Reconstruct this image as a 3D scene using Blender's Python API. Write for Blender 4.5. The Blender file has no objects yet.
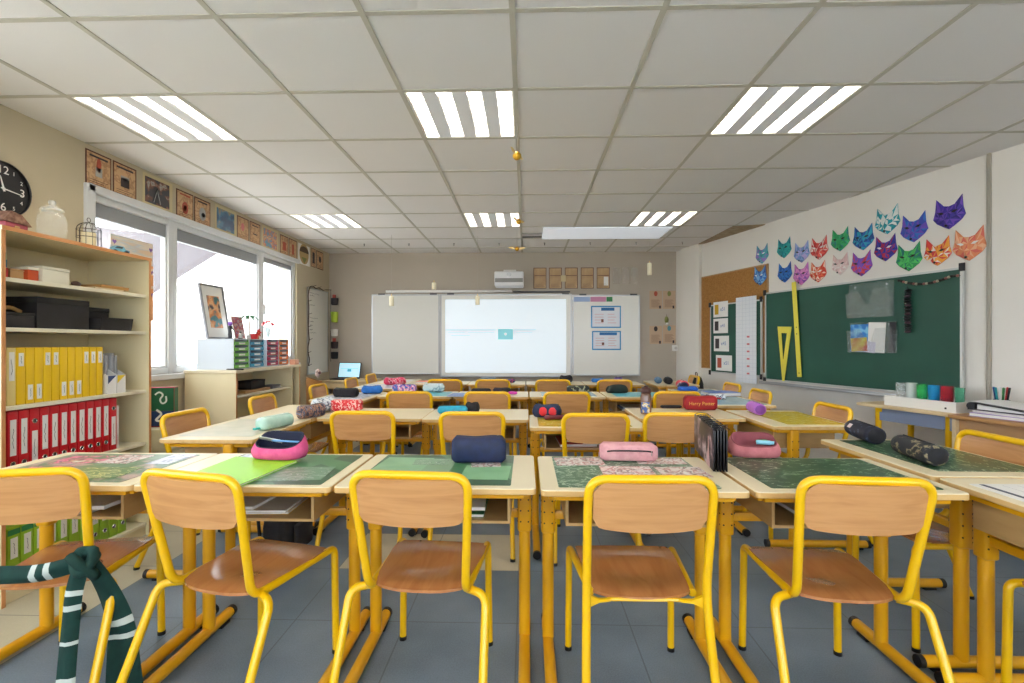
import bpy, bmesh, math, random
from mathutils import Vector, Matrix
random.seed(7)
scene = bpy.context.scene
COL = scene.collection

# ------------------------------------------------------------------ camera
FPX, HORIZON, VPX, EYE = 487.0, 343.0, 526.0, 1.25
YAW = math.atan((VPX - 512.0) / FPX)
cam_data = bpy.data.cameras.new('camera')
cam = bpy.data.objects.new('camera', cam_data)
COL.objects.link(cam)
cam.location = (0, 0, EYE)
cam.rotation_euler = (math.radians(90), 0, YAW)
cam_data.sensor_width = 36.0
cam_data.lens = FPX * 36.0 / 1024.0
cam_data.shift_y = (HORIZON - 341.5) / 1024.0
cam_data.clip_start = 0.02
cam_data.clip_end = 200
scene.camera = cam

# ------------------------------------------------------------------ world, sun, exposure
world = bpy.data.worlds.new('sky')
scene.world = world
world.use_nodes = True
wn = world.node_tree
wn.nodes.clear()
w_out = wn.nodes.new('ShaderNodeOutputWorld')
w_bg = wn.nodes.new('ShaderNodeBackground')
w_bg.inputs['Color'].default_value = (0.86, 0.93, 1.0, 1)
w_bg.inputs['Strength'].default_value = 9.0
wn.links.new(w_bg.outputs[0], w_out.inputs['Surface'])
LAMP = 46.0            # radiance of the ceiling tubes
scene.view_settings.view_transform = 'Standard'
scene.view_settings.look = 'None'
scene.view_settings.gamma = 1.0
scene.view_settings.use_curve_mapping = False
scene.view_settings.exposure = 0.0
try:
    scene.cycles.max_bounces = 10
    scene.cycles.diffuse_bounces = 5
    scene.cycles.transparent_max_bounces = 12
    scene.cycles.caustics_reflective = False
    scene.cycles.caustics_refractive = False
    scene.cycles.sample_clamp_indirect = 6.0
except Exception:
    pass

# ------------------------------------------------------------------ measured room
XL = -2.90            # left wall plane
YB = 7.10             # back wall plane
YF = -1.60            # wall behind the camera
CEIL = 2.57
RW0 = Vector((2.227, 6.9, 0)); RWD = Vector((0.295, -1.0, 0)).normalized()   # right wall runs slanting
RWN = Vector((-RWD.y, RWD.x, 0))                                             # into the wall
R_ANG = math.atan2(RWD.y, RWD.x)

def ray(px, py):
    a, b = (px - 512.0) / FPX, -(py - HORIZON) / FPX
    r = Vector((math.cos(YAW), math.sin(YAW), 0)); f = Vector((-math.sin(YAW), math.cos(YAW), 0))
    return r * a + f + Vector((0, 0, b))
EYEP = Vector((0, 0, EYE))
def at_z(px, py, z):
    d = ray(px, py); return EYEP + d * ((z - EYE) / d.z)
def at_x(px, py, x):
    d = ray(px, py); return EYEP + d * (x / d.x)
def at_y(px, py, y):
    d = ray(px, py); return EYEP + d * (y / d.y)
def on_right(px, py, off=0.0):
    """(distance along right wall, height)"""
    d = ray(px, py); o = RW0 - RWN * off
    t = (o - EYEP).to_2d().dot(RWN.to_2d()) / d.to_2d().dot(RWN.to_2d())
    p = EYEP + d * t
    return (p - RW0).to_2d().dot(RWD.to_2d()), p.z
def right_pt(s, z=0, off=0.0):
    p = RW0 + RWD * s - RWN * off
    return Vector((p.x, p.y, z))
def right_x(y):
    return RW0.x + 0.295 * (RW0.y - y)

# ------------------------------------------------------------------ materials
def C(h):
    h = h.lstrip('#'); v = [int(h[i:i+2], 16) / 255 for i in (0, 2, 4)]
    return tuple(x / 12.92 if x <= 0.04045 else ((x + 0.055) / 1.055) ** 2.4 for x in v) + (1,)
MATS = {}
def mat(name, color='#888888', rough=0.5, metal=0.0, spec=0.5, emit=None, estr=0.0, trans=0.0,
        noise=None, bump=0.0, bscale=60.0, alpha=1.0, coat=0.0, ior=1.45):
    if name in MATS: return MATS[name]
    m = bpy.data.materials.new(name); m.use_nodes = True
    nt = m.node_tree; b = nt.nodes['Principled BSDF']
    b.inputs['Base Color'].default_value = C(color)
    b.inputs['Roughness'].default_value = rough
    b.inputs['Metallic'].default_value = metal
    b.inputs['Specular IOR Level'].default_value = spec
    b.inputs['Coat Weight'].default_value = coat
    b.inputs['Coat Roughness'].default_value = 0.08
    b.inputs['IOR'].default_value = ior
    if trans: b.inputs['Transmission Weight'].default_value = trans
    if alpha < 1: b.inputs['Alpha'].default_value = alpha
    if emit:
        b.inputs['Emission Color'].default_value = C(emit); b.inputs['Emission Strength'].default_value = estr
    if noise or bump:
        tc = nt.nodes.new('ShaderNodeTexCoord'); n = nt.nodes.new('ShaderNodeTexNoise')
        n.inputs['Scale'].default_value = noise[1] if noise else bscale
        n.inputs['Detail'].default_value = 4
        nt.links.new(tc.outputs['Object'], n.inputs['Vector'])
        if noise:
            r = nt.nodes.new('ShaderNodeValToRGB')
            r.color_ramp.elements[0].position = 0.35; r.color_ramp.elements[1].position = 0.65
            r.color_ramp.elements[0].color = C(color); r.color_ramp.elements[1].color = C(noise[0])
            nt.links.new(n.outputs['Fac'], r.inputs['Fac']); nt.links.new(r.outputs['Color'], b.inputs['Base Color'])
        if bump:
            n2 = nt.nodes.new('ShaderNodeTexNoise'); n2.inputs['Scale'].default_value = bscale
            nt.links.new(tc.outputs['Object'], n2.inputs['Vector'])
            bp = nt.nodes.new('ShaderNodeBump'); bp.inputs['Strength'].default_value = bump
            bp.inputs['Distance'].default_value = 0.002
            nt.links.new(n2.outputs['Fac'], bp.inputs['Height']); nt.links.new(bp.outputs['Normal'], b.inputs['Normal'])
    MATS[name] = m
    return m
def ramp_mat(name, stops, kind='noise', scale=(4, 4, 4), tscale=1.0, detail=4, rough=0.5, spec=0.5, distort=0.0,
             constant=False, coat=0.0, bump=0.0, rand=False):
    """procedural pattern: texture through a colour ramp, in the object's own coordinates"""
    if name in MATS: return MATS[name]
    m = bpy.data.materials.new(name); m.use_nodes = True
    nt = m.node_tree; b = nt.nodes['Principled BSDF']
    b.inputs['Roughness'].default_value = rough; b.inputs['Specular IOR Level'].default_value = spec
    b.inputs['Coat Weight'].default_value = coat; b.inputs['Coat Roughness'].default_value = 0.1
    tc = nt.nodes.new('ShaderNodeTexCoord'); mp = nt.nodes.new('ShaderNodeMapping')
    mp.inputs['Scale'].default_value = scale
    nt.links.new(tc.outputs['Object'], mp.inputs['Vector'])
    if rand:
        oi = nt.nodes.new('ShaderNodeObjectInfo'); ml = nt.nodes.new('ShaderNodeMath'); ml.operation = 'MULTIPLY'
        ml.inputs[1].default_value = 37.0
        nt.links.new(oi.outputs['Random'], ml.inputs[0]); nt.links.new(ml.outputs[0], mp.inputs['Location'])
    if kind == 'noise':
        t = nt.nodes.new('ShaderNodeTexNoise'); t.inputs['Scale'].default_value = tscale; t.inputs['Detail'].default_value = detail
        t.inputs['Distortion'].default_value = distort; out = t.outputs['Fac']
    elif kind == 'voronoi':
        t = nt.nodes.new('ShaderNodeTexVoronoi'); t.inputs['Scale'].default_value = tscale
        sp = nt.nodes.new('ShaderNodeSeparateColor'); nt.links.new(t.outputs['Color'], sp.inputs[0]); out = sp.outputs[0]
    elif kind == 'dots':
        t = nt.nodes.new('ShaderNodeTexVoronoi'); t.inputs['Scale'].default_value = tscale; out = t.outputs['Distance']
    else:
        t = nt.nodes.new('ShaderNodeTexWave'); t.inputs['Scale'].default_value = tscale; t.inputs['Distortion'].default_value = distort
        t.inputs['Detail'].default_value = detail; out = t.outputs['Fac']
    nt.links.new(mp.outputs[0], t.inputs['Vector'])
    r = nt.nodes.new('ShaderNodeValToRGB')
    if constant: r.color_ramp.interpolation = 'CONSTANT'
    els = r.color_ramp.elements
    while len(els) < len(stops): els.new(0.5)
    for e, (p, c) in zip(els, stops): e.position = p; e.color = C(c)
    nt.links.new(out, r.inputs['Fac']); nt.links.new(r.outputs['Color'], b.inputs['Base Color'])
    if bump:
        bp = nt.nodes.new('ShaderNodeBump'); bp.inputs['Strength'].default_value = bump; bp.inputs['Distance'].default_value = 0.001
        nt.links.new(out, bp.inputs['Height']); nt.links.new(bp.outputs['Normal'], b.inputs['Normal'])
    MATS[name] = m
    return m

# ------------------------------------------------------------------ mesh builder
def rot_frame(d):
    d = d.normalized()
    up = Vector((0, 0, 1)) if abs(d.z) < 0.95 else Vector((1, 0, 0))
    x = d.cross(up).normalized(); return x, x.cross(d).normalized()
def fillet(pts, r, n=5):
    pts = [Vector(p) for p in pts]; out = [pts[0]]
    rs = r if isinstance(r, (list, tuple)) else [r] * (len(pts) - 2)
    for i in range(1, len(pts) - 1):
        a, p, b = pts[i-1], pts[i], pts[i+1]
        ra = min(rs[i-1], (a - p).length * 0.49, (b - p).length * 0.49)
        if ra < 1e-5: out.append(p); continue
        s, e = p + (a - p).normalized() * ra, p + (b - p).normalized() * ra
        for k in range(n + 1):
            t = k / n; out.append(s * (1-t)**2 + p * 2*t*(1-t) + e * t*t)
    out.append(pts[-1]); return out
class MB:
    def __init__(s): s.bm = bmesh.new()
    def _m(s, faces, mi):
        for f in faces: f.material_index = mi
    def box(s, a, b, bev=0.0, mi=0, seg=2, M=None):
        x0, y0, z0 = [min(a[i], b[i]) for i in range(3)]; x1, y1, z1 = [max(a[i], b[i]) for i in range(3)]
        vs = [s.bm.verts.new(v) for v in ((x0,y0,z0),(x1,y0,z0),(x1,y1,z0),(x0,y1,z0),(x0,y0,z1),(x1,y0,z1),(x1,y1,z1),(x0,y1,z1))]
        fs = [s.bm.faces.new([vs[i] for i in q]) for q in ((3,2,1,0),(4,5,6,7),(0,1,5,4),(1,2,6,5),(2,3,7,6),(3,0,4,7))]
        s._m(fs, mi)
        if bev > 0:
            es = {e for f in fs for e in f.edges}
            r = bmesh.ops.bevel(s.bm, geom=list(es), offset=min(bev, 0.49*min(x1-x0, y1-y0, z1-z0)), segments=seg, affect='EDGES', profile=0.5)
            vs = list({v for f in r['faces'] for v in f.verts} | {v for v in vs if v.is_valid})
            s._m(r['faces'], mi)
        if M is not None:
            for v in {v for v in vs if v.is_valid}: v.co = M @ v.co
        return s
    def loft(s, rings, cap=True, mi=0, closed=False):
        R = [[s.bm.verts.new(p) for p in ring] for ring in rings]; n = len(R[0]); fs = []
        pairs = list(zip(R, R[1:])) + ([(R[-1], R[0])] if closed else [])
        for a, b in pairs:
            for i in range(n):
                j = (i + 1) % n
                try: fs.append(s.bm.faces.new((a[i], a[j], b[j], b[i])))
                except ValueError: pass
        if cap and not closed:
            fs.append(s.bm.faces.new(list(reversed(R[0])))); fs.append(s.bm.faces.new(R[-1]))
        s._m(fs, mi); return s
    def tube(s, pts, r, n=10, mi=0, cap=True, closed=False):
        pts = [Vector(p) for p in pts]
        P = [pts[0]]
        for p in pts[1:]:
            if (p - P[-1]).length > 1e-5: P.append(p)
        pts = P; rings = []; L = len(pts)
        t0 = (pts[1] - pts[0]).normalized(); x, y = rot_frame(t0); prev = t0
        for i, p in enumerate(pts):
            if closed: t = (pts[(i+1) % L] - pts[i-1]).normalized()
            else: t = ((pts[min(i+1, L-1)] - pts[max(i-1, 0)])).normalized()
            q = prev.rotation_difference(t); x = q @ x; y = q @ y; prev = t
            rr = r[i] if isinstance(r, (list, tuple)) else r
            rings.append([p + x * math.cos(2*math.pi*k/n) * rr + y * math.sin(2*math.pi*k/n) * rr for k in range(n)])
        return s.loft(rings, cap=cap, mi=mi, closed=closed)
    def lathe(s, prof, c=(0,0,0), n=20, mi=0, axis='z', cap=True, sx=1.0, sy=1.0):
        rings = []
        for r, h in prof:
            ring = []
            for k in range(n):
                a = 2*math.pi*k/n; u, v = r*math.cos(a)*sx, r*math.sin(a)*sy
                p = {'z': (u, v, h), 'x': (h, u, v), 'y': (v, h, u)}[axis]
                ring.append(Vector(p) + Vector(c))
            rings.append(ring)
        return s.loft(rings, cap=cap, mi=mi)
    def prism(s, poly, t0, t1, plane='xz', mi=0, M=None):
        """poly in plane, extruded between t0 and t1 along the third axis"""
        f = {'xz': lambda u, v, t: (u, t, v), 'xy': lambda u, v, t: (u, v, t), 'yz': lambda u, v, t: (t, u, v)}[plane]
        rings = [[Vector(f(u, v, t)) for u, v in poly] for t in (t0, t1)]
        if M is not None: rings = [[M @ p for p in r] for r in rings]
        return s.loft(rings, mi=mi)
    def ball(s, c, r, n=12, mi=0, sc=(1,1,1)):
        m = max(4, n // 2); prof = [(max(1e-4, math.sin(math.pi*k/m)), -math.cos(math.pi*k/m)) for k in range(m+1)]
        rings = [[Vector((rr*math.cos(2*math.pi*k/n)*r*sc[0], rr*math.sin(2*math.pi*k/n)*r*sc[1], h*r*sc[2])) + Vector(c) for k in range(n)] for rr, h in prof]
        return s.loft(rings, mi=mi)
    def build(s, name, mats, parent=None, smooth=40):
        bmesh.ops.remove_doubles(s.bm, verts=s.bm.verts, dist=1e-6)
        bmesh.ops.recalc_face_normals(s.bm, faces=s.bm.faces)
        me = bpy.data.meshes.new(name)
        for f in s.bm.faces: f.smooth = bool(smooth)
        if smooth:
            lim = math.radians(smooth)
            for e in s.bm.edges:
                if len(e.link_faces) == 2: e.smooth = e.calc_face_angle(3.0) < lim
        s.bm.to_mesh(me); s.bm.free()
        for m in (mats if isinstance(mats, (list, tuple)) else [mats]): me.materials.append(m)
        o = bpy.data.objects.new(name, me); COL.objects.link(o)
        if parent is not None: o.parent = parent
        return o
def tag(o, label=None, cat=None, group=None, kind=None):
    if label: o['label'] = label
    if cat: o['category'] = cat
    if group: o['group'] = group
    if kind: o['kind'] = kind
    return o
def empty(name, loc=(0,0,0), rz=0.0, label=None, cat=None, group=None):
    o = bpy.data.objects.new(name, None); COL.objects.link(o); o.location = loc; o.rotation_euler = (0, 0, rz)
    o.empty_display_size = 0.05
    return tag(o, label, cat, group)
def put(o, loc, rz=0.0, rx=0.0, ry=0.0):
    o.location = loc; o.rotation_euler = (rx, ry, rz); return o
KIDS = {}
def copy_tree(o, parent=None):
    c = o.copy(); COL.objects.link(c)
    c.parent = parent
    for ch in [k for k in bpy.data.objects if k.parent == o]: copy_tree(ch, c)
    return c
def struct(o): o['kind'] = 'structure'; return o
def text_mesh(name, s, size, m, parent=None, depth=0.0008, align='CENTER'):
    """lettering lying in its local xz plane, facing -y"""
    cu = bpy.data.curves.new(name, 'FONT'); cu.body = s; cu.size = size; cu.extrude = depth; cu.align_x = align; cu.align_y = 'CENTER'
    t = bpy.data.objects.new(name + '_tmp', cu); COL.objects.link(t)
    dg = bpy.context.evaluated_depsgraph_get(); me = bpy.data.meshes.new_from_object(t.evaluated_get(dg))
    bpy.data.objects.remove(t)
    me.transform(Matrix.Rotation(math.radians(90), 4, 'X'))
    me.materials.clear(); me.materials.append(m); me.name = name
    o = bpy.data.objects.new(name, me); COL.objects.link(o)
    if parent is not None: o.parent = parent
    return o

# palette
M_cream = mat('cream_laminate', '#e6d8b4', rough=0.33, noise=('#e9dcbb', 3.0))
M_edge = ramp_mat('beech_edge', [(0.3, '#cda463'), (0.7, '#dab77c')], scale=(3, 30, 30), rough=0.5)
M_ply = ramp_mat('beech_plywood', [(0.25, '#b57f4b'), (0.55, '#c8945f'), (0.8, '#bb8650')], scale=(1.2, 9, 16), tscale=2.4, rough=0.34, distort=0.6, rand=True)
M_seat = ramp_mat('beech_seat', [(0.25, '#a4683a'), (0.55, '#b97c49'), (0.8, '#ad7041')], scale=(9, 1.2, 9), tscale=2.4, rough=0.2, distort=0.6, coat=1.0, rand=True)
M_seat.node_tree.nodes['Principled BSDF'].inputs['Coat Roughness'].default_value = 0.2
M_cyel = mat('yellow_chair_paint', '#eab808', rough=0.28, coat=0.3)
M_dyel = mat('amber_desk_paint', '#dca010', rough=0.33, coat=0.2)
M_black = mat('black_plastic', '#15151a', rough=0.45)
M_dark = mat('dark_void', '#2c2824', rough=0.8)
M_lightwood = ramp_mat('pale_beech_board', [(0.3, '#cdb48a'), (0.7, '#d9c39c')], scale=(4, 4, 22), rough=0.45)
M_boxwood = ramp_mat('tan_box_board', [(0.3, '#a78552'), (0.7, '#b99763')], scale=(4, 4, 22), rough=0.5)
M_orangeedge = mat('orange_beech_edging', '#c98a55', rough=0.5, noise=('#d09462', 8))
M_white = mat('white_plastic', '#e4e3df', rough=0.4)
M_paper = mat('white_paper', '#e9e8e4', rough=0.7)
M_alu = mat('aluminium_trim', '#b9babb', rough=0.35, metal=0.6)
M_ink = mat('dark_ink', '#2b2b33', rough=0.7)

# ================================================================== the setting
M_wall_l = mat('beige_wall_paint', '#b9ad93', rough=0.85, noise=('#bfb399', 1.5), bump=0.15, bscale=120)
M_wall_b = mat('taupe_wall_paint', '#b0a698', rough=0.85, noise=('#b6ac9e', 1.2), bump=0.15, bscale=120)
M_wall_r = mat('off_white_wall_paint', '#e3ded5', rough=0.8, noise=('#e8e3db', 1.2), bump=0.2, bscale=90)
M_tile = mat('mineral_ceiling_tile', '#e2dfdc', rough=0.95, noise=('#e5e2df', 1.0), bump=0.5, bscale=260)
M_tbar = mat('ceiling_grid_paint', '#bdb8aa', rough=0.6)
M_frame = mat('window_frame_pvc', '#d9dadb', rough=0.35)
M_glass = mat('clear_glass', '#ffffff', rough=0.0, alpha=0.12, spec=0.5)
M_shutter = mat('grey_shutter_box', '#8e9093', rough=0.6)

def floor_mat():
    m = bpy.data.materials.new('vinyl_floor_tiles'); m.use_nodes = True
    nt = m.node_tree; b = nt.nodes['Principled BSDF']; N = nt.nodes.new; L = nt.links.new
    tc = N('ShaderNodeTexCoord'); sep = N('ShaderNodeSeparateXYZ'); L(tc.outputs['Object'], sep.inputs[0])
    def mth(op, a, bb=None, c=None):
        n = N('ShaderNodeMath'); n.operation = op
        for i, v in enumerate((a, bb, c)):
            if v is None: continue
            if isinstance(v, (int, float)): n.inputs[i].default_value = v
            else: L(v, n.inputs[i])
        return n.outputs[0]
    gx = mth('DIVIDE', mth('ADD', sep.outputs[0], 0.04), 0.5); gy = mth('DIVIDE', mth('ADD', sep.outputs[1], -0.17), 0.5)
    fx, fy = mth('FRACT', gx), mth('FRACT', gy)
    ix, iy = mth('FLOOR', gx), mth('FLOOR', gy)
    e = 0.006
    seam = mth('MAXIMUM', mth('MAXIMUM', mth('LESS_THAN', fx, e), mth('GREATER_THAN', fx, 1-e)), mth('MAXIMUM', mth('LESS_THAN', fy, e), mth('GREATER_THAN', fy, 1-e)))
    # cream tiles: a strip by the bookcase, a pair of tiles in the middle, a zone at the right
    def rng(v, lo, hi): return mth('MULTIPLY', mth('GREATER_THAN', v, lo-0.5), mth('LESS_THAN', v, hi+0.5))
    left = mth('LESS_THAN', ix, -4.5+0.0)
    mid = mth('MULTIPLY', rng(ix, -2, -1), rng(iy, 5, 5))
    mid2 = mth('MULTIPLY', rng(ix, 0, 1), rng(iy, 8, 8))
    crm = mth('MAXIMUM', left, mth('MAXIMUM', mid, mid2))
    n1 = N('ShaderNodeTexNoise'); n1.inputs['Scale'].default_value = 2.2; n1.inputs['Detail'].default_value = 6; L(tc.outputs['Object'], n1.inputs['Vector'])
    n2 = N('ShaderNodeTexNoise'); n2.inputs['Scale'].default_value = 180; n2.inputs['Detail'].default_value = 2; L(tc.outputs['Object'], n2.inputs['Vector'])
    nn = mth('ADD', mth('MULTIPLY', n1.outputs['Fac'], 0.65), mth('MULTIPLY', n2.outputs['Fac'], 0.35))
    def ramp(c1, c2):
        r = N('ShaderNodeValToRGB'); r.color_ramp.elements[0].position = 0.38; r.color_ramp.elements[1].position = 0.62
        r.color_ramp.elements[0].color = C(c1); r.color_ramp.elements[1].color = C(c2); L(nn, r.inputs['Fac']); return r.outputs['Color']
    blue, cream = ramp('#5b6b79', '#758594'), ramp('#b3ac96', '#c4bda8')
    mx = N('ShaderNodeMix'); mx.data_type = 'RGBA'; L(crm, mx.inputs['Factor']); L(blue, mx.inputs['A']); L(cream, mx.inputs['B'])
    mx2 = N('ShaderNodeMix'); mx2.data_type = 'RGBA'; L(mth('MULTIPLY', seam, 0.55), mx2.inputs['Factor']); L(mx.outputs['Result'], mx2.inputs['A']); mx2.inputs['B'].default_value = C('#3f464c')
    L(mx2.outputs['Result'], b.inputs['Base Color'])
    b.inputs['Roughness'].default_value = 0.38; b.inputs['Specular IOR Level'].default_value = 0.45
    return m
struct(MB().box((-3.1, YF-0.2, -0.1), (5.6, YB+0.2, 0)).build('floor', floor_mat(), smooth=0))

# ceiling: one panel per grid cell, cells of the lamps left open
GX0, GY0, G = -0.055, 1.93, 0.6
lamps = [(-4, r) for r in (-3, 1, 5)] + [(-1, r) for r in (-3, 1, 5)] + [(2, r) for r in (-3, 1, 5)]  # the row nearest the front wall is unseen, added to brighten the room
c_ = MB()
for i in range(-5, 8):
    for j in range(-6, 9):
        if (i, j) in lamps: continue
        x0, y0 = GX0+G*i, GY0+G*j
        c_.box((x0, y0, CEIL), (x0+G, y0+G, CEIL+0.02))
ceil = struct(c_.build('ceiling', M_tile, smooth=0))
g_ = MB()
for i in range(-5, 9):
    x = GX0+G*i; g_.box((x-0.012, GY0-6*G, CEIL-0.004), (x+0.012, YB, CEIL+0.03))
for j in range(-6, 10):
    y = GY0+G*j
    if y > YB: continue
    g_.box((-2.9, y-0.012, CEIL-0.0035), (4.6, y+0.012, CEIL+0.03))
g_.build('ceiling_grid', M_tbar, ceil, smooth=0)

T = 0.25
def wyx(px, x=XL): return at_x(px, 300, x).y
wl = MB()
WY0, WY1, WZ0, WZ1 = wyx(93), wyx(297), 1.0, 2.265
WM1, WM2 = wyx(176), wyx(263.5)
BY0, BY1 = -1.3, 2.0          # unseen second window bay added beside and behind the camera to brighten the room
wl.box((XL-T, YF-0.2, 0), (XL, BY0, CEIL+0.1)); wl.box((XL-T, BY1, 0), (XL, WY0, CEIL+0.1)); wl.box((XL-T, BY0, 0), (XL, BY1, WZ0)); wl.box((XL-T, BY0, WZ1), (XL, BY1, CEIL+0.1)); wl.box((XL-T, WY1, 0), (XL, YB+0.2, CEIL+0.1))
wl.box((XL-T, WY0, 0), (XL, WY1, WZ0)); wl.box((XL-T, WY0, WZ1), (XL, WY1, CEIL+0.1))
struct(wl.build('wall_left', M_wall_l, smooth=0))
struct(MB().box((XL, YB, 0), (2.6, YB+0.2, CEIL+0.1)).build('wall_back', M_wall_b, smooth=0))
wf = MB(); wf.box((XL, YF-0.2, 0), (5.4, YF, 0.9)); wf.box((XL, YF-0.2, 2.4), (5.4, YF, CEIL+0.1))
for a_, b_ in ((XL, -2.3), (0.5, 0.8), (3.6, 5.4)): wf.box((a_, YF-0.2, 0.9), (b_, YF, 2.4))  # openings for the added windows out of view
struct(wf.build('wall_front', M_wall_r, smooth=0))
wr = MB().box((-0.35, 0.0, 0), (9.2, 0.2, CEIL+0.1)).build('wall_right', M_wall_r, smooth=0)
put(wr, right_pt(0), R_ANG); struct(wr)
s702 = on_right(702, 300)[0]; s990, _ = on_right(990, 300)
t = MB().box((-0.02, -0.05, 0), (s702, 0, CEIL), 0.004).build('trim_1', M_wall_r, smooth=0); put(t, right_pt(0), R_ANG); struct(t)
t = MB().box((s990-0.012, -0.018, 0), (s990+0.012, 0, CEIL), 0.004).build('trim_2', mat('grey_cable_duct', '#a39c8f', rough=0.6), smooth=0); put(t, right_pt(0), R_ANG); struct(t)
t = MB().box((s990-0.10, -0.004, 0), (s990-0.02, 0, CEIL), 0.001).build('trim_3', M_wall_r, smooth=0); put(t, right_pt(0), R_ANG); struct(t)
t = MB().box((1.0, -0.012, 0), (8.6, 0, 0.09), 0.003).build('baseboard_right', M_white, smooth=0); put(t, right_pt(0), R_ANG); struct(t)
struct(MB().box((XL, YB-0.012, 0), (2.1, YB, 0.09), 0.003).build('baseboard_back', M_white, smooth=0))
struct(MB().box((XL, YF, 0), (XL+0.012, YB-0.013, 0.09), 0.003).build('baseboard_left', M_white, smooth=0))
# battered brown packing between the last ceiling tiles and the slanting wall
pts = [at_z(697, 244.5, CEIL-0.004), at_z(733, 226, CEIL-0.004), at_z(768, 224, CEIL-0.004), at_z(715, 241, CEIL-0.004)]
struct(MB().prism([(p.x, p.y) for p in pts], CEIL-0.012, CEIL-0.004, plane='xy').build('trim_4', mat('raw_chipboard', '#a8977c', rough=0.9, noise=('#8d7a5c', 14)), smooth=0))
# window sill board and head casing
struct(MB().box((XL-0.02, WY0-0.05, 0.955), (XL+0.03, WY1+0.04, 1.0), 0.006).build('trim_5', M_frame, smooth=0))
struct(MB().box((XL-0.02, WY0-0.05, WZ1-0.005), (XL+0.022, WY1+0.04, WZ1+0.045), 0.005).build('trim_6', M_frame, smooth=0))
struct(MB().box((XL-0.02, WY0-0.07, 1.0), (XL+0.022, WY0, WZ1+0.04), 0.005).build('trim_7', M_frame, smooth=0))

def window(n, y0, y1, inner):
    w = empty('window_%d' % n, (XL-0.06, y0, WZ0)); struct(w)
    W, H = y1-y0, WZ1-WZ0
    f = MB(); a = 0.05
    f.box((-0.035, 0, 0), (0.035, a, H), 0.004); f.box((-0.035, W-a, 0), (0.035, W, H), 0.004)
    f.box((-0.034, a, 0), (0.034, W-a, a), 0.004); f.box((-0.034, a, H-a), (0.034, W-a, H), 0.004)
    f.build('window_frame', M_frame, w)
    h = 0.10 if n < 3 else 0.05
    MB().box((-0.03, a+0.002, H-a-h), (0.012, W-a-0.002, H-a-0.001)).build('shutter_box', M_shutter, w, smooth=0)
    s = MB(); b = 0.035 if inner else 0.015
    z1 = H-a-h-0.002
    s.box((-0.02, a+0.002, a+0.002), (0.02, a+b, z1), 0.003); s.box((-0.02, W-a-b, a+0.002), (0.02, W-a-0.002, z1), 0.003)
    s.box((-0.019, a+b, a+0.002), (0.019, W-a-b, a+b), 0.003)
    s.build('sash', M_frame, w)
    MB().box((-0.003, a+b, a+b), (0.003, W-a-b, z1)).build('pane', M_glass, w, smooth=0)
    if inner: MB().box((0.02, a+0.012, H*0.45), (0.05, a+0.027, H*0.45+0.11), 0.005).build('window_handle', M_white, w)
window(1, WY0, WM1, False); window(2, WM1, WM2, False); window(3, WM2, WY1, True)
window(4, BY0, 0.35, False); window(5, 0.35, BY1, False)  # panes of the added, unseen bay that lets in extra daylight
for n_, a_, b_ in ((6, -2.3, 0.5), (7, 0.8, 3.6)):  # unseen front windows, added for more daylight in the room
    w = empty('window_%d' % n_, (a_, YF-0.1, 0.9)); struct(w); f = MB(); W_0 = b_-a_
    for x0, x1 in ((0, 0.05), (W_0/2-0.04, W_0/2+0.04), (W_0-0.05, W_0)): f.box((x0, -0.035, 0), (x1, 0.035, 1.5), 0.004)
    f.box((0.05, -0.034, 0), (W_0/2-0.04, 0.034, 0.05)); f.box((W_0/2+0.04, -0.034, 0), (W_0-0.05, 0.034, 0.05)); f.box((0.05, -0.034, 1.45), (W_0/2-0.04, 0.034, 1.5)); f.box((W_0/2+0.04, -0.034, 1.45), (W_0-0.05, 0.034, 1.5))
    f.build('window_frame', M_frame, w); MB().box((0.05, -0.003, 0.05), (W_0/2-0.04, 0.003, 1.45)).build('pane', M_glass, w, smooth=0); MB().box((W_0/2+0.04, -0.003, 0.05), (W_0-0.05, 0.003, 1.45)).build('pane', M_glass, w, smooth=0)

# ------------------------------------------------------------------ outside the windows
struct(MB().box((-60, -60, -0.3), (60, 60, -0.12)).build('ground', mat('pale_bounce_ground', '#dcd9d2', rough=0.9, noise=('#e6e3dc', 2)), smooth=0))  # kept near white to bounce daylight up onto the ceiling
M_render = mat('white_house_render', '#f1ede6', rough=0.9, noise=('#e9e4da', 1.5))
M_roof = ramp_mat('weathered_roof_tiles', [(0.2, '#40393d'), (0.5, '#4f474b'), (0.8, '#3a3438')], kind='wave', scale=(1, 1, 1), tscale=3.0, distort=1.5, rough=0.85, bump=0.6)
hb = empty('neighbouring_house', (-9, 12, 0), 0, 'white rendered house with a weathered tiled roof outside the windows', 'house')
O_ = Vector((-9, 12, 0)); ap, ev, rg = at_y(224, 250, 10.5), at_y(60, 352, 15.0), at_y(60, 226, 19.0)
ap2, ev2 = Vector(ap), Vector(ev); th_ = Vector((-0.4, 0.5, 0)); up_ = Vector((0, 0, 0.16))
gz = lambda p: Vector((p.x, p.y, -0.1))
q0 = [ap2 - up_, ev2 - up_, gz(ev2), gz(ap2)]
MB().loft([[p - O_ for p in q0], [p + th_ - O_ for p in q0]]).build('gable_wall', M_render, hb, smooth=0)
MB().loft([[p - O_ for p in (ap, ev, rg)], [p + up_ - O_ for p in (ap, ev, rg)]]).build('tiled_roof', M_roof, hb, smooth=0)
sw = at_y(258, 258, 15.0); q1 = [ap2 - up_, Vector((sw.x, sw.y, ap2.z - 0.16)), gz(sw), gz(ap2)]
MB().loft([[p + Vector((0.02, 0.0, 0)) - O_ for p in q1], [p + Vector((-0.3, 0.3, 0)) - O_ for p in q1]]).build('side_wall', M_render, hb, smooth=0)
nb = empty('outbuilding', (-6.3, 16.6, 0), 0, 'pale banded outbuilding seen through the narrow last window pane', 'building')
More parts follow.
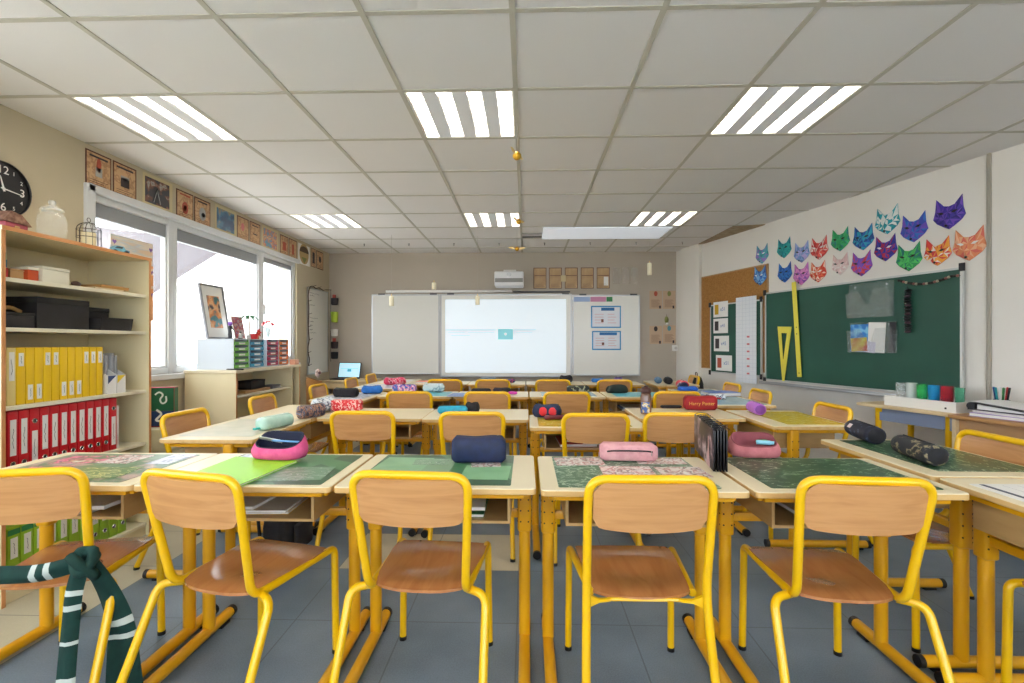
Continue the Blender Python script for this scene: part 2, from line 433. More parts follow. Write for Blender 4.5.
b = MB(); b.box((-1.0, 0, 0), (2.2, 3, 5.2)); b.build('building_wall', mat('cream_cladding', '#8f8570', rough=0.9), nb, smooth=0)
b = MB(); 
for k in range(5): MB().box((-1.0, -0.05, 0.9+0.8*k), (2.2, -0.0005, 1.0+0.8*k)).build('cladding_band', M_render, nb, smooth=0)
# far street lamp cable seen as a thin line
# ------------------------------------------------------------------ ceiling lamps
M_lamp = mat('lit_tube', '#ffffff', emit='#fff3e2', estr=LAMP)
M_trough = mat('white_reflector', '#f4f3ef', rough=0.35)
M_strip = mat('pale_grey_lamp_strip', '#eceef2', rough=0.6)
def make_lamp():
    r = empty('ceiling_light')
    h = MB(); W = G-0.03; hw = W/2
    h.box((-hw, -hw, 0.070), (hw, hw, 0.078)); h.box((-hw-0.004, -hw, 0), (-hw+0.006, hw, 0.07)); h.box((hw-0.006, -hw, 0), (hw+0.004, hw, 0.07))
    h.box((-hw+0.006, -hw-0.004, 0), (hw-0.006, -hw+0.008, 0.07)); h.box((-hw+0.006, hw-0.008, 0), (hw-0.006, hw+0.004, 0.07))
    h.build('lamp_housing', M_trough, r, smooth=0)
    tw = 0.082; gap = (W - 0.012 - 4*tw) / 3
    for k in range(4):
        x0 = -hw + 0.006 + k*(tw+gap); xc = x0 + tw/2
        MB().lathe([(0.012, -hw+0.02), (0.012, hw-0.02)], (xc, 0, 0.045), n=8, axis='y').build('lamp_tube', M_lamp, r)
        l = MB(); y_ = [-hw + 0.055 + q*(W-0.11)/8 for q in range(9)]; xa, xb, xs = x0+0.004, x0+tw-0.004, x0+0.006
        comb = [(xa, y_[0]-0.001), (xb, y_[0]-0.001)]
        for q in range(9):
            if q: comb += [(xs, y_[q]-0.001), (xb, y_[q]-0.001)]
            comb += [(xb, y_[q]+0.001)] + ([(xs, y_[q]+0.001)] if q < 8 else [(xa, y_[q]+0.001)])
        l.prism(comb, 0.004, 0.026, plane='xy')
        l.build('louvre', M_trough, r, smooth=0)
        if k < 3:
            s = MB(); xa = x0+tw
            s.box((xa, -hw+0.009, -0.001), (xa+gap, hw-0.009, 0.004)); s.box((xa, -hw+0.009, 0.004), (xa+0.003, hw-0.009, 0.06)); s.box((xa+gap-0.003, -hw+0.009, 0.004), (xa+gap, hw-0.009, 0.06))
            s.build('separator_strip', M_strip, r, smooth=0)
    return r
lamp0 = make_lamp()
LL = {(-4,1): 'square four-tube ceiling light nearest the left wall and camera', (-1,1): 'square four-tube ceiling light above the front desks, middle of the near row',
      (2,1): 'square four-tube ceiling light nearest the masks on the right wall', (-4,5): 'far left four-tube ceiling light by the posters',
      (-1,5): 'far middle four-tube ceiling light beside the second golden winged ball', (2,5): 'far right four-tube ceiling light in front of the blank white panel',
      (-4,-3): 'left four-tube ceiling light added out of view to brighten the room', (-1,-3): 'middle four-tube ceiling light added out of view to brighten the room', (2,-3): 'right four-tube ceiling light added out of view to brighten the room'}
for k, (i, j) in enumerate(lamps):
    o = lamp0 if k == 0 else copy_tree(lamp0)
    o.location = (GX0+G*(i+0.5), GY0+G*(j+0.5), CEIL)
    tag(o, LL[(i, j)], 'ceiling light', 'recessed ceiling lights')
# blank panel, vent slot, hooks
p = MB().box((0.2, 5.56, CEIL-0.014), (1.66, 6.14, CEIL-0.005), 0.003).build('ceiling_panel', mat('glowing_white_panel', '#eef1f6', rough=0.5, emit='#e6eefa', estr=0.35), smooth=0)  # weak emission put in so the panel looks brighter than the tiles
tag(p, 'long blank bluish white panel with a weak added glow, set into the ceiling near the back', 'panel')
v = empty('ceiling_vent', (0.075, 5.95, CEIL-0.004), 0, 'narrow dark slot left of the blank white ceiling panel', 'vent')
MB().box((-0.12, -0.11, -0.010), (0.12, 0.02, -0.0005)).build('vent_plate', mat('vent_plate_grey', '#b9b6b2', rough=0.6), v, smooth=0)
MB().box((-0.12, 0.02, -0.010), (0.12, 0.09, -0.0005)).build('vent_slot', M_dark, v, smooth=0)
hk = MB(); hk.lathe([(0.012, -0.004), (0.012, 0)], n=10); hk.lathe([(0.004, -0.03), (0.006, -0.028), (0.004, -0.003)], n=8)
hook0 = hk.build('ceiling_hook', mat('hook_grey', '#86817b', rough=0.4)); first = True
for k in range(8):
    x = GX0 + G*(-3.5 + k)
    if 0.2 < x < 1.66: yy = 6.43
    else: yy = 6.43
    o = hook0 if first else copy_tree(hook0); first = False
    o.location = (x, yy, CEIL); tag(o, 'small grey hook in a ceiling tile of the last full row', 'hook', 'ceiling hooks')

# ================================================================== desks
DH = 0.75
def rrect(x0, x1, y0, y1, r, n=4):
    out = []
    for cx, cy, a0 in ((x1-r, y0+r, -90), (x1-r, y1-r, 0), (x0+r, y1-r, 90), (x0+r, y0+r, 180)):
        for k in range(n+1):
            a = math.radians(a0 + 90*k/n); out.append((cx + r*math.cos(a), cy + r*math.sin(a)))
    return out
def make_desk():
    d = empty('school_desk')
    W, D = 0.352, 0.25
    m = MB()
    po, pi = rrect(-W, W, -D, D, 0.018), rrect(-W+0.002, W-0.002, -D+0.002, D-0.002, 0.016)
    m.loft([[Vector((x, y, DH-0.022)) for x, y in pi], [Vector((x, y, DH-0.020)) for x, y in po], [Vector((x, y, DH-0.003)) for x, y in po]], cap=False, mi=1)
    m.loft([[Vector((x, y, DH-0.003)) for x, y in po], [Vector((x, y, DH)) for x, y in pi]], cap=False, mi=0)
    f = m.bm.faces.new([m.bm.verts.new((x, y, DH)) for x, y in pi]); f.material_index = 0
    f = m.bm.faces.new([m.bm.verts.new((x, y, DH-0.022)) for x, y in pi]); f.material_index = 1
    m.build('desktop', [M_cream, M_edge], d, smooth=30)
    for ya, yb in ((-0.218, -0.196), (0.205, 0.227)): MB().box((-0.31, ya, DH-0.045), (0.31, yb, DH-0.0225), 0.002).build('frame_rail', M_dyel, d, smooth=0)
    for s in (-1, 1):
        x = s*0.312
        l = MB()
        l.tube([(x, 0.11, 0.04), (x, 0.11, 0.50)], 0.024, n=14)
        l.box((x-0.029, 0.083, 0.47), (x+0.029, 0.137, DH-0.0225), 0.012, seg=3)
        l.box((x-0.012, -0.20, DH-0.046), (x+0.012, 0.21, DH-0.0228), 0.002)
        leg = l.build('leg', M_dyel, d)
        h = MB()
        for z in (0.515, 0.56, 0.605, 0.655):
            for dy in (0.092, 0.128): 
                h.lathe([(0.0035, -0.0006), (0.0035, 0.0012)], (x+s*0.0288, dy, z), n=8, axis='x')
                h.lathe([(0.0035, -0.0006), (0.0035, 0.0012)], (x-s*0.0300, dy, z), n=8, axis='x')
            for dx in (-0.016, 0.016):
                h.lathe([(0.0035, -0.0006), (0.0035, 0.0006)], (x+dx, 0.0826, z), n=8, axis='y')
        h.build('adjustment_hole', M_dark, leg)
        f = MB(); f.tube([(x, -0.335, 0.030), (x, 0.265, 0.030)], 0.022, n=14)
        foot = f.build('foot', M_dyel, d)
        for y0, y1 in ((-0.345, -0.325), (0.255, 0.275)):
            MB().tube([(x, y0, 0.030), (x, y1, 0.030)], 0.0235, n=14).build('end_cap', M_black, foot)
        for yy in (-0.27, 0.2): MB().box((x-0.018, yy-0.03, 0), (x+0.018, yy+0.03, 0.012), 0.002).build('rubber_pad', M_black, foot)
    MB().box((-0.289, 0.098, 0.525), (0.289, 0.122, 0.560), 0.006).build('crossbar', M_dyel, d)
    b = MB(); w = 0.262
    b.box((-w, -0.17, 0.600), (w, 0.20, 0.610)); b.box((-w, -0.17, 0.610), (-w+0.010, 0.20, 0.703)); b.box((w-0.010, -0.17, 0.610), (w, 0.20, 0.703))
    b.box((-w+0.010, 0.19, 0.610), (w-0.010, 0.20, 0.703))
    b.build('book_box', M_boxwood, d, smooth=0)
    return d
desk0 = make_desk(); DESKS = {}; _d1 = [True]
def desk(key, x, y, rz, label):
    o = desk0 if _d1[0] else copy_tree(desk0); _d1[0] = False
    put(o, (x, y, 0), math.radians(rz)); tag(o, label, 'desk', 'single school desks'); DESKS[key] = (x, y, rz)
W_ = 0.355
desk('A', -1.742, 1.92, 0.0, 'leftmost front-row desk beside the bookcase, under the mat with pink and green pictures')
desk('B', -1.033, 1.92, 0.0, 'front-row desk carrying the lime green folder and open pink and navy pouch')
desk('C', -0.318, 1.92, 0.0, 'front-row desk carrying the solid navy blue pencil case')
desk('D', 0.403, 1.905, 0.0, 'front-row desk carrying the blush pink pencil case and standing black photo file')
desk('E', 1.125, 1.905, 0.0, 'front-row desk carrying the open dusty pink pouch on a dark green mat')
desk('G', 1.775, 2.225, 90, 'side desk on the right carrying two camouflage pencil cases')
desk('F', 1.775, 1.50, 90, 'side desk at the right edge in front, under the striped white planner')
desk('P1', -1.665, 2.83, -90, 'left side desk carrying the mint translucent pencil case')
desk('P2', -1.665, 3.54, -90, 'empty left side desk meeting the desk with the red patterned case')
desk('Q1', -1.045, 3.45, 0, 'second-row desk carrying the red patterned case and a white and blue tube case')
desk('Q2', -0.335, 3.43, 0, 'second-row desk carrying the turquoise pencil case')
desk('Q3', 0.375, 3.14, 0, 'second-row desk set nearer the camera, with yellow mat and red and navy pouch')
desk('Q4', 1.105, 3.51, 0, 'second-row desk carrying the dark red case with gold lettering and brown bottle')
desk('R1', 1.735, 3.325, 90, 'right side desk with a yellow mat and lilac tube case')
desk('P3', -1.66, 4.56, -90, 'left side desk carrying the black pencil case and plain blue pouch')
desk('R3a', -1.045, 4.77, 0, 'third-row desk carrying the blue and pink patterned pencil case')
desk('R3b', -0.33, 4.77, 0, 'third-row desk with a periwinkle folder, second from the left in its row')
desk('R3c', 0.387, 4.77, 0, 'third-row desk carrying the black floral pencil case')
desk('R3d', 1.105, 4.77, 0, 'third-row desk carrying the open dark case on a turquoise mat')
desk('R2', 1.75, 4.29, 90, 'right side desk with pale blue mat, behind the dark red lettered case')
desk('R3', 1.79, 5.005, 90, 'right side desk carrying the red and navy tube case and flat blue folder')
desk('P4', -1.69, 5.61, -90, 'left side desk of the back group, nearer the camera, strewn with pale papers')
desk('P5', -1.69, 6.335, -90, 'left side desk of the back group, nearest the laptop')
desk('S1', -1.075, 6.12, 0, 'back-row desk carrying the coral folder, leftmost of the back row')
desk('S2', -0.36, 6.12, 0, 'back-row desk carrying the slate blue box')
desk('S3', 0.355, 6.12, 0, 'back-row desk under the black rounded case, third from the left')
desk('S4', 1.07, 6.12, 0, 'back-row desk carrying the small purple case, fourth from the left')
desk('S5', 1.80, 6.15, 90, 'rear right side desk behind the row, near the black backpack')

# ================================================================== chairs
def make_seat_mesh(parent):
    m = MB(); NU, NV = 16, 14; top = []; bot = []
    for iv in range(NV+1):
        v = iv/NV; rt, rb = [], []
        for iu in range(NU+1):
            u = -1 + 2*iu/NU
            yr = -0.208 + 0.045*abs(u)**3; yf = 0.185 - 0.008*abs(u)**4
            y = yr + (yf-yr)*v
            w = 0.160 + 0.022*min(1, v*1.4); x = u*w
            z = 0.440 - 0.019*math.exp(-((x/0.10)**2 + ((y+0.03)/0.085)**2)) - 0.010*math.exp(-(v/0.10)) - 0.006*max(0, v-0.85)/0.15
            rt.append(m.bm.verts.new((x, y, z))); rb.append(m.bm.verts.new((x, y, z-0.010)))
        top.append(rt); bot.append(rb)
    for a in range(NV):
        for c in range(NU):
            m.bm.faces.new((top[a][c], top[a][c+1], top[a+1][c+1], top[a+1][c])); m.bm.faces.new((bot[a][c], bot[a+1][c], bot[a+1][c+1], bot[a][c+1]))
    for a in range(NV):
        m.bm.faces.new((top[a][0], top[a+1][0], bot[a+1][0], bot[a][0])); m.bm.faces.new((top[a][NU], bot[a][NU], bot[a+1][NU], top[a+1][NU]))
    for c in range(NU):
        m.bm.faces.new((top[0][c], bot[0][c], bot[0][c+1], top[0][c+1])); m.bm.faces.new((top[NV][c], top[NV][c+1], bot[NV][c+1], bot[NV][c]))
    return m.build('seat', M_seat, parent, smooth=50)
def yback(z): return -0.218 - (z-0.47)*0.19
def make_back_mesh(parent, w=0.176):
    m = MB(); rings = []; N = 20
    for i in range(N+1):
        x = -w + 2*w*i/N; u = abs(x/w)
        zt = 0.823 - 0.033*max(0, (u-0.78)/0.22)**2; zb = 0.664 + 0.010*u**2 + 0.028*max(0, (u-0.85)/0.15)**2
        dy = -0.022*(1-u*u)
        ring = []
        for t, z in ((0.005, zb), (0.005, (zb+zt)/2), (0.005, zt), (-0.005, zt), (-0.005, (zb+zt)/2), (-0.005, zb)):
            ring.append(Vector((x, yback(z)+dy+t, z)))
        rings.append(ring)
    return m.loft(rings).build('backrest', M_ply, parent, smooth=50)
def make_chair(kind):
    c = empty('school_chair'); R = 0.0140
    make_seat_mesh(c); make_back_mesh(c)
    if kind == 1:
        hoop = [(-0.176, 0.150, 0.424), (-0.164, yback(0.43)+0.01, 0.424), (-0.190, yback(0.83), 0.832), (0.190, yback(0.83), 0.832), (0.164, yback(0.43)+0.01, 0.424), (0.176, 0.150, 0.424)]
        m = MB().tube(fillet(hoop, [0.055, 0.058, 0.058, 0.055], 7), R, n=12); m.build('back_frame', M_cyel, c)
        m = MB(); m.tube([(-0.176, 0.115, 0.4265), (0.176, 0.115, 0.4265)], 0.006, n=8); m.tube([(-0.165, -0.12, 0.4155), (0.165, -0.12, 0.4155)], 0.006, n=8)
        m.build('seat_brace', M_cyel, c)
        for s in (-1, 1):
            l = MB().tube(fillet([(s*0.176, 0.150, 0.424), (s*0.178, 0.212, 0.424), (s*0.184, 0.214, 0.012)], 0.045, 6), R, n=12).build('leg', M_cyel, c)
            MB().tube([(s*0.184, 0.214, 0), (s*0.184, 0.214, 0.016)], 0.0152, n=12).build('rubber_foot', M_black, l)
            l = MB().tube(fillet([(s*0.163, -0.160, 0.420), (s*0.232, -0.195, 0.418), (s*0.243, -0.380, 0.012)], 0.085, 8), R, n=12).build('leg', M_cyel, c)
            MB().tube([(s*0.243, -0.381, 0), (s*0.243, -0.379, 0.016)], 0.0152, n=12).build('rubber_foot', M_black, l)
    else:
        for s in (-1, 1):
            l = MB().tube(fillet([(s*0.192, yback(0.70), 0.70), (s*0.190, yback(0.45)-0.006, 0.45), (s*0.205, -0.32, 0.012)], 0.08, 6), R, n=12).build('leg', M_cyel, c)
            MB().tube([(s*0.205, -0.32, 0), (s*0.205, -0.32, 0.016)], 0.0152, n=12).build('rubber_foot', M_black, l)
            l = MB().tube(fillet([(s*0.168, -0.16, 0.422), (s*0.205, 0.195, 0.424), (s*0.208, 0.205, 0.012)], 0.035, 5), R*0.95, n=12).build('leg', M_cyel, c)
            MB().tube([(s*0.208, 0.205, 0), (s*0.208, 0.205, 0.016)], 0.0145, n=12).build('rubber_foot', M_black, l)
        hoop = [(-0.192, yback(0.70), 0.70), (-0.192, yback(0.83), 0.832), (0.192, yback(0.83), 0.832), (0.192, yback(0.70), 0.70)]
        MB().tube(fillet(hoop, 0.058, 7), R, n=12).build('back_frame', M_cyel, c)
        m = MB()
        for s in (-1, 1):
            m.loft([[Vector((s*0.188, -0.226+dy, z)) for dy, z in ((-0.006, 0.405), (0.006, 0.405), (0.006, 0.450), (-0.006, 0.450))],
                    [Vector((s*0.150, -0.215+dy, z)) for dy, z in ((-0.006, 0.417), (0.006, 0.417), (0.006, 0.428), (-0.006, 0.428))],
                    [Vector((s*0.110, -0.205+dy, z)) for dy, z in ((-0.006, 0.417), (0.006, 0.417), (0.006, 0.424), (-0.006, 0.424))]])
        m.tube([(-0.12, -0.203, 0.420), (0.12, -0.203, 0.420)], 0.006, n=8)
        m.build('seat_bracket', M_cyel, c)
    return c
chair0 = make_chair(1); _c1 = [True]
def chair(x, y, rz, label, group):
    o = chair0 if _c1[0] else copy_tree(chair0); _c1[0] = False
    put(o, (x, y, 0), math.radians(rz)); tag(o, label, 'chair', group); return o
g1, g2, g3, g4, gl, gr = ('chairs of the front row', 'chairs of the second row', 'chairs of the third row', 'chairs of the back row', 'chairs along the window side', 'chairs along the chalkboard side')
CH_A = chair(-1.700, 1.80, 12, 'yellow tube chair with the green striped scarf tied round its frame', g1)
chair(-0.998, 1.785, -14, 'yellow tube chair at the desk with the lime green folder', g1)
chair(-0.350, 1.815, -4, 'yellow tube chair at the desk with the navy blue pencil case', g1)
ch2 = make_chair(2); put(ch2, (0.382, 1.79, 0), math.radians(0.5)); tag(ch2, 'yellow tube chair with straight back legs, at the desk with the blush pink case', 'chair', g1)
chair(1.052, 1.79, -4, 'yellow tube chair at the desk with the open dusty pink pouch', g1)
chair(1.875, 1.55, 90, 'yellow tube chair cut off by the right edge, at the desk with the white planner', gr)
chair(1.795, 2.205, 90, 'yellow tube chair at the side desk with the two camouflage cases', gr)
chair(-0.980, 3.17, 0, 'chair pushed under the desk with the red patterned case', g2)
chair(-0.325, 3.16, 1, 'chair pushed under the desk with the turquoise case, above the navy case', g2)
chair(0.405, 3.12, 0, 'chair under the yellow-matted middle desk of the second row', g2)
chair(0.885, 3.16, 0, 'chair of the second row partly hidden by the standing black photo file', g2)
chair(-1.765, 2.865, -91, 'chair on the window side at the desk with the mint case', gl)
chair(-1.775, 3.75, -88, 'chair on the window side in front of the low cabinet shelves', gl)
chair(-1.775, 4.76, -90, 'chair on the window side behind the black pencil case', gl)
chair(-1.765, 5.64, -90, 'chair on the window side just right of the curved brown chair back', gl)
chair(-1.765, 6.365, -90, 'farthest chair on the window side, near the laptop', gl)
chair(1.76, 3.305, 90, 'chair on the chalkboard side at the yellow mat with the lilac tube', gr)
chair(1.77, 4.325, 89, 'chair on the chalkboard side directly below the white squared paper', gr)
chair(1.815, 5.015, 90, 'chair on the chalkboard side below the green pin board', gr)
CH_B = chair(1.83, 6.19, 88, 'farthest chair on the chalkboard side, holding the black backpack', gr)
chair(-0.985, 4.36, 0, 'third-row chair behind the blue and pink patterned case', g3)
chair(-0.325, 4.36, 0, 'third-row chair behind the turquoise case, second from the left', g3)
chair(0.342, 4.36, 0, 'third-row chair behind the red and navy pouch', g3)
chair(1.275, 4.43, 0, 'third-row chair just right of the brown bottle', g3)
chair(-0.91, 5.72, 0, 'back-row chair behind the clear white pencil case', g4)
chair(-0.372, 5.72, 0, 'back-row chair under the left half of the projected screen', g4)
chair(0.300, 5.72, 0, 'back-row chair under the right half of the projected screen', g4)
chair(0.985, 5.72, 0, 'back-row chair under the right whiteboard with the blue notices', g4)

# ================================================================== desk mats and papers
def scribble_green(name, base, light, spots, dens=0.6):
    return ramp_mat(name, [(0.0, base), (dens-0.02, base), (dens+0.015, light), (dens+0.045, spots), (dens+0.06, base), (1.0, base)], scale=(5, 10, 1), tscale=1.8, detail=5, distort=2.8, rough=0.3, coat=0.12)
M_mat_e = scribble_green('dark_green_mat', '#1f4a2c', '#7fa374', '#d3dbc9', 0.575)
M_mat_d = scribble_green('green_scribbled_mat', '#3e6a4a', '#a5bf9d', '#dfe6d8', 0.50)
M_mat_c = ramp_mat('green_patchwork_mat', [(0.0, '#2f5c3c'), (0.3, '#4f8257'), (0.5, '#3a6847'), (0.66, '#7fa582'), (0.8, '#2c5539'), (0.92, '#9fb3c6')], kind='voronoi', scale=(6, 6, 1), tscale=1.0, constant=True, rough=0.3, coat=0.12)
M_mat_a = ramp_mat('green_picture_mat', [(0.0, '#57795a'), (0.35, '#7d9a7a'), (0.5, '#5f8263'), (0.62, '#c9a9a4'), (0.72, '#6d8d6d'), (0.85, '#c8cfae')], kind='noise', scale=(7, 7, 1), tscale=1.2, detail=6, distort=0.8, rough=0.3, coat=0.12)
M_mat_y = ramp_mat('yellow_patterned_mat', [(0.3, '#e6d040'), (0.5, '#d2b832'), (0.6, '#ecdb70'), (0.7, '#a8932c')], scale=(12, 12, 1), tscale=1.6, detail=5, rough=0.25, coat=0.3)
M_mat_b = ramp_mat('pale_blue_mat', [(0.3, '#8fb6c9'), (0.6, '#a9cad8'), (0.75, '#6b97ad')], scale=(8, 8, 1), tscale=1.5, rough=0.25)
M_mat_t = mat('turquoise_mat', '#3fa3b8', rough=0.3, noise=('#6bbccb', 14))
M_print = ramp_mat('colour_printed_sheet', [(0.0, '#efece8'), (0.36, '#e6dcd6'), (0.43, '#b3635a'), (0.48, '#e9e2dc'), (0.55, '#d8cfcb'), (0.58, '#4f4644'), (0.62, '#c58f86'), (0.68, '#eeeae6')], scale=(17, 17, 1), tscale=1.4, detail=2, rough=0.3, rand=True)
M_pink_print = ramp_mat('pink_printed_sheet', [(0.0, '#5f7a5a'), (0.40, '#6a8a66'), (0.45, '#d4487a'), (0.51, '#e88fae'), (0.56, '#3f3a42'), (0.61, '#c9a070'), (0.68, '#dfe1d6')], scale=(15, 15, 1), tscale=1.2, detail=2, rough=0.3, rand=True)
M_grey_print = ramp_mat('blue_grey_printed_sheet', [(0.0, '#e8eaee'), (0.5, '#d5d9e2'), (0.6, '#8d97b3'), (0.68, '#e6e8ee')], scale=(18, 18, 1), tscale=1.4, detail=4, rough=0.35, rand=True)
def on_desk(key, dx, dy):
    x, y, rz = DESKS[key]; a = math.radians(rz); return (x + dx*math.cos(a) - dy*math.sin(a), y + dx*math.sin(a) + dy*math.cos(a))
def desk_mat(key, dx, dy, w, d, m, label, prints=(), rz=0, name='desk_mat', group='desk mats', cat='desk mat', h=0.0015, z=DH+0.0003):
    x, y = on_desk(key, dx, dy); r = empty(name, (x, y, z), math.radians(DESKS[key][2] + rz), label, cat, group)
    b = MB(); b.prism(rrect(-w/2, w/2, -d/2, d/2, 0.008), 0, h, plane='xy'); b.build('mat_sheet', m, r, smooth=0)
    for ip, (px, py, pw, pd, a, pm) in enumerate(prints):
        q = MB(); q.box((-pw/2, -pd/2, 0), (pw/2, pd/2, 0.0008)); o = q.build('printed_picture', pm, r, smooth=0); put(o, (px, py, h+0.0002+0.0003*ip), math.radians(a))
    return r
desk_mat('A', 0.0, 0.0, 0.58, 0.43, M_mat_a, 'green desk mat with pink and cream pictures on the leftmost front desk',
         [(-0.14, 0.11, 0.20, 0.13, 3, M_pink_print), (0.03, 0.12, 0.14, 0.15, -4, M_print), (0.10, -0.10, 0.24, 0.16, 6, scribble_green('leafy_sheet', '#6d8c5c', '#d6cf8a', '#e6e2b4', 0.5)), (0.225, 0.12, 0.10, 0.17, 0, M_grey_print), (-0.15, -0.08, 0.16, 0.14, 8, M_pink_print)])
desk_mat('B', 0.04, 0.0, 0.54, 0.45, M_mat_c, 'green desk mat half hidden under the lime green folder',
         [(-0.19, 0.10, 0.15, 0.22, -6, M_grey_print), (0.11, -0.09, 0.26, 0.19, 5, scribble_green('faded_green_sheet', '#6f9275', '#b6c9b7', '#8793a8', 0.52))])
desk_mat('C', -0.015, 0.01, 0.56, 0.45, M_mat_c, 'green patchwork desk mat under the navy blue pencil case',
         [(-0.17, 0.05, 0.2, 0.24, -4, mat('sage_card', '#93bd96', rough=0.3, noise=('#7fae85', 9))), (-0.06, 0.10, 0.15, 0.10, 3, scribble_green('sage_drawing_sheet', '#7da381', '#4e6f57', '#dde5da', 0.5)), (0.18, -0.06, 0.18, 0.2, -2, mat('leaf_green_card', '#7cb07f', rough=0.3, noise=('#8dbb90', 9))), (0.17, 0.05, 0.12, 0.07, 5, M_print)])
desk_mat('D', -0.01, 0.01, 0.56, 0.45, M_mat_d, 'green scribbled desk mat with collage photos under the blush pink case',
         [(-0.17, 0.14, 0.20, 0.13, 3, M_print), (0.00, -0.01, 0.20, 0.14, -1, M_print), (0.21, -0.02, 0.18, 0.15, 2, M_print), (0.17, 0.15, 0.2, 0.1, 0, M_print)])
desk_mat('E', 0.01, 0.015, 0.58, 0.44, M_mat_e, 'dark green scratched desk mat under the open dusty pink pouch')
desk_mat('G', 0.02, -0.03, 0.60, 0.40, M_mat_e, 'dark green desk mat under the two camouflage pencil cases')
desk_mat('Q3', -0.02, -0.01, 0.56, 0.42, M_mat_y, 'yellow patterned desk mat under the red and navy pouch')
desk_mat('R1', -0.01, -0.05, 0.56, 0.36, M_mat_y, 'yellow patterned desk mat right of the lilac tube case')
desk_mat('R2', 0.0, 0.0, 0.6, 0.40, M_mat_b, 'pale blue desk mat below the chair under the squared paper')
desk_mat('R3', 0.0, 0.0, 0.6, 0.40, M_mat_b, 'pale blue desk mat under the flat blue folder')
desk_mat('R3a', 0.12, 0.0, 0.36, 0.40, M_mat_t, 'turquoise desk mat under the clear white pencil case')
desk_mat('R3c', 0.02, 0.0, 0.52, 0.40, M_mat_b, 'pale blue desk mat under the black floral pencil case')
desk_mat('R3d', 0.0, 0.0, 0.52, 0.40, M_mat_t, 'turquoise desk mat under the open dark case')
desk_mat('P1', -0.02, 0.0, 0.58, 0.40, mat('faded_cream_mat', '#d9d3be', rough=0.3, noise=('#c8c7b0', 8)), 'pale washed-out desk mat under the mint pencil case')
desk_mat('P3', 0.0, 0.0, 0.52, 0.40, M_grey_print, 'blue grey printed sheet under the black and plain blue pouches')
desk_mat('P4', 0.0, 0.0, 0.52, 0.40, M_grey_print, 'pale printed sheet on the nearer of the two rear window-side desks')
desk_mat('P5', 0.0, 0.0, 0.5, 0.36, M_paper, 'white sheet on the window-side desk nearest the laptop')
# planner with dark stripe on F
p = desk_mat('F', -0.03, 0.01, 0.60, 0.40, M_paper, 'white weekly planner with a dark blue stripe at the right edge', name='desk_planner', group=None, cat='planner')
MB().box((-0.29, 0.155, 0.0017), (0.29, 0.172, 0.0022)).build('stripe', mat('planner_navy', '#3b3f55', rough=0.5), p, smooth=0)
q = MB()
for k in range(6): q.box((-0.28, 0.10-0.05*k, 0.0017), (0.28, 0.1012-0.05*k, 0.0020))
q.build('ruled_lines', mat('planner_grey', '#a3a3a8', rough=0.6), p, smooth=0)

def folder(key, dx, dy, w, d, m, label, rz=0, t=0.008, z=DH+0.0035, name='folder', group=None):
    x, y = on_desk(key, dx, dy); r = empty(name, (x, y, z), math.radians(DESKS[key][2] + rz), label, 'folder', group)
    MB().box((-w/2, -d/2, t-0.0015), (w/2, d/2, t), 0.0005).build('cover', m, r, smooth=0)
    MB().box((-w/2+0.006, -d/2+0.004, 0.0015), (w/2-0.006, d/2-0.006, t-0.0016)).build('pages', M_paper, r, smooth=0)
    MB().box((-w/2, -d/2, 0), (w/2, d/2, 0.0014), 0.0004).build('back_cover', m, r, smooth=0)
    return r
pts = [at_z(297.5, 461, .76), at_z(239.5, 485.4, .76), at_z(181.5, 478, .76), at_z(236, 457, .76)]
M_lime = mat('lime_green_plastic', '#9ad92e', rough=0.38, spec=0.35)
f = empty('folder', (0, 0, DH+0.0035), 0, 'lime green folder lying open-edged on the second front desk from the left', 'folder')
cx = sum((p.x for p in pts))/4; cy = sum((p.y for p in pts))/4; f.location = (cx, cy, DH+0.0035)
sh = lambda k, dz: [Vector(((p.x-cx)*k, (p.y-cy)*k, dz)) for p in pts]
MB().loft([sh(1, 0.0075), sh(1, 0.009)]).build('cover', M_lime, f, smooth=0)
MB().loft([sh(0.98, 0.002), sh(0.98, 0.007)]).build('pages', M_paper, f, smooth=0)
MB().loft([sh(1, 0), sh(1, 0.0015)]).build('back_cover', M_lime, f, smooth=0)

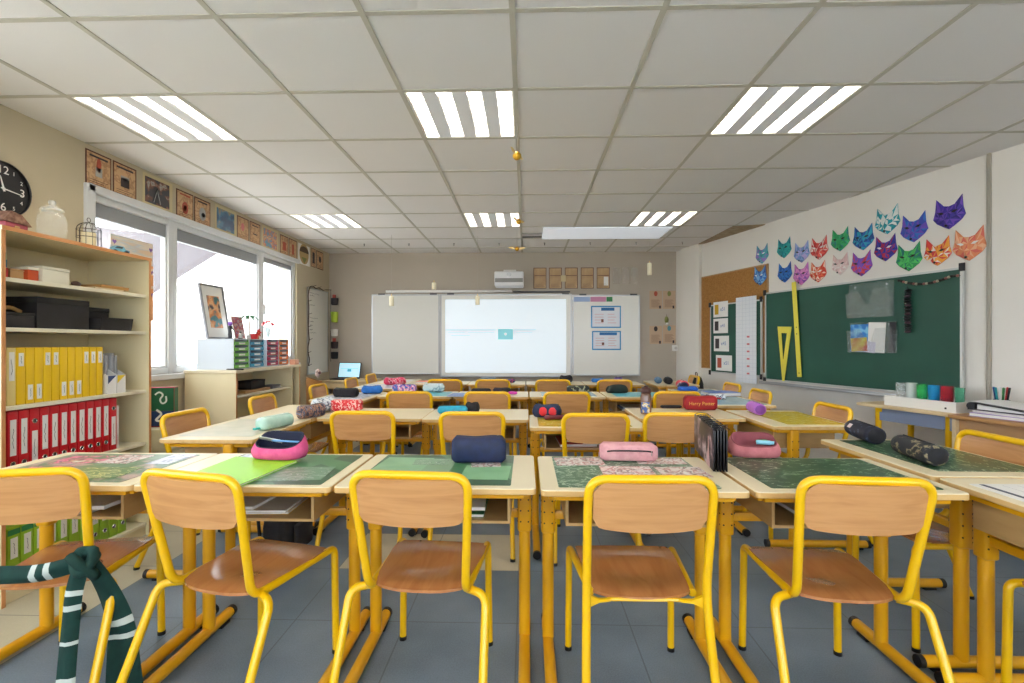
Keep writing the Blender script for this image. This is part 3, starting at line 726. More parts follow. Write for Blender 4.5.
# ================================================================== pencil cases and things on the desks
def fab(name, c1, c2=None, sc=60, rough=0.8): return mat(name, c1, rough=rough, noise=((c2, sc) if c2 else None), bump=0.25, bscale=400)
def sring(x, w, z0, z1, p=3.2, n=16):
    """superellipse cross-section ring in the yz plane"""
    out = []
    for k in range(n):
        a = 2*math.pi*k/n; ca, sa = math.cos(a), math.sin(a)
        out.append(Vector((x, math.copysign(abs(ca)**(2/p), ca)*w/2, (z0+z1)/2 + math.copysign(abs(sa)**(2/p), sa)*(z1-z0)/2)))
    return out
def loaf(label, L, W, H, m, zipm=None, rz=0, loc=(0,0), p=3.4, sag=0.0, zipz=None, group='pencil cases', name='pencil_case', cat='pencil case', extra=None, z=DH+0.003, tab=None, lump=0.0):
    if 4.4 < loc[1] < 5.5 and -1.35 < loc[0] < 1.45: loc = (loc[0]*4.93/max(4.93, loc[1]), min(loc[1], 4.93))
    r = empty(name, (loc[0], loc[1], z), math.radians(rz), label, cat, group); b = MB(); rings = []
    N = 14
    for i in range(N+1):
        t = i/N; x = -L/2 + L*t; e = min(t, 1-t)
        q_ = 0.22*W if p < 5 else 0.09*W; k = min(1, (e*L/q_ + 0.03))**0.5 if e*L < q_ else 1.0; k = max(k, 0.62) if p >= 5 else k
        h = H*(1 - sag*math.sin(math.pi*t)) * (0.25+0.75*k) * (1 + lump*math.sin(9*t+1)) ; w = W*(0.45+0.55*k) * (1 + lump*math.cos(7*t))
        zc = H/2*(1-(0.25+0.75*k))*0.9 if k < 1 else 0
        rings.append(sring(x, w, zc, zc+h, p))
    b.loft(rings); b.build('case_body', m, r, smooth=60)
    if zipm is not None:
        zz = MB()
        if zipz is None:
            pts = [(x, 0, H*(1 - sag*math.sin(math.pi*(x/L+0.5)))*(1 + lump*math.sin(9*(x/L+0.5)+1))+0.0004) for x in [(-0.42+0.84*q/10)*L for q in range(11)]]
            zz.tube(pts, 0.0024, n=6); px = pts[-2]
            pull = ((px[0], 0, px[2]+0.0015), (px[0]+0.004, 0.02, px[2]-0.002))
        else:
            pts = [(-L*0.40, -W/2-0.0004, H*zipz-0.004), (-L*0.3, -W/2-0.0012, H*zipz-0.001), (0, -W/2-0.0012, H*zipz), (L*0.3, -W/2-0.0012, H*zipz-0.001), (L*0.40, -W/2-0.0004, H*zipz-0.004)]
            zz.tube(fillet(pts, 0.05), 0.0034, n=6); pull = ((L*0.38, -W/2-0.003, H*zipz), (L*0.38, -W/2-0.005, H*zipz-0.02))
        z_ = zz.build('zip', zipm, r)
        MB().tube([pull[0], pull[1]], 0.0018, n=6).build('zip_pull', mat('zip_metal', '#a7a49c', rough=0.3, metal=0.9), z_)
    if tab:
        MB().box((-L/2-0.030, -0.012, H*0.15), (-L/2+0.012, 0.012, H*0.30), 0.004).build('side_tab', tab, r)
    return r
def tube_case(label, L, R, m, endm, rz, loc, z=DH+0.003, tilt=0, squash=0.92, patch=None):
    r = empty('pencil_case', (loc[0], loc[1], z), math.radians(rz), label, 'pencil case', 'tube pencil cases'); R2 = R*squash
    prof = [(R*0.80, -L/2), (R*0.97, -L/2+0.006), (R, -L/2+0.03), (R*1.02, -L*0.15), (R*0.99, L*0.2), (R, L/2-0.03), (R*0.97, L/2-0.006), (R*0.80, L/2)]
    MB().lathe(prof, (0, 0, R2), n=22, axis='x', sy=squash).build('case_body', m, r, smooth=60)
    for s in (-1, 1):
        MB().lathe([(R*0.78, s*(L/2+0.001)), (R*0.74, s*(L/2+0.0035))] if s > 0 else [(R*0.74, s*(L/2+0.0035)), (R*0.78, s*(L/2+0.001))], (0, 0, R2), n=20, axis='x', sy=squash).build('end_panel', endm, r, smooth=60)
    z_ = MB().tube([(x, 0, 2*R2+0.001) for x in (-L*0.42, 0, L*0.42)], 0.0025, n=6).build('zip', endm, r)
    MB().tube([(L*0.40, 0, 2*R2+0.003), (L*0.46, 0.012, 2*R2-0.001)], 0.0018, n=6).build('zip_pull', mat('zip_metal'), z_)
    if patch is not None:
        q = MB().box((-0.018, -0.001, -0.012), (0.018, 0.0008, 0.012), 0.0003).build('patch_label', patch, r); q.location = (-L*0.22, -R*0.92, R2*1.45); q.rotation_euler = (math.radians(-38), 0, 0)
    return r
def open_pouch(label, L, W, H, m, lining, rz, loc, zipm, z=DH+0.003, top=None, dent=0.3, items=None):
    if loc[1] > 4.4: loc = (loc[0]*4.90/max(4.90, loc[1]), min(loc[1], 4.90))
    r = empty('pencil_pouch', (loc[0], loc[1], z), math.radians(rz), label, 'pencil case', 'open pencil pouches'); back = 0.0 if dent < 0 else 0.42
    def ring(k, zf, kk=0.0, n=28, front=0.0):
        out = []
        for i in range(n):
            a = 2*math.pi*i/n; ca, sa = math.cos(a), math.sin(a); pp = 2.8
            x = math.copysign(abs(ca)**(2/pp), ca)*L/2*k; y = math.copysign(abs(sa)**(2/pp), sa)*W/2*k
            zz = zf*H*(1 - kk*max(0, -sa) + (back*max(0, sa)**0.7 if kk > 0 else 0)) * (1 + 0.04*math.sin(3*a))
            out.append(Vector((x, y, zz)))
        return out
    b = MB(); b.loft([ring(0.80, 0.0), ring(0.93, 0.05), ring(1.0, 0.28), ring(1.0, 0.55, dent*0.5), ring(0.93, 0.86, dent), ring(0.84, 1.0, dent)], cap=False)
    b.bm.faces.new([b.bm.verts.new(p) for p in reversed(ring(0.80, 0.0))]); b.build('case_body', m, r, smooth=60)
    b = MB(); b.loft([ring(0.84, 1.0, dent), ring(0.78, 0.93, dent), ring(0.82, 0.5, dent*0.4), ring(0.74, 0.12)], cap=False)
    b.bm.faces.new([b.bm.verts.new(p) for p in ring(0.74, 0.12)]); b.build('lining', lining, r, smooth=60)
    b = MB(); b.tube(ring(0.835, 1.01, dent), 0.0028, n=6, closed=True); b.build('zip', zipm, r)
    return r
M_navy = fab('navy_cloth', '#0e1a3c', '#13244c', 30, 0.6); M_navyzip = mat('dark_navy_zip', '#0c1430', rough=0.5)
M_blush = fab('blush_cloth', '#d6a0a3', '#ca9196', 40); M_blackzip = mat('black_zip', '#17161a', rough=0.5)
M_dusty = fab('dusty_pink_cloth', '#cf8087', '#bf6f77', 30); M_dustyd = fab('dusty_pink_lining', '#8f4b54')
M_hot = fab('bright_pink_cloth', '#e05f92', '#cf4c84', 30); M_navyl = fab('navy_lining', '#141a33')
M_camo = ramp_mat('dark_camouflage_cloth', [(0, '#14161c'), (0.52, '#1c2028'), (0.56, '#8a7f62'), (0.585, '#6b6750'), (0.61, '#2b342f'), (0.66, '#14161c')], scale=(14, 14, 14), tscale=1.3, detail=3, rough=0.75, rand=True)
M_speck = ramp_mat('navy_speckled_cloth', [(0, '#15182a'), (0.60, '#1b2035'), (0.66, '#4a5a76'), (0.72, '#15182a')], scale=(26, 26, 26), tscale=1.5, detail=3, rough=0.7)
M_mint = mat('mint_translucent_vinyl', '#bfe0d2', rough=0.25, noise=('#aed6c8', 25), coat=0.3)
M_redpat = ramp_mat('red_patterned_cloth', [(0, '#c8202a'), (0.5, '#d22a33'), (0.58, '#eed8d2'), (0.66, '#cc222c')], scale=(40, 40, 40), tscale=1.2, detail=2, rough=0.6)
M_bluepat = ramp_mat('blue_pink_patterned_cloth', [(0, '#274f9d'), (0.45, '#3763b5'), (0.55, '#d76f9d'), (0.63, '#e8e6ee'), (0.7, '#2b4f9a')], scale=(30, 30, 30), tscale=1.2, detail=2, rough=0.6)
M_wbpat = ramp_mat('white_blue_patterned_cloth', [(0, '#22305a'), (0.42, '#e3e6ea'), (0.52, '#c4d2de'), (0.58, '#2b3860'), (0.68, '#e8eaec')], scale=(26, 26, 26), tscale=1.2, detail=2, rough=0.6)
M_featherpat = ramp_mat('feather_patterned_cloth', [(0, '#232a42'), (0.45, '#3c3b50'), (0.52, '#b78a6c'), (0.58, '#39304a'), (0.66, '#8e9bb4')], scale=(60, 14, 30), tscale=1.2, detail=3, rough=0.6)
M_coral = mat('coral_plastic', '#e5765f', rough=0.4); M_teal = mat('teal_cloth', '#1fa0bd', rough=0.6, noise=('#2b8fb0', 30)); M_blue = fab('plain_blue_cloth', '#2f74c4', '#2465b3', 30)
M_dred = fab('dark_red_cloth', '#9c111b', '#8d0e17', 30, 0.6); M_gold = mat('gold_print', '#d6a34a', rough=0.4, metal=0.3)
M_lilac = mat('lilac_cloth', '#a85fc0', rough=0.5, noise=('#b774cb', 20)); M_red = mat('bright_red_cloth', '#d42a32', rough=0.6)
M_blackc = fab('black_cloth', '#1b1b20', '#232328', 30); M_brown = mat('brown_leather', '#5f3f33', rough=0.4, noise=('#6f4c3e', 20))
M_peri = mat('periwinkle_card', '#7f9bd0', rough=0.5)

P = lambda px, py, z=DH+0.003: at_z(px, py, z).to_2d()
def mid(px0, px1, py): a, b = P(px0, py), P(px1, py); return (a+b)/2, (b-a).length
# front row
c_, L_ = mid(451, 505, 464)
loaf('solid navy blue zipped pencil case on the green patchwork mat', 0.225, 0.085, 0.105, M_navy, M_navyzip, rz=2, loc=(c_.x, c_.y+0.045), p=5, lump=0.02)
c_, L_ = mid(600, 660, 462)
loaf('blush pink box pencil case with a dark zip along its side', 0.235, 0.085, 0.072, M_blush, M_blackzip, rz=-2, loc=(c_.x, c_.y+0.04), p=5, zipz=0.66)
c_, L_ = mid(249, 306, 461)
pp = open_pouch('pink pencil pouch gaping open with navy lining, on the lime green folder', 0.235, 0.13, 0.072, M_hot, M_navyl, -8, (c_.x+0.0, c_.y+0.02), M_navyzip, z=DH+0.0145, dent=0.35)
c_, L_ = mid(732, 786, 458)
open_pouch('dusty pink pencil pouch gaping open on the dark green mat', 0.215, 0.13, 0.066, M_dusty, M_dustyd, -6, (c_.x, c_.y+0.05), M_dustyd, dent=0.3)
def small(name, mb, mats, loc, rz, label, cat, group=None, smooth=40, rx=0, ry=0):
    o = mb.build(name, mats, smooth=smooth); put(o, loc, math.radians(rz), math.radians(rx), math.radians(ry)); tag(o, label, cat, group); return o
small('eraser', MB().box((-0.024, -0.010, 0), (0.024, 0.010, 0.012), 0.003), mat('green_rubber', '#3f9a5d', rough=0.6), (c_.x+0.035, c_.y+0.048, DH+0.060), 10, 'green rubber on the rim of the dusty pink pouch', 'eraser', ry=0)
small('glue_stick', MB().lathe([(0.009, -0.035), (0.010, -0.033), (0.010, 0.02), (0.008, 0.022), (0.008, 0.035)], n=12, axis='x'), mat('pale_blue_plastic', '#8ccbe0', rough=0.4), (c_.x+0.04, c_.y+0.028, DH+0.064), -20, 'pale blue glue stick in the open dusty pink pouch', 'glue stick')
c2, _ = mid(249, 306, 461)
small('paper_note', MB().box((-0.045, -0.025, 0), (0.045, 0.025, 0.002)), M_paper, (c2.x-0.045, c2.y+0.03, DH+0.086), 18, 'crumpled white note poking from the pink pouch with navy lining', 'note', rx=-24, ry=14)
small('pen', MB().lathe([(0.002, -0.06), (0.0045, -0.05), (0.0045, 0.05), (0.003, 0.06)], n=8, axis='x'), mat('light_blue_pen', '#6fa6d8', rough=0.4), (c2.x+0.03, c2.y+0.02, DH+0.082), 15, 'light blue pen lying in the pink pouch with navy lining', 'pen', ry=6)

# standing photo file
sf = empty('accordion_file', (*P(714, 470).to_3d()[:2], DH+0.003), 0)
nr, fr = at_z(714, 471.5, DH+0.003), at_z(695, 448, DH+0.003)
a_ = math.atan2(fr.y-nr.y, fr.x-nr.x); Ld = (fr-nr).length
sf.location = nr; sf.rotation_euler = (0, 0, a_); tag(sf, 'black concertina file standing on edge beside the blush pink case', 'file')
M_blkgloss = mat('glossy_black_plastic', '#0e0e12', rough=0.35)
M_filephoto = ramp_mat('dark_portrait_print', [(0, '#17151a'), (0.48, '#221f26'), (0.56, '#7d6a70'), (0.64, '#c9b9be'), (0.72, '#19171c')], scale=(9, 9, 9), tscale=1.2, detail=3, rough=0.35, spec=0.3)
for k in range(5):
    MB().box((0.0, -0.006-0.011*k, 0), (Ld, -0.001-0.011*k, 0.158), 0.0015).build('divider', M_blkgloss, sf)
MB().box((0.0, 0.0, 0), (Ld, 0.003, 0.162), 0.001).build('front_cover', M_filephoto, sf)
b = MB(); b.prism([(0.06, 0.0), (0.13, 0.0), (0.115, 0.04), (0.10, 0.075), (0.097, 0.12), (0.088, 0.12), (0.083, 0.07)], 0.0032, 0.0044, plane='xz'); b.build('cover_figure', mat('pale_print_rose', '#c7a1a4', rough=0.3), sf, smooth=0)
b = MB()
for k in range(9): b.tube([(0.01+k*(Ld-0.02)/8, -0.030+0.03*math.cos(t), 0.160+0.010*math.sin(t)) for t in [math.pi*q/8 for q in range(9)]], 0.0015, n=6)
b.build('spiral_binding', mat('binding_wire', '#2a2a30', rough=0.3, metal=0.7), sf)

# camouflage cases on G
def along(pxa, pya, pxb, pyb):
    a, b = P(pxa, pya), P(pxb, pyb); return ((a+b)/2), math.degrees(math.atan2((b-a).y, (b-a).x)), (b-a).length
c_, an, L_ = along(840, 432, 880, 449)
tube_case('navy speckled tube pencil case with a small red and white patch', 0.255, 0.047, M_speck, M_blackc, an, (c_.x+0.03, c_.y+0.0), patch=mat('patch_white', '#dfcfd0', rough=0.6))
c_, an, L_ = along(886, 450, 932, 468)
tube_case('dark camouflage tube pencil case nearest the white planner', 0.255, 0.046, M_camo, M_blackc, an, (c_.x+0.03, c_.y-0.02))
# second row
c_, an, L_ = along(252, 433, 291, 425)
loaf('mint translucent pencil case with a turquoise tab', 0.235, 0.085, 0.075, M_mint, mat('pale_zip', '#dcebe5', rough=0.5), rz=an+180 if False else an, loc=(c_.x, c_.y+0.03), p=2.6, tab=mat('turquoise_tab', '#35b5ae', rough=0.4))
c_, an, L_ = along(291, 423, 310, 416)
loaf('dark feather-patterned pencil case behind the mint one', 0.20, 0.07, 0.085, M_featherpat, M_navyzip, rz=62, loc=(c_.x+0.03, c_.y+0.085), p=2.8, lump=0.03)
c_, L_ = mid(310, 330, 413)
tube_case('white and blue patterned tube case left of the red patterned case', 0.17, 0.052, M_wbpat, M_wbpat, 62, (c_.x-0.005, c_.y+0.085))
c_, L_ = mid(328, 361, 411.5)
loaf('red patterned box pencil case on the second row', 0.225, 0.08, 0.082, M_redpat, mat('pink_zip', '#e7b9b4', rough=0.5), rz=2, loc=(c_.x, c_.y+0.04), p=6)
c_, L_ = mid(437, 466, 414.5)
loaf('turquoise pencil case with a black end on the second row', 0.21, 0.075, 0.055, M_teal, M_navyzip, rz=8, loc=(c_.x, c_.y+0.05), p=2.6)
loaf('small crumpled black pouch behind the turquoise pencil case', 0.10, 0.07, 0.075, M_blackc, None, rz=-20, loc=(c_.x+0.135, c_.y+0.095), p=2.4, lump=0.06)
c_, L_ = mid(534, 567, 419)
pz = loaf('navy pencil pouch with two red panels on the yellow mat', 0.19, 0.09, 0.088, fab('navy_pouch_cloth', '#1d2742', '#232e4c', 30), M_blackzip, rz=-16, loc=(c_.x-0.02, c_.y+0.06), p=2.5, lump=0.04)
for dx in (-0.018, 0.048):
    MB().ball((0, 0, 0), 0.034, n=14, sc=(0.85, 0.30, 0.88)).build('red_panel', M_red, pz).location = (dx, -0.040, 0.045)
loaf('slim maroon glasses case in front of the red and navy pouch', 0.15, 0.045, 0.028, mat('maroon_leather', '#6a2530', rough=0.5), None, rz=14, loc=(c_.x+0.03, c_.y-0.015), p=2.2, name='glasses_case', cat='glasses case', group=None)
# bottle on Q4
bt = P(647, 414); bo = empty('drinking_bottle', (bt.x, bt.y+0.03, DH+0.0005), 0, 'brown drinking bottle with a blue panel, standing on a second-row desk', 'bottle')
MB().lathe([(0.034, 0), (0.037, 0.004), (0.038, 0.03), (0.038, 0.125), (0.034, 0.140), (0.030, 0.148)], n=24).build('bottle_body', mat('smoked_brown_plastic', '#6b4a3c', rough=0.2, coat=0.5, noise=('#7a5746', 10)), bo, smooth=50)
MB().lathe([(0.034, 0.148), (0.036, 0.152), (0.036, 0.172), (0.028, 0.182), (0.014, 0.188), (0.012, 0.196), (0.001, 0.198)], n=24).build('bottle_cap', mat('maroon_brown_cap', '#4f2f2a', rough=0.3), bo, smooth=50)
b = MB(); b.loft([[Vector((math.cos(a)*0.0388, math.sin(a)*0.0388, z)) for z in (0.012, 0.085)] + [Vector((math.cos(a)*0.0382, math.sin(a)*0.0382, z)) for z in (0.085, 0.012)] for a in [math.radians(200+8*k) for k in range(13)]])
b.build('bottle_print', ramp_mat('blue_yellow_print', [(0, '#2b4f92'), (0.5, '#3c63ad'), (0.57, '#e0c04a'), (0.63, '#e9eaf0'), (0.7, '#24427e')], scale=(30, 30, 30), rough=0.3), bo, smooth=50)
c_, L_ = mid(685, 719, 410.5)
hp = loaf('dark red box pencil case with gold lettering on its side', 0.235, 0.075, 0.105, M_dred, M_blackzip, rz=0, loc=(c_.x, c_.y+0.04), p=6, lump=0.01)
t = text_mesh('gold_lettering', 'Harry Potter', 0.036, M_gold, hp); t.location = (0.0, -0.0392, 0.050)
MB().box((0.0, -0.006, 0), (0.045, 0.006, 0.010), 0.003).build('carry_loop', M_dred, hp).location = (0.110, 0.0, 0.080)
c_, L_ = mid(658, 684, 408)
loaf('slim black pen case between the brown bottle and the dark red case', 0.16, 0.05, 0.022, M_blackc, None, rz=3, loc=(c_.x, c_.y), p=2.4)
# R1 lilac tube
c_, an, L_ = along(750, 411, 768, 419)
tube_case('lilac tube pencil case on the right side desk', 0.19, 0.043, M_lilac, mat('plum_end_panel', '#7b3f94', rough=0.5), an, (c_.x+0.01, c_.y+0.06))
# R2, R3
c_, an, L_ = along(676, 385, 694, 391)
tube_case('red and navy tube pencil case on the right side desk', 0.22, 0.055, ramp_mat('red_navy_panels', [(0, '#c92434'), (0.50, '#d23040'), (0.55, '#e9e4e6'), (0.60, '#1d2a55')], scale=(7, 7, 7), tscale=1.1, rough=0.6), M_navy, an-6, (1.665, 5.24))
def tray_folder(px0, px1, py, w, d, m, label, rz=0, key=None, t=0.012, z=DH+0.0035, dy=0.0):
    c, L = mid(px0, px1, py); r = empty('folder', (c.x, c.y+0.1+dy, z), math.radians(rz), label, 'folder')
    MB().box((-w/2, -d/2, t-0.002), (w/2, d/2, t), 0.0006).build('cover', m, r, smooth=0); MB().box((-w/2+0.005, -d/2+0.004, 0.002), (w/2-0.005, d/2-0.004, t-0.0022)).build('pages', M_paper, r, smooth=0)
    MB().box((-w/2, -d/2, 0), (w/2, d/2, 0.0018), 0.0006).build('back_cover', m, r, smooth=0); return r
tray_folder(697, 726, 392.5, 0.30, 0.22, mat('cobalt_plastic', '#2f6ac2', rough=0.3), 'flat cobalt blue folder on the right side desk near the squared paper', rz=2, t=0.03, dy=-0.32)
loaf('crushed royal blue pouch just left of the red and navy tube case', 0.20, 0.10, 0.05, fab('royal_blue_cloth', '#2a5bb5', '#2f66c4', 30), M_navyzip, rz=8, loc=(1.665, 5.06), p=2.4, lump=0.05)
loaf('small grey blue patterned pouch behind the dark red lettered case', 0.17, 0.08, 0.05, M_wbpat, None, rz=-20, loc=(on_desk('R2', 0.05, 0.08)), p=2.4, lump=0.05)
# third row
c_, L_ = mid(332, 356, 397.5)
loaf('black rectangular pencil case on the third window-side desk', 0.23, 0.09, 0.085, M_blackc, M_blackzip, rz=-3, loc=(c_.x, c_.y+0.05), p=4, sag=0.06)
c_, L_ = mid(361, 380, 394)
loaf('plain blue slumped pouch beside the black rectangular case', 0.20, 0.10, 0.075, M_blue, M_navyzip, rz=12, loc=(c_.x, c_.y+0.05), p=2.6, lump=0.06)
c_, L_ = mid(391, 416, 391)
loaf('blue and pink patterned box pencil case on the third row', 0.235, 0.08, 0.075, M_bluepat, M_navyzip, rz=0, loc=(c_.x, c_.y+0.04), p=6)
c_, L_ = mid(421, 445, 391)
loaf('clear white pencil case on the third row', 0.22, 0.09, 0.085, ramp_mat('clear_vinyl_contents', [(0, '#dfe6e6'), (0.5, '#cfd9da'), (0.6, '#7f9aa8'), (0.66, '#e3e9e8')], scale=(14, 14, 14), rough=0.15, coat=0.4), mat('pale_zip'), rz=-2, loc=(c_.x, c_.y+0.04), p=3)
tray_folder(452, 468, 396.5, 0.22, 0.26, M_peri, 'periwinkle blue folder flat on the third row', rz=-4, t=0.008)
c_, L_ = mid(470, 491, 391)
loaf('flat black pencil case behind the periwinkle folder', 0.2, 0.07, 0.035, M_blackc, M_blackzip, rz=0, loc=(c_.x, c_.y+0.08), p=3)
loaf('black and purple pencil case right of the flat black one on the third row', 0.18, 0.07, 0.042, mat('black_purple_cloth', '#2a1d36', rough=0.6, noise=('#1a171f', 20)), M_blackzip, rz=-6, loc=(c_.x+0.22, c_.y+0.04), p=2.3, lump=0.05)
c_, L_ = mid(508, 517, 395)
loaf('small magenta pouch at the end of the periwinkle folder desk', 0.09, 0.05, 0.03, mat('magenta_cloth', '#c43ba4', rough=0.5), None, rz=0, loc=(c_.x, c_.y+0.05), p=2.4)
c_, L_ = mid(567, 591, 391)
loaf('black floral pencil case on the third row', 0.22, 0.08, 0.068, ramp_mat('black_floral_cloth', [(0, '#1d2220'), (0.55, '#20251f'), (0.60, '#b9b27f'), (0.66, '#6d7f8f'), (0.72, '#1a1d1b')], scale=(30, 30, 30), rough=0.6), M_blackzip, rz=3, loc=(c_.x-0.005, c_.y+0.05), p=5)
c_, L_ = mid(606, 630, 391)
open_pouch('open black case with tan flap on the turquoise mat', 0.22, 0.10, 0.06, fab('black_green_cloth', '#1d2723'), mat('tan_lining', '#a98352', rough=0.7), 4, (c_.x, c_.y+0.06), M_blackzip, dent=-0.35)
# fourth row and corners
def px6(px, y=6.2): return at_y(px, 380, y).x
def mf(loc, w, d, m, label, rz, t):
    r = empty('folder', (loc[0], loc[1], DH+0.0005), math.radians(rz), label, 'folder')
    MB().box((-w/2, -d/2, t-0.002), (w/2, d/2, t), 0.0006).build('cover', m, r, smooth=0); MB().box((-w/2+0.005, -d/2+0.004, 0.002), (w/2-0.005, d/2-0.004, t-0.0022)).build('pages', M_paper, r, smooth=0)
    MB().box((-w/2, -d/2, 0), (w/2, d/2, 0.0018), 0.0006).build('back_cover', m, r, smooth=0)
loaf('pink and red floral pouch on the rear left desks', 0.26, 0.12, 0.085, ramp_mat('pink_floral_cloth', [(0, '#b91d3d'), (0.5, '#cf3358'), (0.58, '#eaa7b8'), (0.66, '#a01734')], scale=(30, 30, 30), rough=0.6), None, rz=14, loc=(px6(395, 5.75), 5.75), p=2.4, lump=0.08)
mf((px6(428, 6.1), 6.1), 0.26, 0.2, M_coral, 'coral red folder at the left of the back row', -6, 0.02)
ZD = DH+0.0006
loaf('dark green and red pencil roll behind the back-row chair nearest the left', 0.25, 0.07, 0.045, ramp_mat('dark_tartan_cloth', [(0, '#20302c'), (0.5, '#26312f'), (0.57, '#a03740'), (0.64, '#1f2a38')], scale=(24, 24, 24), rough=0.6), None, rz=0, loc=(px6(451), 6.2), p=2.3, lump=0.07, z=ZD)
loaf('slate blue oblong box on the back row under the projected screen', 0.20, 0.08, 0.055, mat('slate_blue_plastic', '#6d7f95', rough=0.4), None, rz=0, loc=(px6(488), 6.24), p=7, name='pencil_box', cat='box', group=None, z=ZD)
loaf('navy and pink pouch right of the slate blue box', 0.16, 0.07, 0.05, ramp_mat('navy_pink_cloth', [(0, '#222b54'), (0.5, '#2b3566'), (0.56, '#c84a7c'), (0.63, '#222b54')], scale=(20, 20, 20), rough=0.6), None, rz=-6, loc=(px6(509), 6.12), p=2.4, lump=0.05, z=ZD)
loaf('black rounded pencil case on the back row left of the right whiteboard', 0.17, 0.1, 0.09, M_blackc, None, rz=0, loc=(px6(566), 6.2), p=2.2, lump=0.05, z=ZD)
loaf('bright blue pouch behind the chair under the blue notices', 0.16, 0.08, 0.05, M_blue, None, rz=0, loc=(px6(598), 6.22), p=2.4, lump=0.05, z=ZD)
loaf('small purple case under the lower blue notice', 0.11, 0.08, 0.065, mat('purple_cloth', '#5d4a86', rough=0.6), None, rz=0, loc=(px6(619), 6.26), p=2.2, z=ZD)
tube_case('steel blue round pencil case at the right end of the back row', 0.14, 0.043, mat('steel_blue_cloth', '#4b6a86', rough=0.6), mat('steel_blue_cloth'), 80, (px6(658, 6.08), 6.08), z=ZD)
tube_case('black round pencil case beside the steel blue one', 0.14, 0.047, M_blackc, M_blackc, 84, (px6(668, 5.97), 5.97), z=ZD)
# backpack hung on the farthest right chair
bp = empty('backpack', (2.10, 6.19, 0.535), math.radians(90), 'small black backpack hanging on the farthest chalkboard-side chair', 'backpack')
b = MB(); rings = [sring(0, 0.001, 0, 0)]
rings = []
for z, w, d in ((0, 0.17, 0.08), (0.02, 0.205, 0.105), (0.12, 0.21, 0.115), (0.22, 0.19, 0.10), (0.28, 0.13, 0.07), (0.30, 0.06, 0.03)):
    rings.append([Vector((math.copysign(abs(math.cos(a))**0.7, math.cos(a))*w/2, -0.06+math.copysign(abs(math.sin(a))**0.7, math.sin(a))*d/2, z)) for a in [2*math.pi*k/20 for k in range(20)]])
b.loft(rings); b.build('bag_body', M_blackc, bp, smooth=60)
MB().tube(fillet([(-0.03, -0.05, 0.285), (-0.03, -0.04, 0.345), (0.03, -0.04, 0.345), (0.03, -0.05, 0.285)], 0.02), 0.005, n=8).build('top_handle', M_blackc, bp)
MB().box((-0.07, -0.135, 0.03), (0.07, -0.112, 0.14), 0.012).build('front_pocket', fab('charcoal_cloth', '#26262c'), bp)
MB().tube([(-0.06, -0.112, 0.19), (0, -0.117, 0.235), (0.06, -0.112, 0.19)], 0.003, n=6).build('zip', mat('zip_metal'), bp)
# dark rucksack on the floor beneath the left desks
rk = empty('backpack', (-1.43, 2.86, 0.0), math.radians(90), 'black rucksack on the floor under the window-side desks', 'backpack')
b = MB(); rings = []
for z, w, d in ((0, 0.24, 0.14), (0.03, 0.29, 0.18), (0.18, 0.30, 0.19), (0.32, 0.26, 0.16), (0.40, 0.16, 0.09)):
    rings.append([Vector((math.copysign(abs(math.cos(a))**0.7, math.cos(a))*w/2, math.copysign(abs(math.sin(a))**0.7, math.sin(a))*d/2, z)) for a in [2*math.pi*k/20 for k in range(20)]])
b.loft(rings); b.build('bag_body', M_blackc, rk, smooth=60)
MB().box((-0.10, -0.125, 0.04), (0.10, -0.09, 0.20), 0.015).build('front_pocket', mat('charcoal_cloth'), rk)
for s in (-1, 1): MB().tube(fillet([(s*0.07, 0.04, 0.39), (s*0.08, 0.13, 0.30), (s*0.09, 0.10, 0.06)], 0.06), 0.010, n=8).build('shoulder_strap', M_blackc, rk)

# books and papers inside the book boxes
cols = ['#3c7d4b', '#c7413b', '#d9d4c6', '#4a72b0', '#e0b637', '#8a5b93', '#2f8f95', '#b8b2a5']
bkm = [mat('cover_' + n, c, rough=0.5) for n, c in zip(('green', 'red', 'cream', 'blue', 'yellow', 'purple', 'teal', 'grey'), cols)]
cn = ['green', 'red', 'cream', 'blue', 'yellow', 'purple', 'teal', 'grey']
where = {'A': 'leftmost front desk', 'B': 'front desk with the lime folder', 'C': 'front desk with the navy case', 'D': 'front desk with the blush pink case', 'E': 'front desk with the dusty pink pouch',
         'Q1': 'desk with the red patterned case', 'Q2': 'desk with the turquoise case', 'Q3': 'desk with the red and navy pouch', 'Q4': 'desk with the brown bottle', 'R3b': 'third-row desk with the periwinkle folder', 'R3d': 'third-row desk with the open dark case'}
pos = ['bottom of the pile', 'in the middle of the pile', 'top of the pile']
random.seed(11)
for key, seq in (('A', (7, 2)), ('B', (4, 7, 2)), ('C', (0, 7, 2)), ('D', (0, 2)), ('E', (3, 7)), ('Q1', (7, 5)), ('Q2', (7, 0)), ('Q3', (1, 2, 4)), ('Q4', (3, 7)), ('R3b', (5, 2)), ('R3d', (3, 2))):
    z = 0.6105
    for k, ci in enumerate(seq):
        t = random.uniform(0.010, 0.018); w, d = random.uniform(0.19, 0.24), random.uniform(0.26, 0.30); a = random.uniform(-4, 4)
        x, y = on_desk(key, random.uniform(-0.10, 0.10), 0.0)
        r = empty('exercise_book', (x, y, z), math.radians(DESKS[key][2]+a), '%s exercise book inside the %s, %s' % (cn[ci], where[key], 'lowest' if k == 0 else ('topmost' if k == len(seq)-1 else 'middle one')), 'book', 'books in the desk boxes')
        MB().box((-w/2, -d/2, t-0.001), (w/2, d/2, t)).build('cover', bkm[ci], r, smooth=0); MB().box((-w/2+0.002, -d/2+0.002, 0.001), (w/2-0.002, d/2-0.002, t-0.0011)).build('pages', M_paper, r, smooth=0)
        MB().box((-w/2, -d/2, 0), (w/2, d/2, 0.0009)).build('back_cover', bkm[ci], r, smooth=0)
        z += t + 0.0005

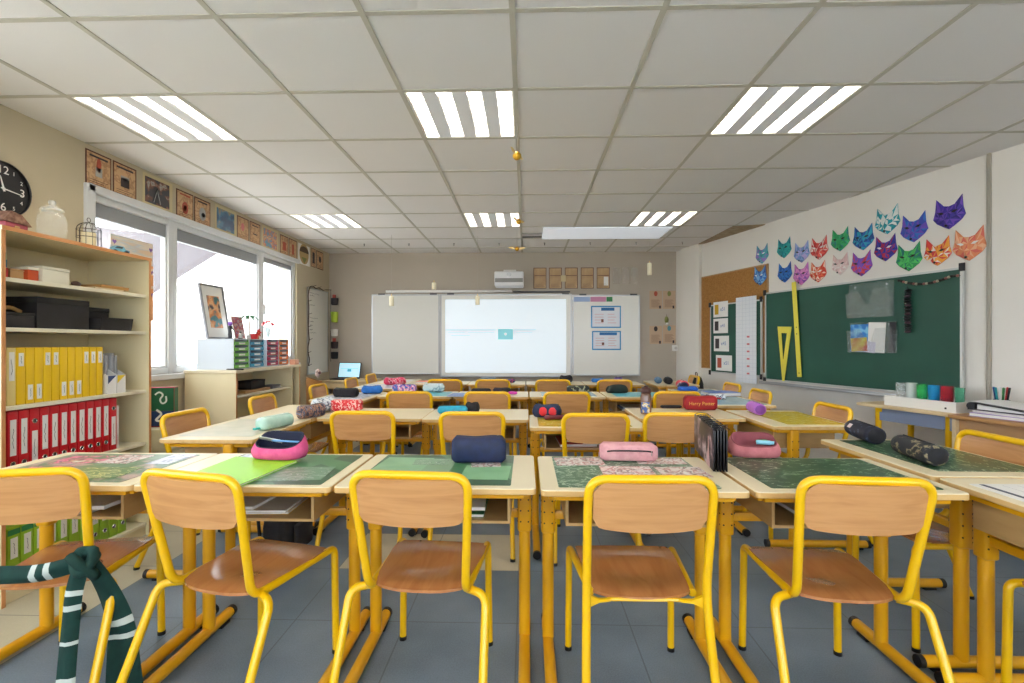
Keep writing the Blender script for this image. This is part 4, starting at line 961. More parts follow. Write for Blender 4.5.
# green scarf knotted on the chair at the far left
M_scarf = fab('bottle_green_knit', '#0a2f2a', '#0d3630', 40, 0.9); M_scarfw = fab('pale_grey_knit', '#b9c2bd', None, 40, 0.9)
sc = empty('scarf', CH_A.location.copy(), CH_A.rotation_euler[2], 'bottle green knitted scarf with pale double stripes, knotted on the leftmost chair', 'scarf')
def ribbon(pts, widths, thick, stripes, name, nrm=(0, -1, 0)):
    """a soft flattened band; stripes are (start, end) fractions"""
    P_ = fillet(pts, 0.06, 8); n = len(P_); L = [0]
    for a, b in zip(P_, P_[1:]): L.append(L[-1] + (b-a).length)
    m = MB(); R = []
    # resample evenly
    S = 90; Q = []
    for k in range(S+1):
        d = L[-1]*k/S; i = max(j for j in range(n) if L[j] <= d+1e-9); i = min(i, n-2); f = (d-L[i])/max(1e-9, L[i+1]-L[i]); Q.append(P_[i].lerp(P_[i+1], f))
    nv = Vector(nrm)
    for k, p in enumerate(Q):
        t = (Q[min(k+1, S)] - Q[max(k-1, 0)]).normalized(); side = t.cross(nv).normalized(); up = side.cross(t).normalized()
        f = k/S; w = widths[0] + (widths[1]-widths[0])*f
        ring = []
        for q in range(12):
            a = 2*math.pi*q/12; wob = 0.006*math.sin(3.0*math.cos(a) + 5*f)
            ring.append(m.bm.verts.new(p + side*math.cos(a)*w/2 + up*(math.sin(a)*thick/2 + wob)))
        R.append(ring)
    for k in range(S):
        f = (k+0.5)/S; mi = 1 if any(s0 <= f <= s1 for s0, s1 in stripes) else 0
        for q in range(12):
            fc = m.bm.faces.new((R[k][q], R[k][(q+1) % 12], R[k+1][(q+1) % 12], R[k+1][q])); fc.material_index = mi
    m.bm.faces.new(list(reversed(R[0]))); m.bm.faces.new(R[-1])
    return m.build(name, [M_scarf, M_scarfw], sc, smooth=70)
kx, ky, kz = 0.178, -0.238, 0.520
ribbon([(kx-0.01, ky-0.03, kz+0.0), (0.06, ky-0.050, kz-0.022), (-0.10, ky-0.045, kz-0.010), (-0.20, ky-0.03, kz+0.01)], (0.055, 0.060), 0.020, [(0.20, 0.245), (0.30, 0.345)], 'scarf_band')
ribbon([(kx-0.005, ky-0.030, kz-0.01), (kx-0.018, ky-0.050, kz-0.09), (kx-0.010, ky-0.085, 0.28), (kx+0.004, ky-0.12, 0.10), (kx+0.004, ky-0.135, 0.016)], (0.050, 0.060), 0.018, [(0.14, 0.18), (0.23, 0.27), (0.44, 0.47), (0.66, 0.70), (0.75, 0.79)], 'scarf_tail')
ribbon([(kx+0.012, ky-0.010, kz-0.01), (kx+0.040, ky+0.025, kz-0.12), (kx+0.085, ky+0.022, 0.28), (kx+0.100, ky+0.015, 0.10), (kx+0.105, ky+0.01, 0.02)], (0.05, 0.125), 0.018, [(0.45, 0.49), (0.54, 0.58)], 'scarf_tail')
m = MB()
def lump_ring(c, ra, rb, tilt, rr, n=14):
    return [Vector(c) + Vector((math.cos(t)*ra, math.sin(t)*rb*math.cos(tilt), math.sin(t)*rb*math.sin(tilt)+0.012*math.cos(2*t))) for t in [2*math.pi*k/24 for k in range(24)]]
c0 = (kx+0.002, ky-0.022, kz)
m.tube(lump_ring(c0, 0.025, 0.029, 0.5, 0), 0.017, n=10, closed=True)
m.build('scarf_knot', M_scarf, sc, smooth=80)
MB().tube(lump_ring((kx+0.006, ky-0.026, kz+0.012), 0.022, 0.034, 1.25, 0), 0.016, n=10, closed=True).build('scarf_loop', M_scarf, sc, smooth=80)
MB().tube(fillet([(kx-0.032, ky-0.04, kz+0.028), (kx, ky-0.054, kz+0.008), (kx+0.032, ky-0.036, kz-0.035), (kx+0.022, ky-0.008, kz-0.055)], 0.04), 0.016, n=10).build('scarf_loop', M_scarf, sc, smooth=80)

# ================================================================== bookcase on the left
N_BEFORE = set(bpy.data.objects)
def cab_box(parent, name, a, b, mats, bev=0.0015): return MB().box(a, b, bev, seg=1).build(name, mats, parent, smooth=0)
M_shelf = mat('cream_shelf_board', '#e3dcc4', rough=0.5)
M_caseint = mat('cream_case_board', '#dccfa9', rough=0.55, noise=('#e1d5b1', 2))
BX0, BX1, BY0_, BY1_, BZ = -2.875, -2.46, 2.275, 3.19, 1.805
bc = empty('bookcase', (BX0, BY0_, 0), 0, 'tall open cream bookcase with orange edging, full of yellow and red binders', 'bookcase')
BW, BD = BY1_-BY0_, BX1-BX0
def edged(name, a, b, parent, mi_edge_min_x):
    o = MB(); o.box(a, b, 0); 
    for f in o.bm.faces:
        if f.calc_center_median().x > mi_edge_min_x: f.material_index = 1
    return o.build(name, [M_caseint, M_orangeedge], parent, smooth=0)
for y in (0, BW-0.02): edged('side_panel', (0, y, 0), (BD, y+0.02, BZ-0.0201), bc, BD-0.0005)
edged('top_panel', (0, 0, BZ-0.02), (BD+0.004, BW, BZ), bc, BD+0.0035)
cab_box(bc, 'back_panel', (0, 0.02, 0.06), (0.01, BW-0.02, BZ-0.02), M_caseint)
cab_box(bc, 'plinth', (0.0101, 0.02, 0), (BD-0.02, BW-0.02, 0.06), M_caseint)
SH = [0.08, 0.605, 0.945, 1.325, 1.565]
for z in SH: cab_box(bc, 'shelf', (0.0101, 0.0201, z-0.02), (BD-0.015, BW-0.0201, z), M_shelf)
ORD = ['first', 'second', 'third', 'fourth', 'fifth', 'sixth', 'seventh', 'eighth', 'ninth', 'tenth', 'eleventh', 'twelfth', 'thirteenth']
M_redb = mat('red_binder_board', '#c01522', rough=0.4); M_yelb = mat('yellow_folder_board', '#e8bf1e', rough=0.4); M_ring = mat('chrome_ring', '#c9c9c9', rough=0.25, metal=0.9)
M_creamb = mat('cream_folder_board', '#e4cf8a', rough=0.5)
def binder(w, h, d, body, lz0, lz1, hole, name):
    """spine faces +x, standing on its foot; y from 0 to w"""
    r = empty(name)
    MB().box((-d, 0, 0), (0, w, h), 0.004).build('binder_body', body, r, smooth=30)
    if lz1 > lz0:
        l = MB().box((0.0003, w*0.22, lz0), (0.0012, w*0.80, lz1)).build('spine_label', M_paper, r, smooth=0)
        s = MB(); y = w*0.5; pts = [(0.0014, y + random.uniform(-1, 1)*w*0.08, lz0+(lz1-lz0)*(0.2+0.55*k/9)) for k in range(10)]
        s.tube(pts, 0.0009, n=4); s.build('handwriting', M_ink, l)
    if hole is not None:
        MB().tube([(0.0010, w/2+0.011*math.cos(a), hole+0.011*math.sin(a)) for a in [2*math.pi*k/16 for k in range(16)]], 0.0022, n=6, closed=True).build('finger_ring', M_ring, r)
        MB().lathe([(0.0105, 0.0002), (0.0105, 0.0009)], (0, w/2, hole), n=16, axis='x').build('finger_hole', M_dark, r)
    return r
FX = -2.495
p_std = binder(0.0495, 0.312, 0.28, M_redb, 0.095, 0.27, 0.055, 'ring_binder')
p_inv = binder(0.0495, 0.312, 0.28, M_redb, 0.03, 0.20, 0.25, 'ring_binder')
used = {0: True, 1: True}
for k in range(12):
    src = p_inv if k in (2, 11) else p_std; i = 1 if k in (2, 11) else 0
    o = src if used[i] else copy_tree(src); used[i] = False
    o.location = (FX, 2.335+0.0525*k, 0.6055); tag(o, '%s red ring binder from the left on the bookcase, %s' % (ORD[k], 'finger hole high' if i else 'finger hole low'), 'binder', 'red ring binders')
o = MB().box((-0.26, 0, 0), (0, 0.018, 0.26), 0.002).build('notebook', M_paper); put(o, (FX-0.01, 2.335+0.0525*12+0.006, 0.6055)); tag(o, 'thin white notebook right of the last red binder', 'notebook')
kinds = {'H': (0.19, 0.255), 'L': (0.02, 0.095)}
seq = ['C', 'H', 'L', 'L', 'H', 'H', 'L', 'L', 'L', 'H', 'H', 'H']; proto = {}
for k, s in enumerate(seq):
    if s == 'C': o = binder(0.042, 0.282, 0.25, M_creamb, 0.12, 0.26, None, 'document_folder')
    elif s not in proto: o = proto[s] = binder(0.042, 0.282, 0.25, M_yelb, *kinds[s], None, 'document_folder')
    else: o = copy_tree(proto[s])
    o.location = (FX, 2.332+0.0446*k, 0.9455)
    tag(o, 'cream folder at the left end of the yellow folders' if s == 'C' else '%s yellow folder from the left on the bookcase, white label near the %s' % (ORD[k-1], 'top' if s == 'H' else 'bottom'), 'folder', 'yellow document folders')
# magazine files with notebooks
def mag_file(y, col, label):
    r = empty('magazine_file', (FX+0.01, y, 0.9455), 0, label, 'magazine file', 'magazine files')
    w = 0.062; m = MB()
    m.box((-0.22, 0, 0), (0, w, 0.002)); m.box((-0.002, 0, 0.002), (0, w, 0.11))
    for yy in (0, w-0.002): m.loft([[Vector((x, yy+t, z)) for x, z in ((-0.22, 0.002), (-0.002, 0.002), (-0.002, 0.11), (-0.22, 0.25))] for t in (0, 0.002)])
    m.build('file_body', M_paper, r, smooth=0)
    MB().prism([(0.002, 0.108), (w-0.002, 0.108), (0.002, 0.060)], 0.0003, 0.0010, plane='yz').build('corner_print', col, r, smooth=0)
    return r
mag_file(2.885, mat('navy_print', '#273a66', rough=0.5), 'white magazine file with a navy corner on the bookcase')
mag_file(2.952, mat('yellow_print', '#e3c52a', rough=0.5), 'white magazine file with a yellow corner on the bookcase')
for k, (y, h) in enumerate(((2.893, 0.235), (2.915, 0.225), (2.962, 0.24), (2.984, 0.225))):
    r = empty('spiral_notebook', (FX-0.03, y, 0.948), 0, '%s grey spiral notebook standing in the %s magazine file' % ('left' if k % 2 == 0 else 'right', 'navy-cornered' if k < 2 else 'yellow-cornered'), 'notebook', 'spiral notebooks')
    MB().box((-0.17, 0, 0), (0, 0.014, h), 0.001).build('notebook_cover', mat('grey_notebook_card', '#b9bcc2', rough=0.5), r, smooth=0)
    m = MB(); m.tube([(0.003+0.003*math.cos(t), 0.007+0.006*math.sin(t), 0.01+(h-0.02)*t/(2*math.pi*16)) for t in [2*math.pi*16*q/128 for q in range(129)]], 0.0009, n=4); m.build('wire_spiral', mat('wire_grey', '#6f7278', rough=0.3, metal=0.8), r)
# green binders at the bottom
pg = binder(0.058, 0.27, 0.25, mat('lime_binder_board', '#8fb52c', rough=0.45), 0.12, 0.22, 0.06, 'ring_binder')
MB().box((0.0003, 0.0, 0.235), (0.0012, 0.058, 0.262)).build('top_band', mat('dark_green_band', '#2f7a46', rough=0.5), pg, smooth=0)
for k in range(11):
    o = pg if k == 0 else copy_tree(pg); o.location = (FX, 2.335+0.064*k, 0.0805); tag(o, '%s lime green binder from the left on the bottom bookcase shelf' % ORD[k], 'binder', 'lime green binders')
# upper shelves
def thing_box(name, a, b, m, label, cat, bev=0.003, lid=None, group=None):
    loc = ((a[0]+b[0])/2, (a[1]+b[1])/2, a[2]); r = empty(name, loc, 0, label, cat, group); w, d, h = (b[0]-a[0])/2, (b[1]-a[1])/2, b[2]-a[2]
    MB().box((-w, -d, 0), (w, d, h*(0.8 if lid else 1)), bev).build('box_body', m, r, smooth=30)
    if lid: MB().box((-w-0.002, -d-0.002, h*0.8), (w+0.002, d+0.002, h), bev).build('lid', lid, r, smooth=30)
    return r
zt = 1.5655
thing_box('cardboard_box', (-2.62, 2.51, zt), (-2.50, 2.66, zt+0.085), mat('ivory_card', '#e3ddc9', rough=0.6), 'ivory box on the top inner shelf of the bookcase', 'box', lid=mat('ivory_card'))
thing_box('card_pack', (-2.60, 2.445, zt), (-2.51, 2.50, zt+0.07), mat('orange_card', '#c9532c', rough=0.5), 'small orange red pack left of the ivory box', 'pack', lid=mat('ivory_card'))
thing_box('wooden_box', (-2.62, 2.37, zt), (-2.52, 2.435, zt+0.05), mat('tan_board', '#b08a5c', rough=0.6), 'low tan wooden box on the top inner shelf', 'box', lid=mat('tan_board'))
st = empty('stacking_toy', (-2.53, 2.335, zt), 0, 'slim tower of red and teal blocks at the left of the top inner shelf', 'toy')
for k, (c, h) in enumerate((('#b9262c', 0.05), ('#2a6f86', 0.04), ('#3f8f6d', 0.035), ('#b9262c', 0.02))):
    MB().box((-0.018+0.002*k, -0.018+0.002*k, sum((0.05, 0.04, 0.035, 0.02)[:k])), (0.018-0.002*k, 0.018-0.002*k, sum((0.05, 0.04, 0.035, 0.02)[:k])+h-0.001), 0.002).build('toy_block', mat('toy_%d' % k, c, rough=0.5), st)
MB().lathe([(0.004, 0.145), (0.002, 0.175), (0.0005, 0.18)], n=8).build('toy_tip', mat('tan_board'), st)
w_ = MB(); w_.lathe([(0.001, -0.03), (0.012, -0.02), (0.016, 0.0), (0.010, 0.02), (0.001, 0.03)], n=12, axis='y')
small('door_wedge', w_, mat('dark_walnut', '#4b2e22', rough=0.5), (-2.52, 2.72, zt+0.0155), 0, 'small dark wooden piece right of the ivory box', 'ornament')
for k, (c, y0, y1, t) in enumerate((('#d9c9a4', 2.82, 3.02, 0.012), ('#b98a4f', 2.86, 3.06, 0.018))):
    zz = zt + (0 if k == 0 else 0.0125)
    r = empty('board_game' if k else 'wall_planner', (-2.62, (y0+y1)/2, zz), 0, ('tan flat box lying on the cream booklet at the right of the top shelf' if k else 'cream booklet lying flat at the right of the top inner shelf'), 'box' if k else 'booklet')
    MB().box((-0.12, -(y1-y0)/2, t*0.5), (0.12, (y1-y0)/2, t), 0.002).build('upper_cover', mat('flat_%d' % k, c, rough=0.6), r, smooth=0); MB().box((-0.118, -(y1-y0)/2+0.002, 0), (0.118, (y1-y0)/2-0.002, t*0.49), 0.001).build('lower_half', mat('flat_%d' % k), r, smooth=0)
zt = 1.3255; MBK = mat('matt_black_card', '#1b1a1c', rough=0.7, noise=('#232224', 12))
thing_box('storage_box', (-2.80, 2.50, zt), (-2.52, 2.80, zt+0.165), MBK, 'big black storage box on the bookcase shelf above the yellow folders', 'box', lid=MBK)
thing_box('storage_box', (-2.78, 2.81, zt), (-2.56, 2.98, zt+0.135), MBK, 'second black storage box just behind the low black tray', 'box', lid=MBK)
tr = empty('tray', (-2.535, 2.95, zt), 0, 'low black tray at the right of the black boxes', 'tray')
m = MB(); m.box((-0.02, -0.11, 0), (0.06, 0.11, 0.004)); m.loft([[Vector((0.06+o, -0.11, 0.004)), Vector((0.06+o, 0.11, 0.004)), Vector((0.068+o, 0.115, 0.075)), Vector((0.068+o, -0.115, 0.075))] for o in (-0.003, 0)]); m.build('tray_front', MBK, tr, smooth=0)
m = MB(); m.box((-0.02, -0.113, 0.004), (0.058, -0.109, 0.07)); m.box((-0.02, 0.107, 0.004), (0.058, 0.111, 0.07)); m.build('tray_side', MBK, tr, smooth=0); tr.location.x = -2.545
thing_box('storage_box', (-2.68, 2.325, zt), (-2.50, 2.47, zt+0.075), MBK, 'small black box with a tan strap at the left of the black boxes', 'box', lid=MBK)
small('strap', MB().tube(fillet([(0, -0.05, 0.012), (0, 0, 0.03), (0, 0.055, 0.008)], 0.04), 0.010, n=8), mat('tan_leather', '#b48a52', rough=0.6), (-2.56, 2.40, zt+0.0755), 0, 'tan leather strap lying on the small black box', 'strap')

# on top of the bookcase
ZT = BZ + 0.0005
j = empty('glass_jar', (-2.64, 2.70, ZT), 0, 'large clear glass jar with a knobbed lid on top of the bookcase', 'jar')
M_jar = mat('jar_glass', '#f4f7f5', rough=0.03, alpha=0.10, spec=0.8); M_jar2 = mat('frosted_glass', '#f2f4f2', rough=0.15, alpha=0.30, spec=0.8)
MB().lathe([(0.055, 0), (0.064, 0.008), (0.066, 0.03), (0.066, 0.13), (0.058, 0.155), (0.045, 0.168), (0.045, 0.175), (0.042, 0.175), (0.042, 0.166), (0.056, 0.150), (0.062, 0.13), (0.062, 0.03), (0.055, 0.010), (0.001, 0.008)], n=28).build('jar_body', M_jar, j, smooth=50)
MB().lathe([(0.050, 0.176), (0.054, 0.180), (0.050, 0.190), (0.030, 0.205), (0.014, 0.210), (0.018, 0.222), (0.016, 0.236), (0.002, 0.242)], n=28).build('jar_lid', M_jar2, j, smooth=50)
cg = empty('birdcage_lantern', (-2.60, 2.885, ZT), 0, 'small wire birdcage with a pale candle inside, on top of the bookcase', 'birdcage')
M_wire = mat('black_wire', '#3a2f2a', rough=0.5)
m = MB()
for k in range(12):
    a = 2*math.pi*k/12; m.tube([(0.058*math.cos(a), 0.058*math.sin(a), 0.005), (0.058*math.cos(a), 0.058*math.sin(a), 0.115)] + [(0.058*math.cos(t)*math.cos(a), 0.058*math.cos(t)*math.sin(a), 0.115+0.045*math.sin(t)) for t in [math.pi/2*q/6 for q in range(1, 6)]] + [(0.002*math.cos(a), 0.002*math.sin(a), 0.160)], 0.0014, n=5)
m.build('cage_wires', M_wire, cg)
m = MB()
for z in (0.008, 0.115, 0.07): m.tube([(0.0585*math.cos(2*math.pi*k/24), 0.0585*math.sin(2*math.pi*k/24), z) for k in range(24)], 0.002, n=5, closed=True)
m.build('cage_hoop', M_wire, cg)
MB().tube([(0.0, 0.012*math.cos(t), 0.176+0.012*math.sin(t)) for t in [2*math.pi*k/16 for k in range(16)]], 0.0018, n=5, closed=True).build('hanging_ring', M_wire, cg)
MB().lathe([(0.056, 0), (0.056, 0.005)], n=24).build('cage_base', M_wire, cg)
cd = MB().lathe([(0.034, 0.0055), (0.035, 0.010), (0.035, 0.098), (0.028, 0.100), (0.002, 0.096)], n=20).build('pillar_candle', mat('cream_wax', '#e6d9b6', rough=0.5)); cd.location = cg.location.copy(); tag(cd, 'cream pillar candle standing inside the wire birdcage', 'candle')
tc_ = empty('toy_car', (-2.56, 3.05, ZT), math.radians(72), 'small pale blue toy car at the right end of the bookcase top', 'toy car')
m = MB(); m.loft([[Vector((x, s, z)) for x, z in ((-0.05, 0.012), (0.05, 0.012), (0.052, 0.028), (0.028, 0.034), (0.015, 0.052), (-0.025, 0.052), (-0.042, 0.034), (-0.052, 0.030))] for s in (-0.022, 0.022)]); m.build('car_body', mat('pale_blue_enamel', '#6aa0b8', rough=0.3, coat=0.5), tc_, smooth=0)
m = MB(); m.prism([(0.008, 0.036), (0.014, 0.048), (-0.022, 0.048), (-0.034, 0.036)], -0.0228, 0.0228, plane='xz'); m.build('car_window', M_dark, tc_, smooth=0)
for x in (-0.032, 0.032):
    for y in (-0.024, 0.024): MB().lathe([(0.012, -0.004), (0.013, -0.002), (0.013, 0.002), (0.012, 0.004)], (x, y, 0.0132), n=14, axis='y').build('wheel', M_black, tc_)
mh = empty('toy_cottage', (-2.60, 2.43, ZT), 0, 'small dark pink toy cottage with a brown roof in front of the clock', 'toy')
MB().box((-0.05, -0.055, 0), (0.05, 0.055, 0.045), 0.004).build('cottage_wall', mat('dark_pink_paint', '#9c4452', rough=0.6), mh)
m = MB(); m.prism([(-0.07, 0.046), (0.07, 0.040), (0.02, 0.090), (-0.03, 0.100)], -0.055, 0.055, plane='yz'); m.build('cottage_roof', mat('walnut_brown', '#5d3a2e', rough=0.7, noise=('#8a6a58', 40)), mh, smooth=0)
MB().box((0.0502, -0.012, 0.002), (0.052, 0.012, 0.03)).build('cottage_door', mat('tan_board'), mh, smooth=0)
MB().box((-0.01, 0.025, 0.07), (0.01, 0.040, 0.105), 0.001).build('chimney', mat('dark_pink_paint'), mh)

SHIFT = at_x(3.5, 300, -2.46).y - 2.285


for o_ in [o for o in bpy.data.objects if o not in N_BEFORE and o.parent is None]: o_.location.y += SHIFT
# wall clock
ck = empty('wall_clock', (XL+0.001, wyx(-1), 2.10), math.radians(90), 'round black wall clock with white numerals above the bookcase', 'clock')
MB().lathe([(0.150, 0), (0.152, -0.006), (0.150, -0.030), (0.144, -0.034), (0.140, -0.030), (0.140, -0.022), (0.001, -0.022)], n=48, axis='y').build('clock_case', mat('black_lacquer', '#121214', rough=0.3), ck, smooth=50)
MW = mat('clock_white', '#e8e6e0', rough=0.5)
for h in range(1, 13):
    a = math.radians(90 - 30*h); big = h in (12, 3, 6, 9); rr = 0.102 if big else 0.112
    t = text_mesh('numeral', str(h), 0.062 if big else 0.030, MW, ck, depth=0.0004); t.location = (rr*math.cos(a), -0.0232, rr*math.sin(a))
for a, L, w in ((math.radians(90-345), 0.07, 0.006), (math.radians(90-96), 0.105, 0.004)):
    d = Vector((math.cos(a), 0, math.sin(a))); nn = Vector((-d.z, 0, d.x)); m = MB()
    q = [-d*0.015 - nn*w, d*L - nn*w*0.4, d*L + nn*w*0.4, -d*0.015 + nn*w]; m.loft([[p + Vector((0, y, 0)) for p in q] for y in (-0.0255, -0.0265)]); m.build('clock_hand', MW, ck, smooth=0)
MB().lathe([(0.007, -0.024), (0.007, -0.029), (0.002, -0.030)], n=12, axis='y').build('hand_pin', MW, ck)

# ------------------------------------------------------------------ pictures above the windows
M_parch = ramp_mat('parchment_print', [(0.0, '#b98f66'), (0.45, '#cba57a'), (0.54, '#a67b55'), (0.60, '#caa47a')], scale=(14, 14, 14), tscale=1.3, detail=4, rough=0.5, rand=True)
M_burnt = mat('scorched_border', '#5f3b2c', rough=0.7); M_bk = mat('cream_backing_card', '#cdbf95', rough=0.7)
def poster(label, wall, u0, u1, z0, z1, body, border=None, motif=None, lines=0, name='poster', group='pictures above the windows', off=0.0, cat='poster', rot=0):
    W_, H_ = u1-u0, z1-z0
    if wall == 'left': loc, rz = (XL+0.001+off, u0, z0), math.radians(90)
    elif wall == 'back': loc, rz = (u0, YB-0.001-off, z0), 0
    else: p = right_pt(u0, z0, 0.001+off); loc, rz = p, R_ANG
    r = empty(name, loc, rz, label, cat, group); 
    if rot: r.rotation_euler = (0, math.radians(rot), rz)
    m = MB(); m.box((0, -0.002, 0), (W_, 0, H_)); m.build('sheet', border or body, r, smooth=0)
    e = min(W_, H_)*0.05 if border else 0
    if border: MB().box((e, -0.0026, e), (W_-e, -0.0021, H_-e)).build('print', body, r, smooth=0)
    if motif:
        for (mx, mz, mw, mh_, mm, kind) in motif:
            m = MB()
            if kind == 'box': m.box((mx*W_-mw*W_/2, -0.0034, mz*H_-mh_*H_/2), (mx*W_+mw*W_/2, -0.0028, mz*H_+mh_*H_/2))
            else: m.lathe([(mw*W_/2, -0.0034), (mw*W_/2, -0.0028)], (mx*W_, 0, mz*H_), n=16, axis='y', sy=mh_*H_/(mw*W_) if kind == 'disc' else 1)
            m.build('motif', mm, r, smooth=0)
    if lines:
        m = MB()
        for k in range(lines): m.box((W_*0.14, -0.0034, H_*(0.10+0.055*k)), (W_*(0.86-0.08*(k % 3)), -0.0028, H_*(0.10+0.055*k)+H_*0.012))
        m.build('writing', M_burnt, r, smooth=0)
    return r
def wy(px): return at_x(px, 300, XL).y
D_ = mat('dark_motif', '#3a3234', rough=0.6); RD = mat('brick_motif', '#b0503a', rough=0.6); GY = mat('grey_motif', '#a9aaa8', rough=0.6); TQ = mat('teal_motif', '#4d8c98', rough=0.6); PK = mat('rose_motif', '#cf7479', rough=0.6); OL = mat('olive_motif', '#7d8248', rough=0.6)
Z0, Z1 = 2.285, 2.535
PL = [(85, 111, 'parchment poster of a potted plant, nearest the clock', [(0.5, 0.68, 0.5, 0.14, RD, 'disc'), (0.5, 0.50, 0.26, 0.24, GY, 'box'), (0.5, 0.88, 0.7, 0.05, D_, 'box')]),
      (112.5, 136, 'parchment poster of a dark tumbler, second from the clock', [(0.5, 0.5, 0.36, 0.26, D_, 'box'), (0.5, 0.64, 0.36, 0.07, GY, 'box'), (0.5, 0.88, 0.7, 0.05, D_, 'box')]),
      (176, 193, 'parchment poster with a coiled red brown motif', [(0.5, 0.45, 0.5, 0.3, RD, 'disc'), (0.5, 0.45, 0.28, 0.16, M_parch, 'disc'), (0.5, 0.88, 0.6, 0.05, RD, 'box')]),
      (194, 210, 'parchment poster with a pale disc and dark bird shape', [(0.5, 0.47, 0.55, 0.36, GY, 'disc'), (0.54, 0.45, 0.18, 0.25, D_, 'disc'), (0.5, 0.88, 0.6, 0.05, D_, 'box')]),
      (237, 248.5, 'parchment poster with a rose red blot', [(0.45, 0.6, 0.4, 0.22, PK, 'disc')]),
      (249.5, 260, 'parchment poster with a small dark twig', [(0.5, 0.5, 0.4, 0.05, D_, 'box'), (0.5, 0.85, 0.6, 0.04, D_, 'box')]),
      (280, 288, 'parchment poster with a brown bottle motif', [(0.5, 0.5, 0.4, 0.4, RD, 'box')]),
      (288.8, 296.5, 'parchment poster with a narrow red column', [(0.5, 0.5, 0.25, 0.5, RD, 'box')]),
      (311, 315.5, 'narrow dark red poster near the far corner', [(0.5, 0.5, 0.5, 0.6, D_, 'box')]),
      (316.3, 323, 'parchment poster nearest the far corner', [(0.5, 0.55, 0.4, 0.3, D_, 'disc')])]
for a, b, lab, mo in PL: poster(lab, 'left', wy(a), wy(b), Z0 if a > 150 else 2.275, Z1, M_parch, M_burnt, mo, 4 if a < 240 else 3)
M_pic1 = ramp_mat('dark_firework_picture', [(0.0, '#22222c'), (0.5, '#2f2c35'), (0.58, '#7a4a35'), (0.64, '#a9a29a'), (0.7, '#24242e')], scale=(12, 12, 12), rough=0.3)
M_pic2 = ramp_mat('blue_castle_like_picture', [(0.0, '#14324f'), (0.45, '#1d4b73'), (0.55, '#3b789b'), (0.63, '#a08b6c'), (0.7, '#173a5a')], scale=(10, 10, 10), rough=0.3); M_pic2.name = 'blue_night_picture'
M_pic3 = ramp_mat('bright_collage_picture', [(0.0, '#3f6f93'), (0.45, '#6e9cb5'), (0.53, '#c96a4a'), (0.6, '#d8b48a'), (0.68, '#45708f')], scale=(16, 16, 16), rough=0.3)
for a, b, m_, lab in ((142.5, 172, M_pic1, 'dark picture with crossing pale beams on a cream card'), (215, 236, M_pic2, 'blue night picture on a cream card above the wide window'), (262, 278, M_pic3, 'blue and orange picture on a cream card above the window end')):
    y0, y1 = wy(a), wy(b); r = poster(lab, 'left', y0, y1, 2.27, 2.55, M_bk, name='picture', cat='picture')
    W_ = y1-y0; MB().box((0.02, -0.0034, 0.06), (W_-0.035, -0.0024, 0.255)).build('print', m_, r, smooth=0)
    if a < 150:
        m = MB()
        for s in (-1, 1): m.tube([(W_*0.46, -0.004, 0.18), (W_*0.46+s*0.035, -0.004, 0.075)], 0.0025, n=5)
        m.build('light_beams', GY, r, smooth=0)
y0, y1 = wy(298), wy(309.5); rr_ = empty('round_picture', (XL+0.001, (y0+y1)/2, 2.41), math.radians(90), 'round badge-shaped picture with green and brown bands', 'picture', 'pictures above the windows')
MB().box((-(y1-y0)/2, -0.002, -0.14), ((y1-y0)/2, 0, 0.12)).build('sheet', M_paper, rr_, smooth=0)
R_ = (y1-y0)*0.40
MB().lathe([(R_, -0.0034), (R_, -0.0022)], n=24, axis='y').build('badge_disc', mat('tan_badge', '#b59a66', rough=0.6), rr_, smooth=0)
MB().prism([(R_*math.cos(t), 0.02+R_*math.sin(t)*0.6) for t in [math.pi*k/10 for k in range(11)]], -0.0042, -0.0035).build('badge_top', mat('umber', '#54402a', rough=0.6), rr_, smooth=0)
MB().prism([(-R_*0.6, -R_*0.35), (R_*0.6, -R_*0.35), (0, -R_*0.95)], -0.0042, -0.0035).build('badge_foot', OL, rr_, smooth=0)
# paper strip hanging in the first window
bn = empty('paper_banner', (XL+0.024, wyx(107), 1.84), math.radians(90), 'peach and white paper chart with purple hearts hanging in the first window', 'banner')
MB().box((0.0, -0.002, 0.0), (0.38, 0, 0.17)).build('chart_sheet', ramp_mat('peach_lined_paper', [(0, '#e2c3a2'), (0.48, '#e9dccb'), (0.53, '#cfd3d8'), (0.6, '#e5c9ab')], scale=(2, 2, 26), rough=0.6), bn, smooth=0)
MB().box((0.345, -0.002, -0.42), (0.385, 0, -0.001)).build('chart_tail', ramp_mat('peach_banded_paper', [(0, '#e09c66'), (0.5, '#ead7c4'), (0.56, '#e3a575')], scale=(1, 1, 9), rough=0.6, constant=True), bn, smooth=0)
for hx, hz in ((0.36, 0.12), (0.365, -0.05), (0.365, -0.22), (0.03, 0.12)): MB().prism([(hx, hz-0.018), (hx+0.018, hz+0.004), (hx+0.012, hz+0.014), (hx, hz+0.008), (hx-0.012, hz+0.014), (hx-0.018, hz+0.004)], -0.0034, -0.0024).build('heart_mark', mat('purple_card', '#7b5aa0', rough=0.6), bn, smooth=0)

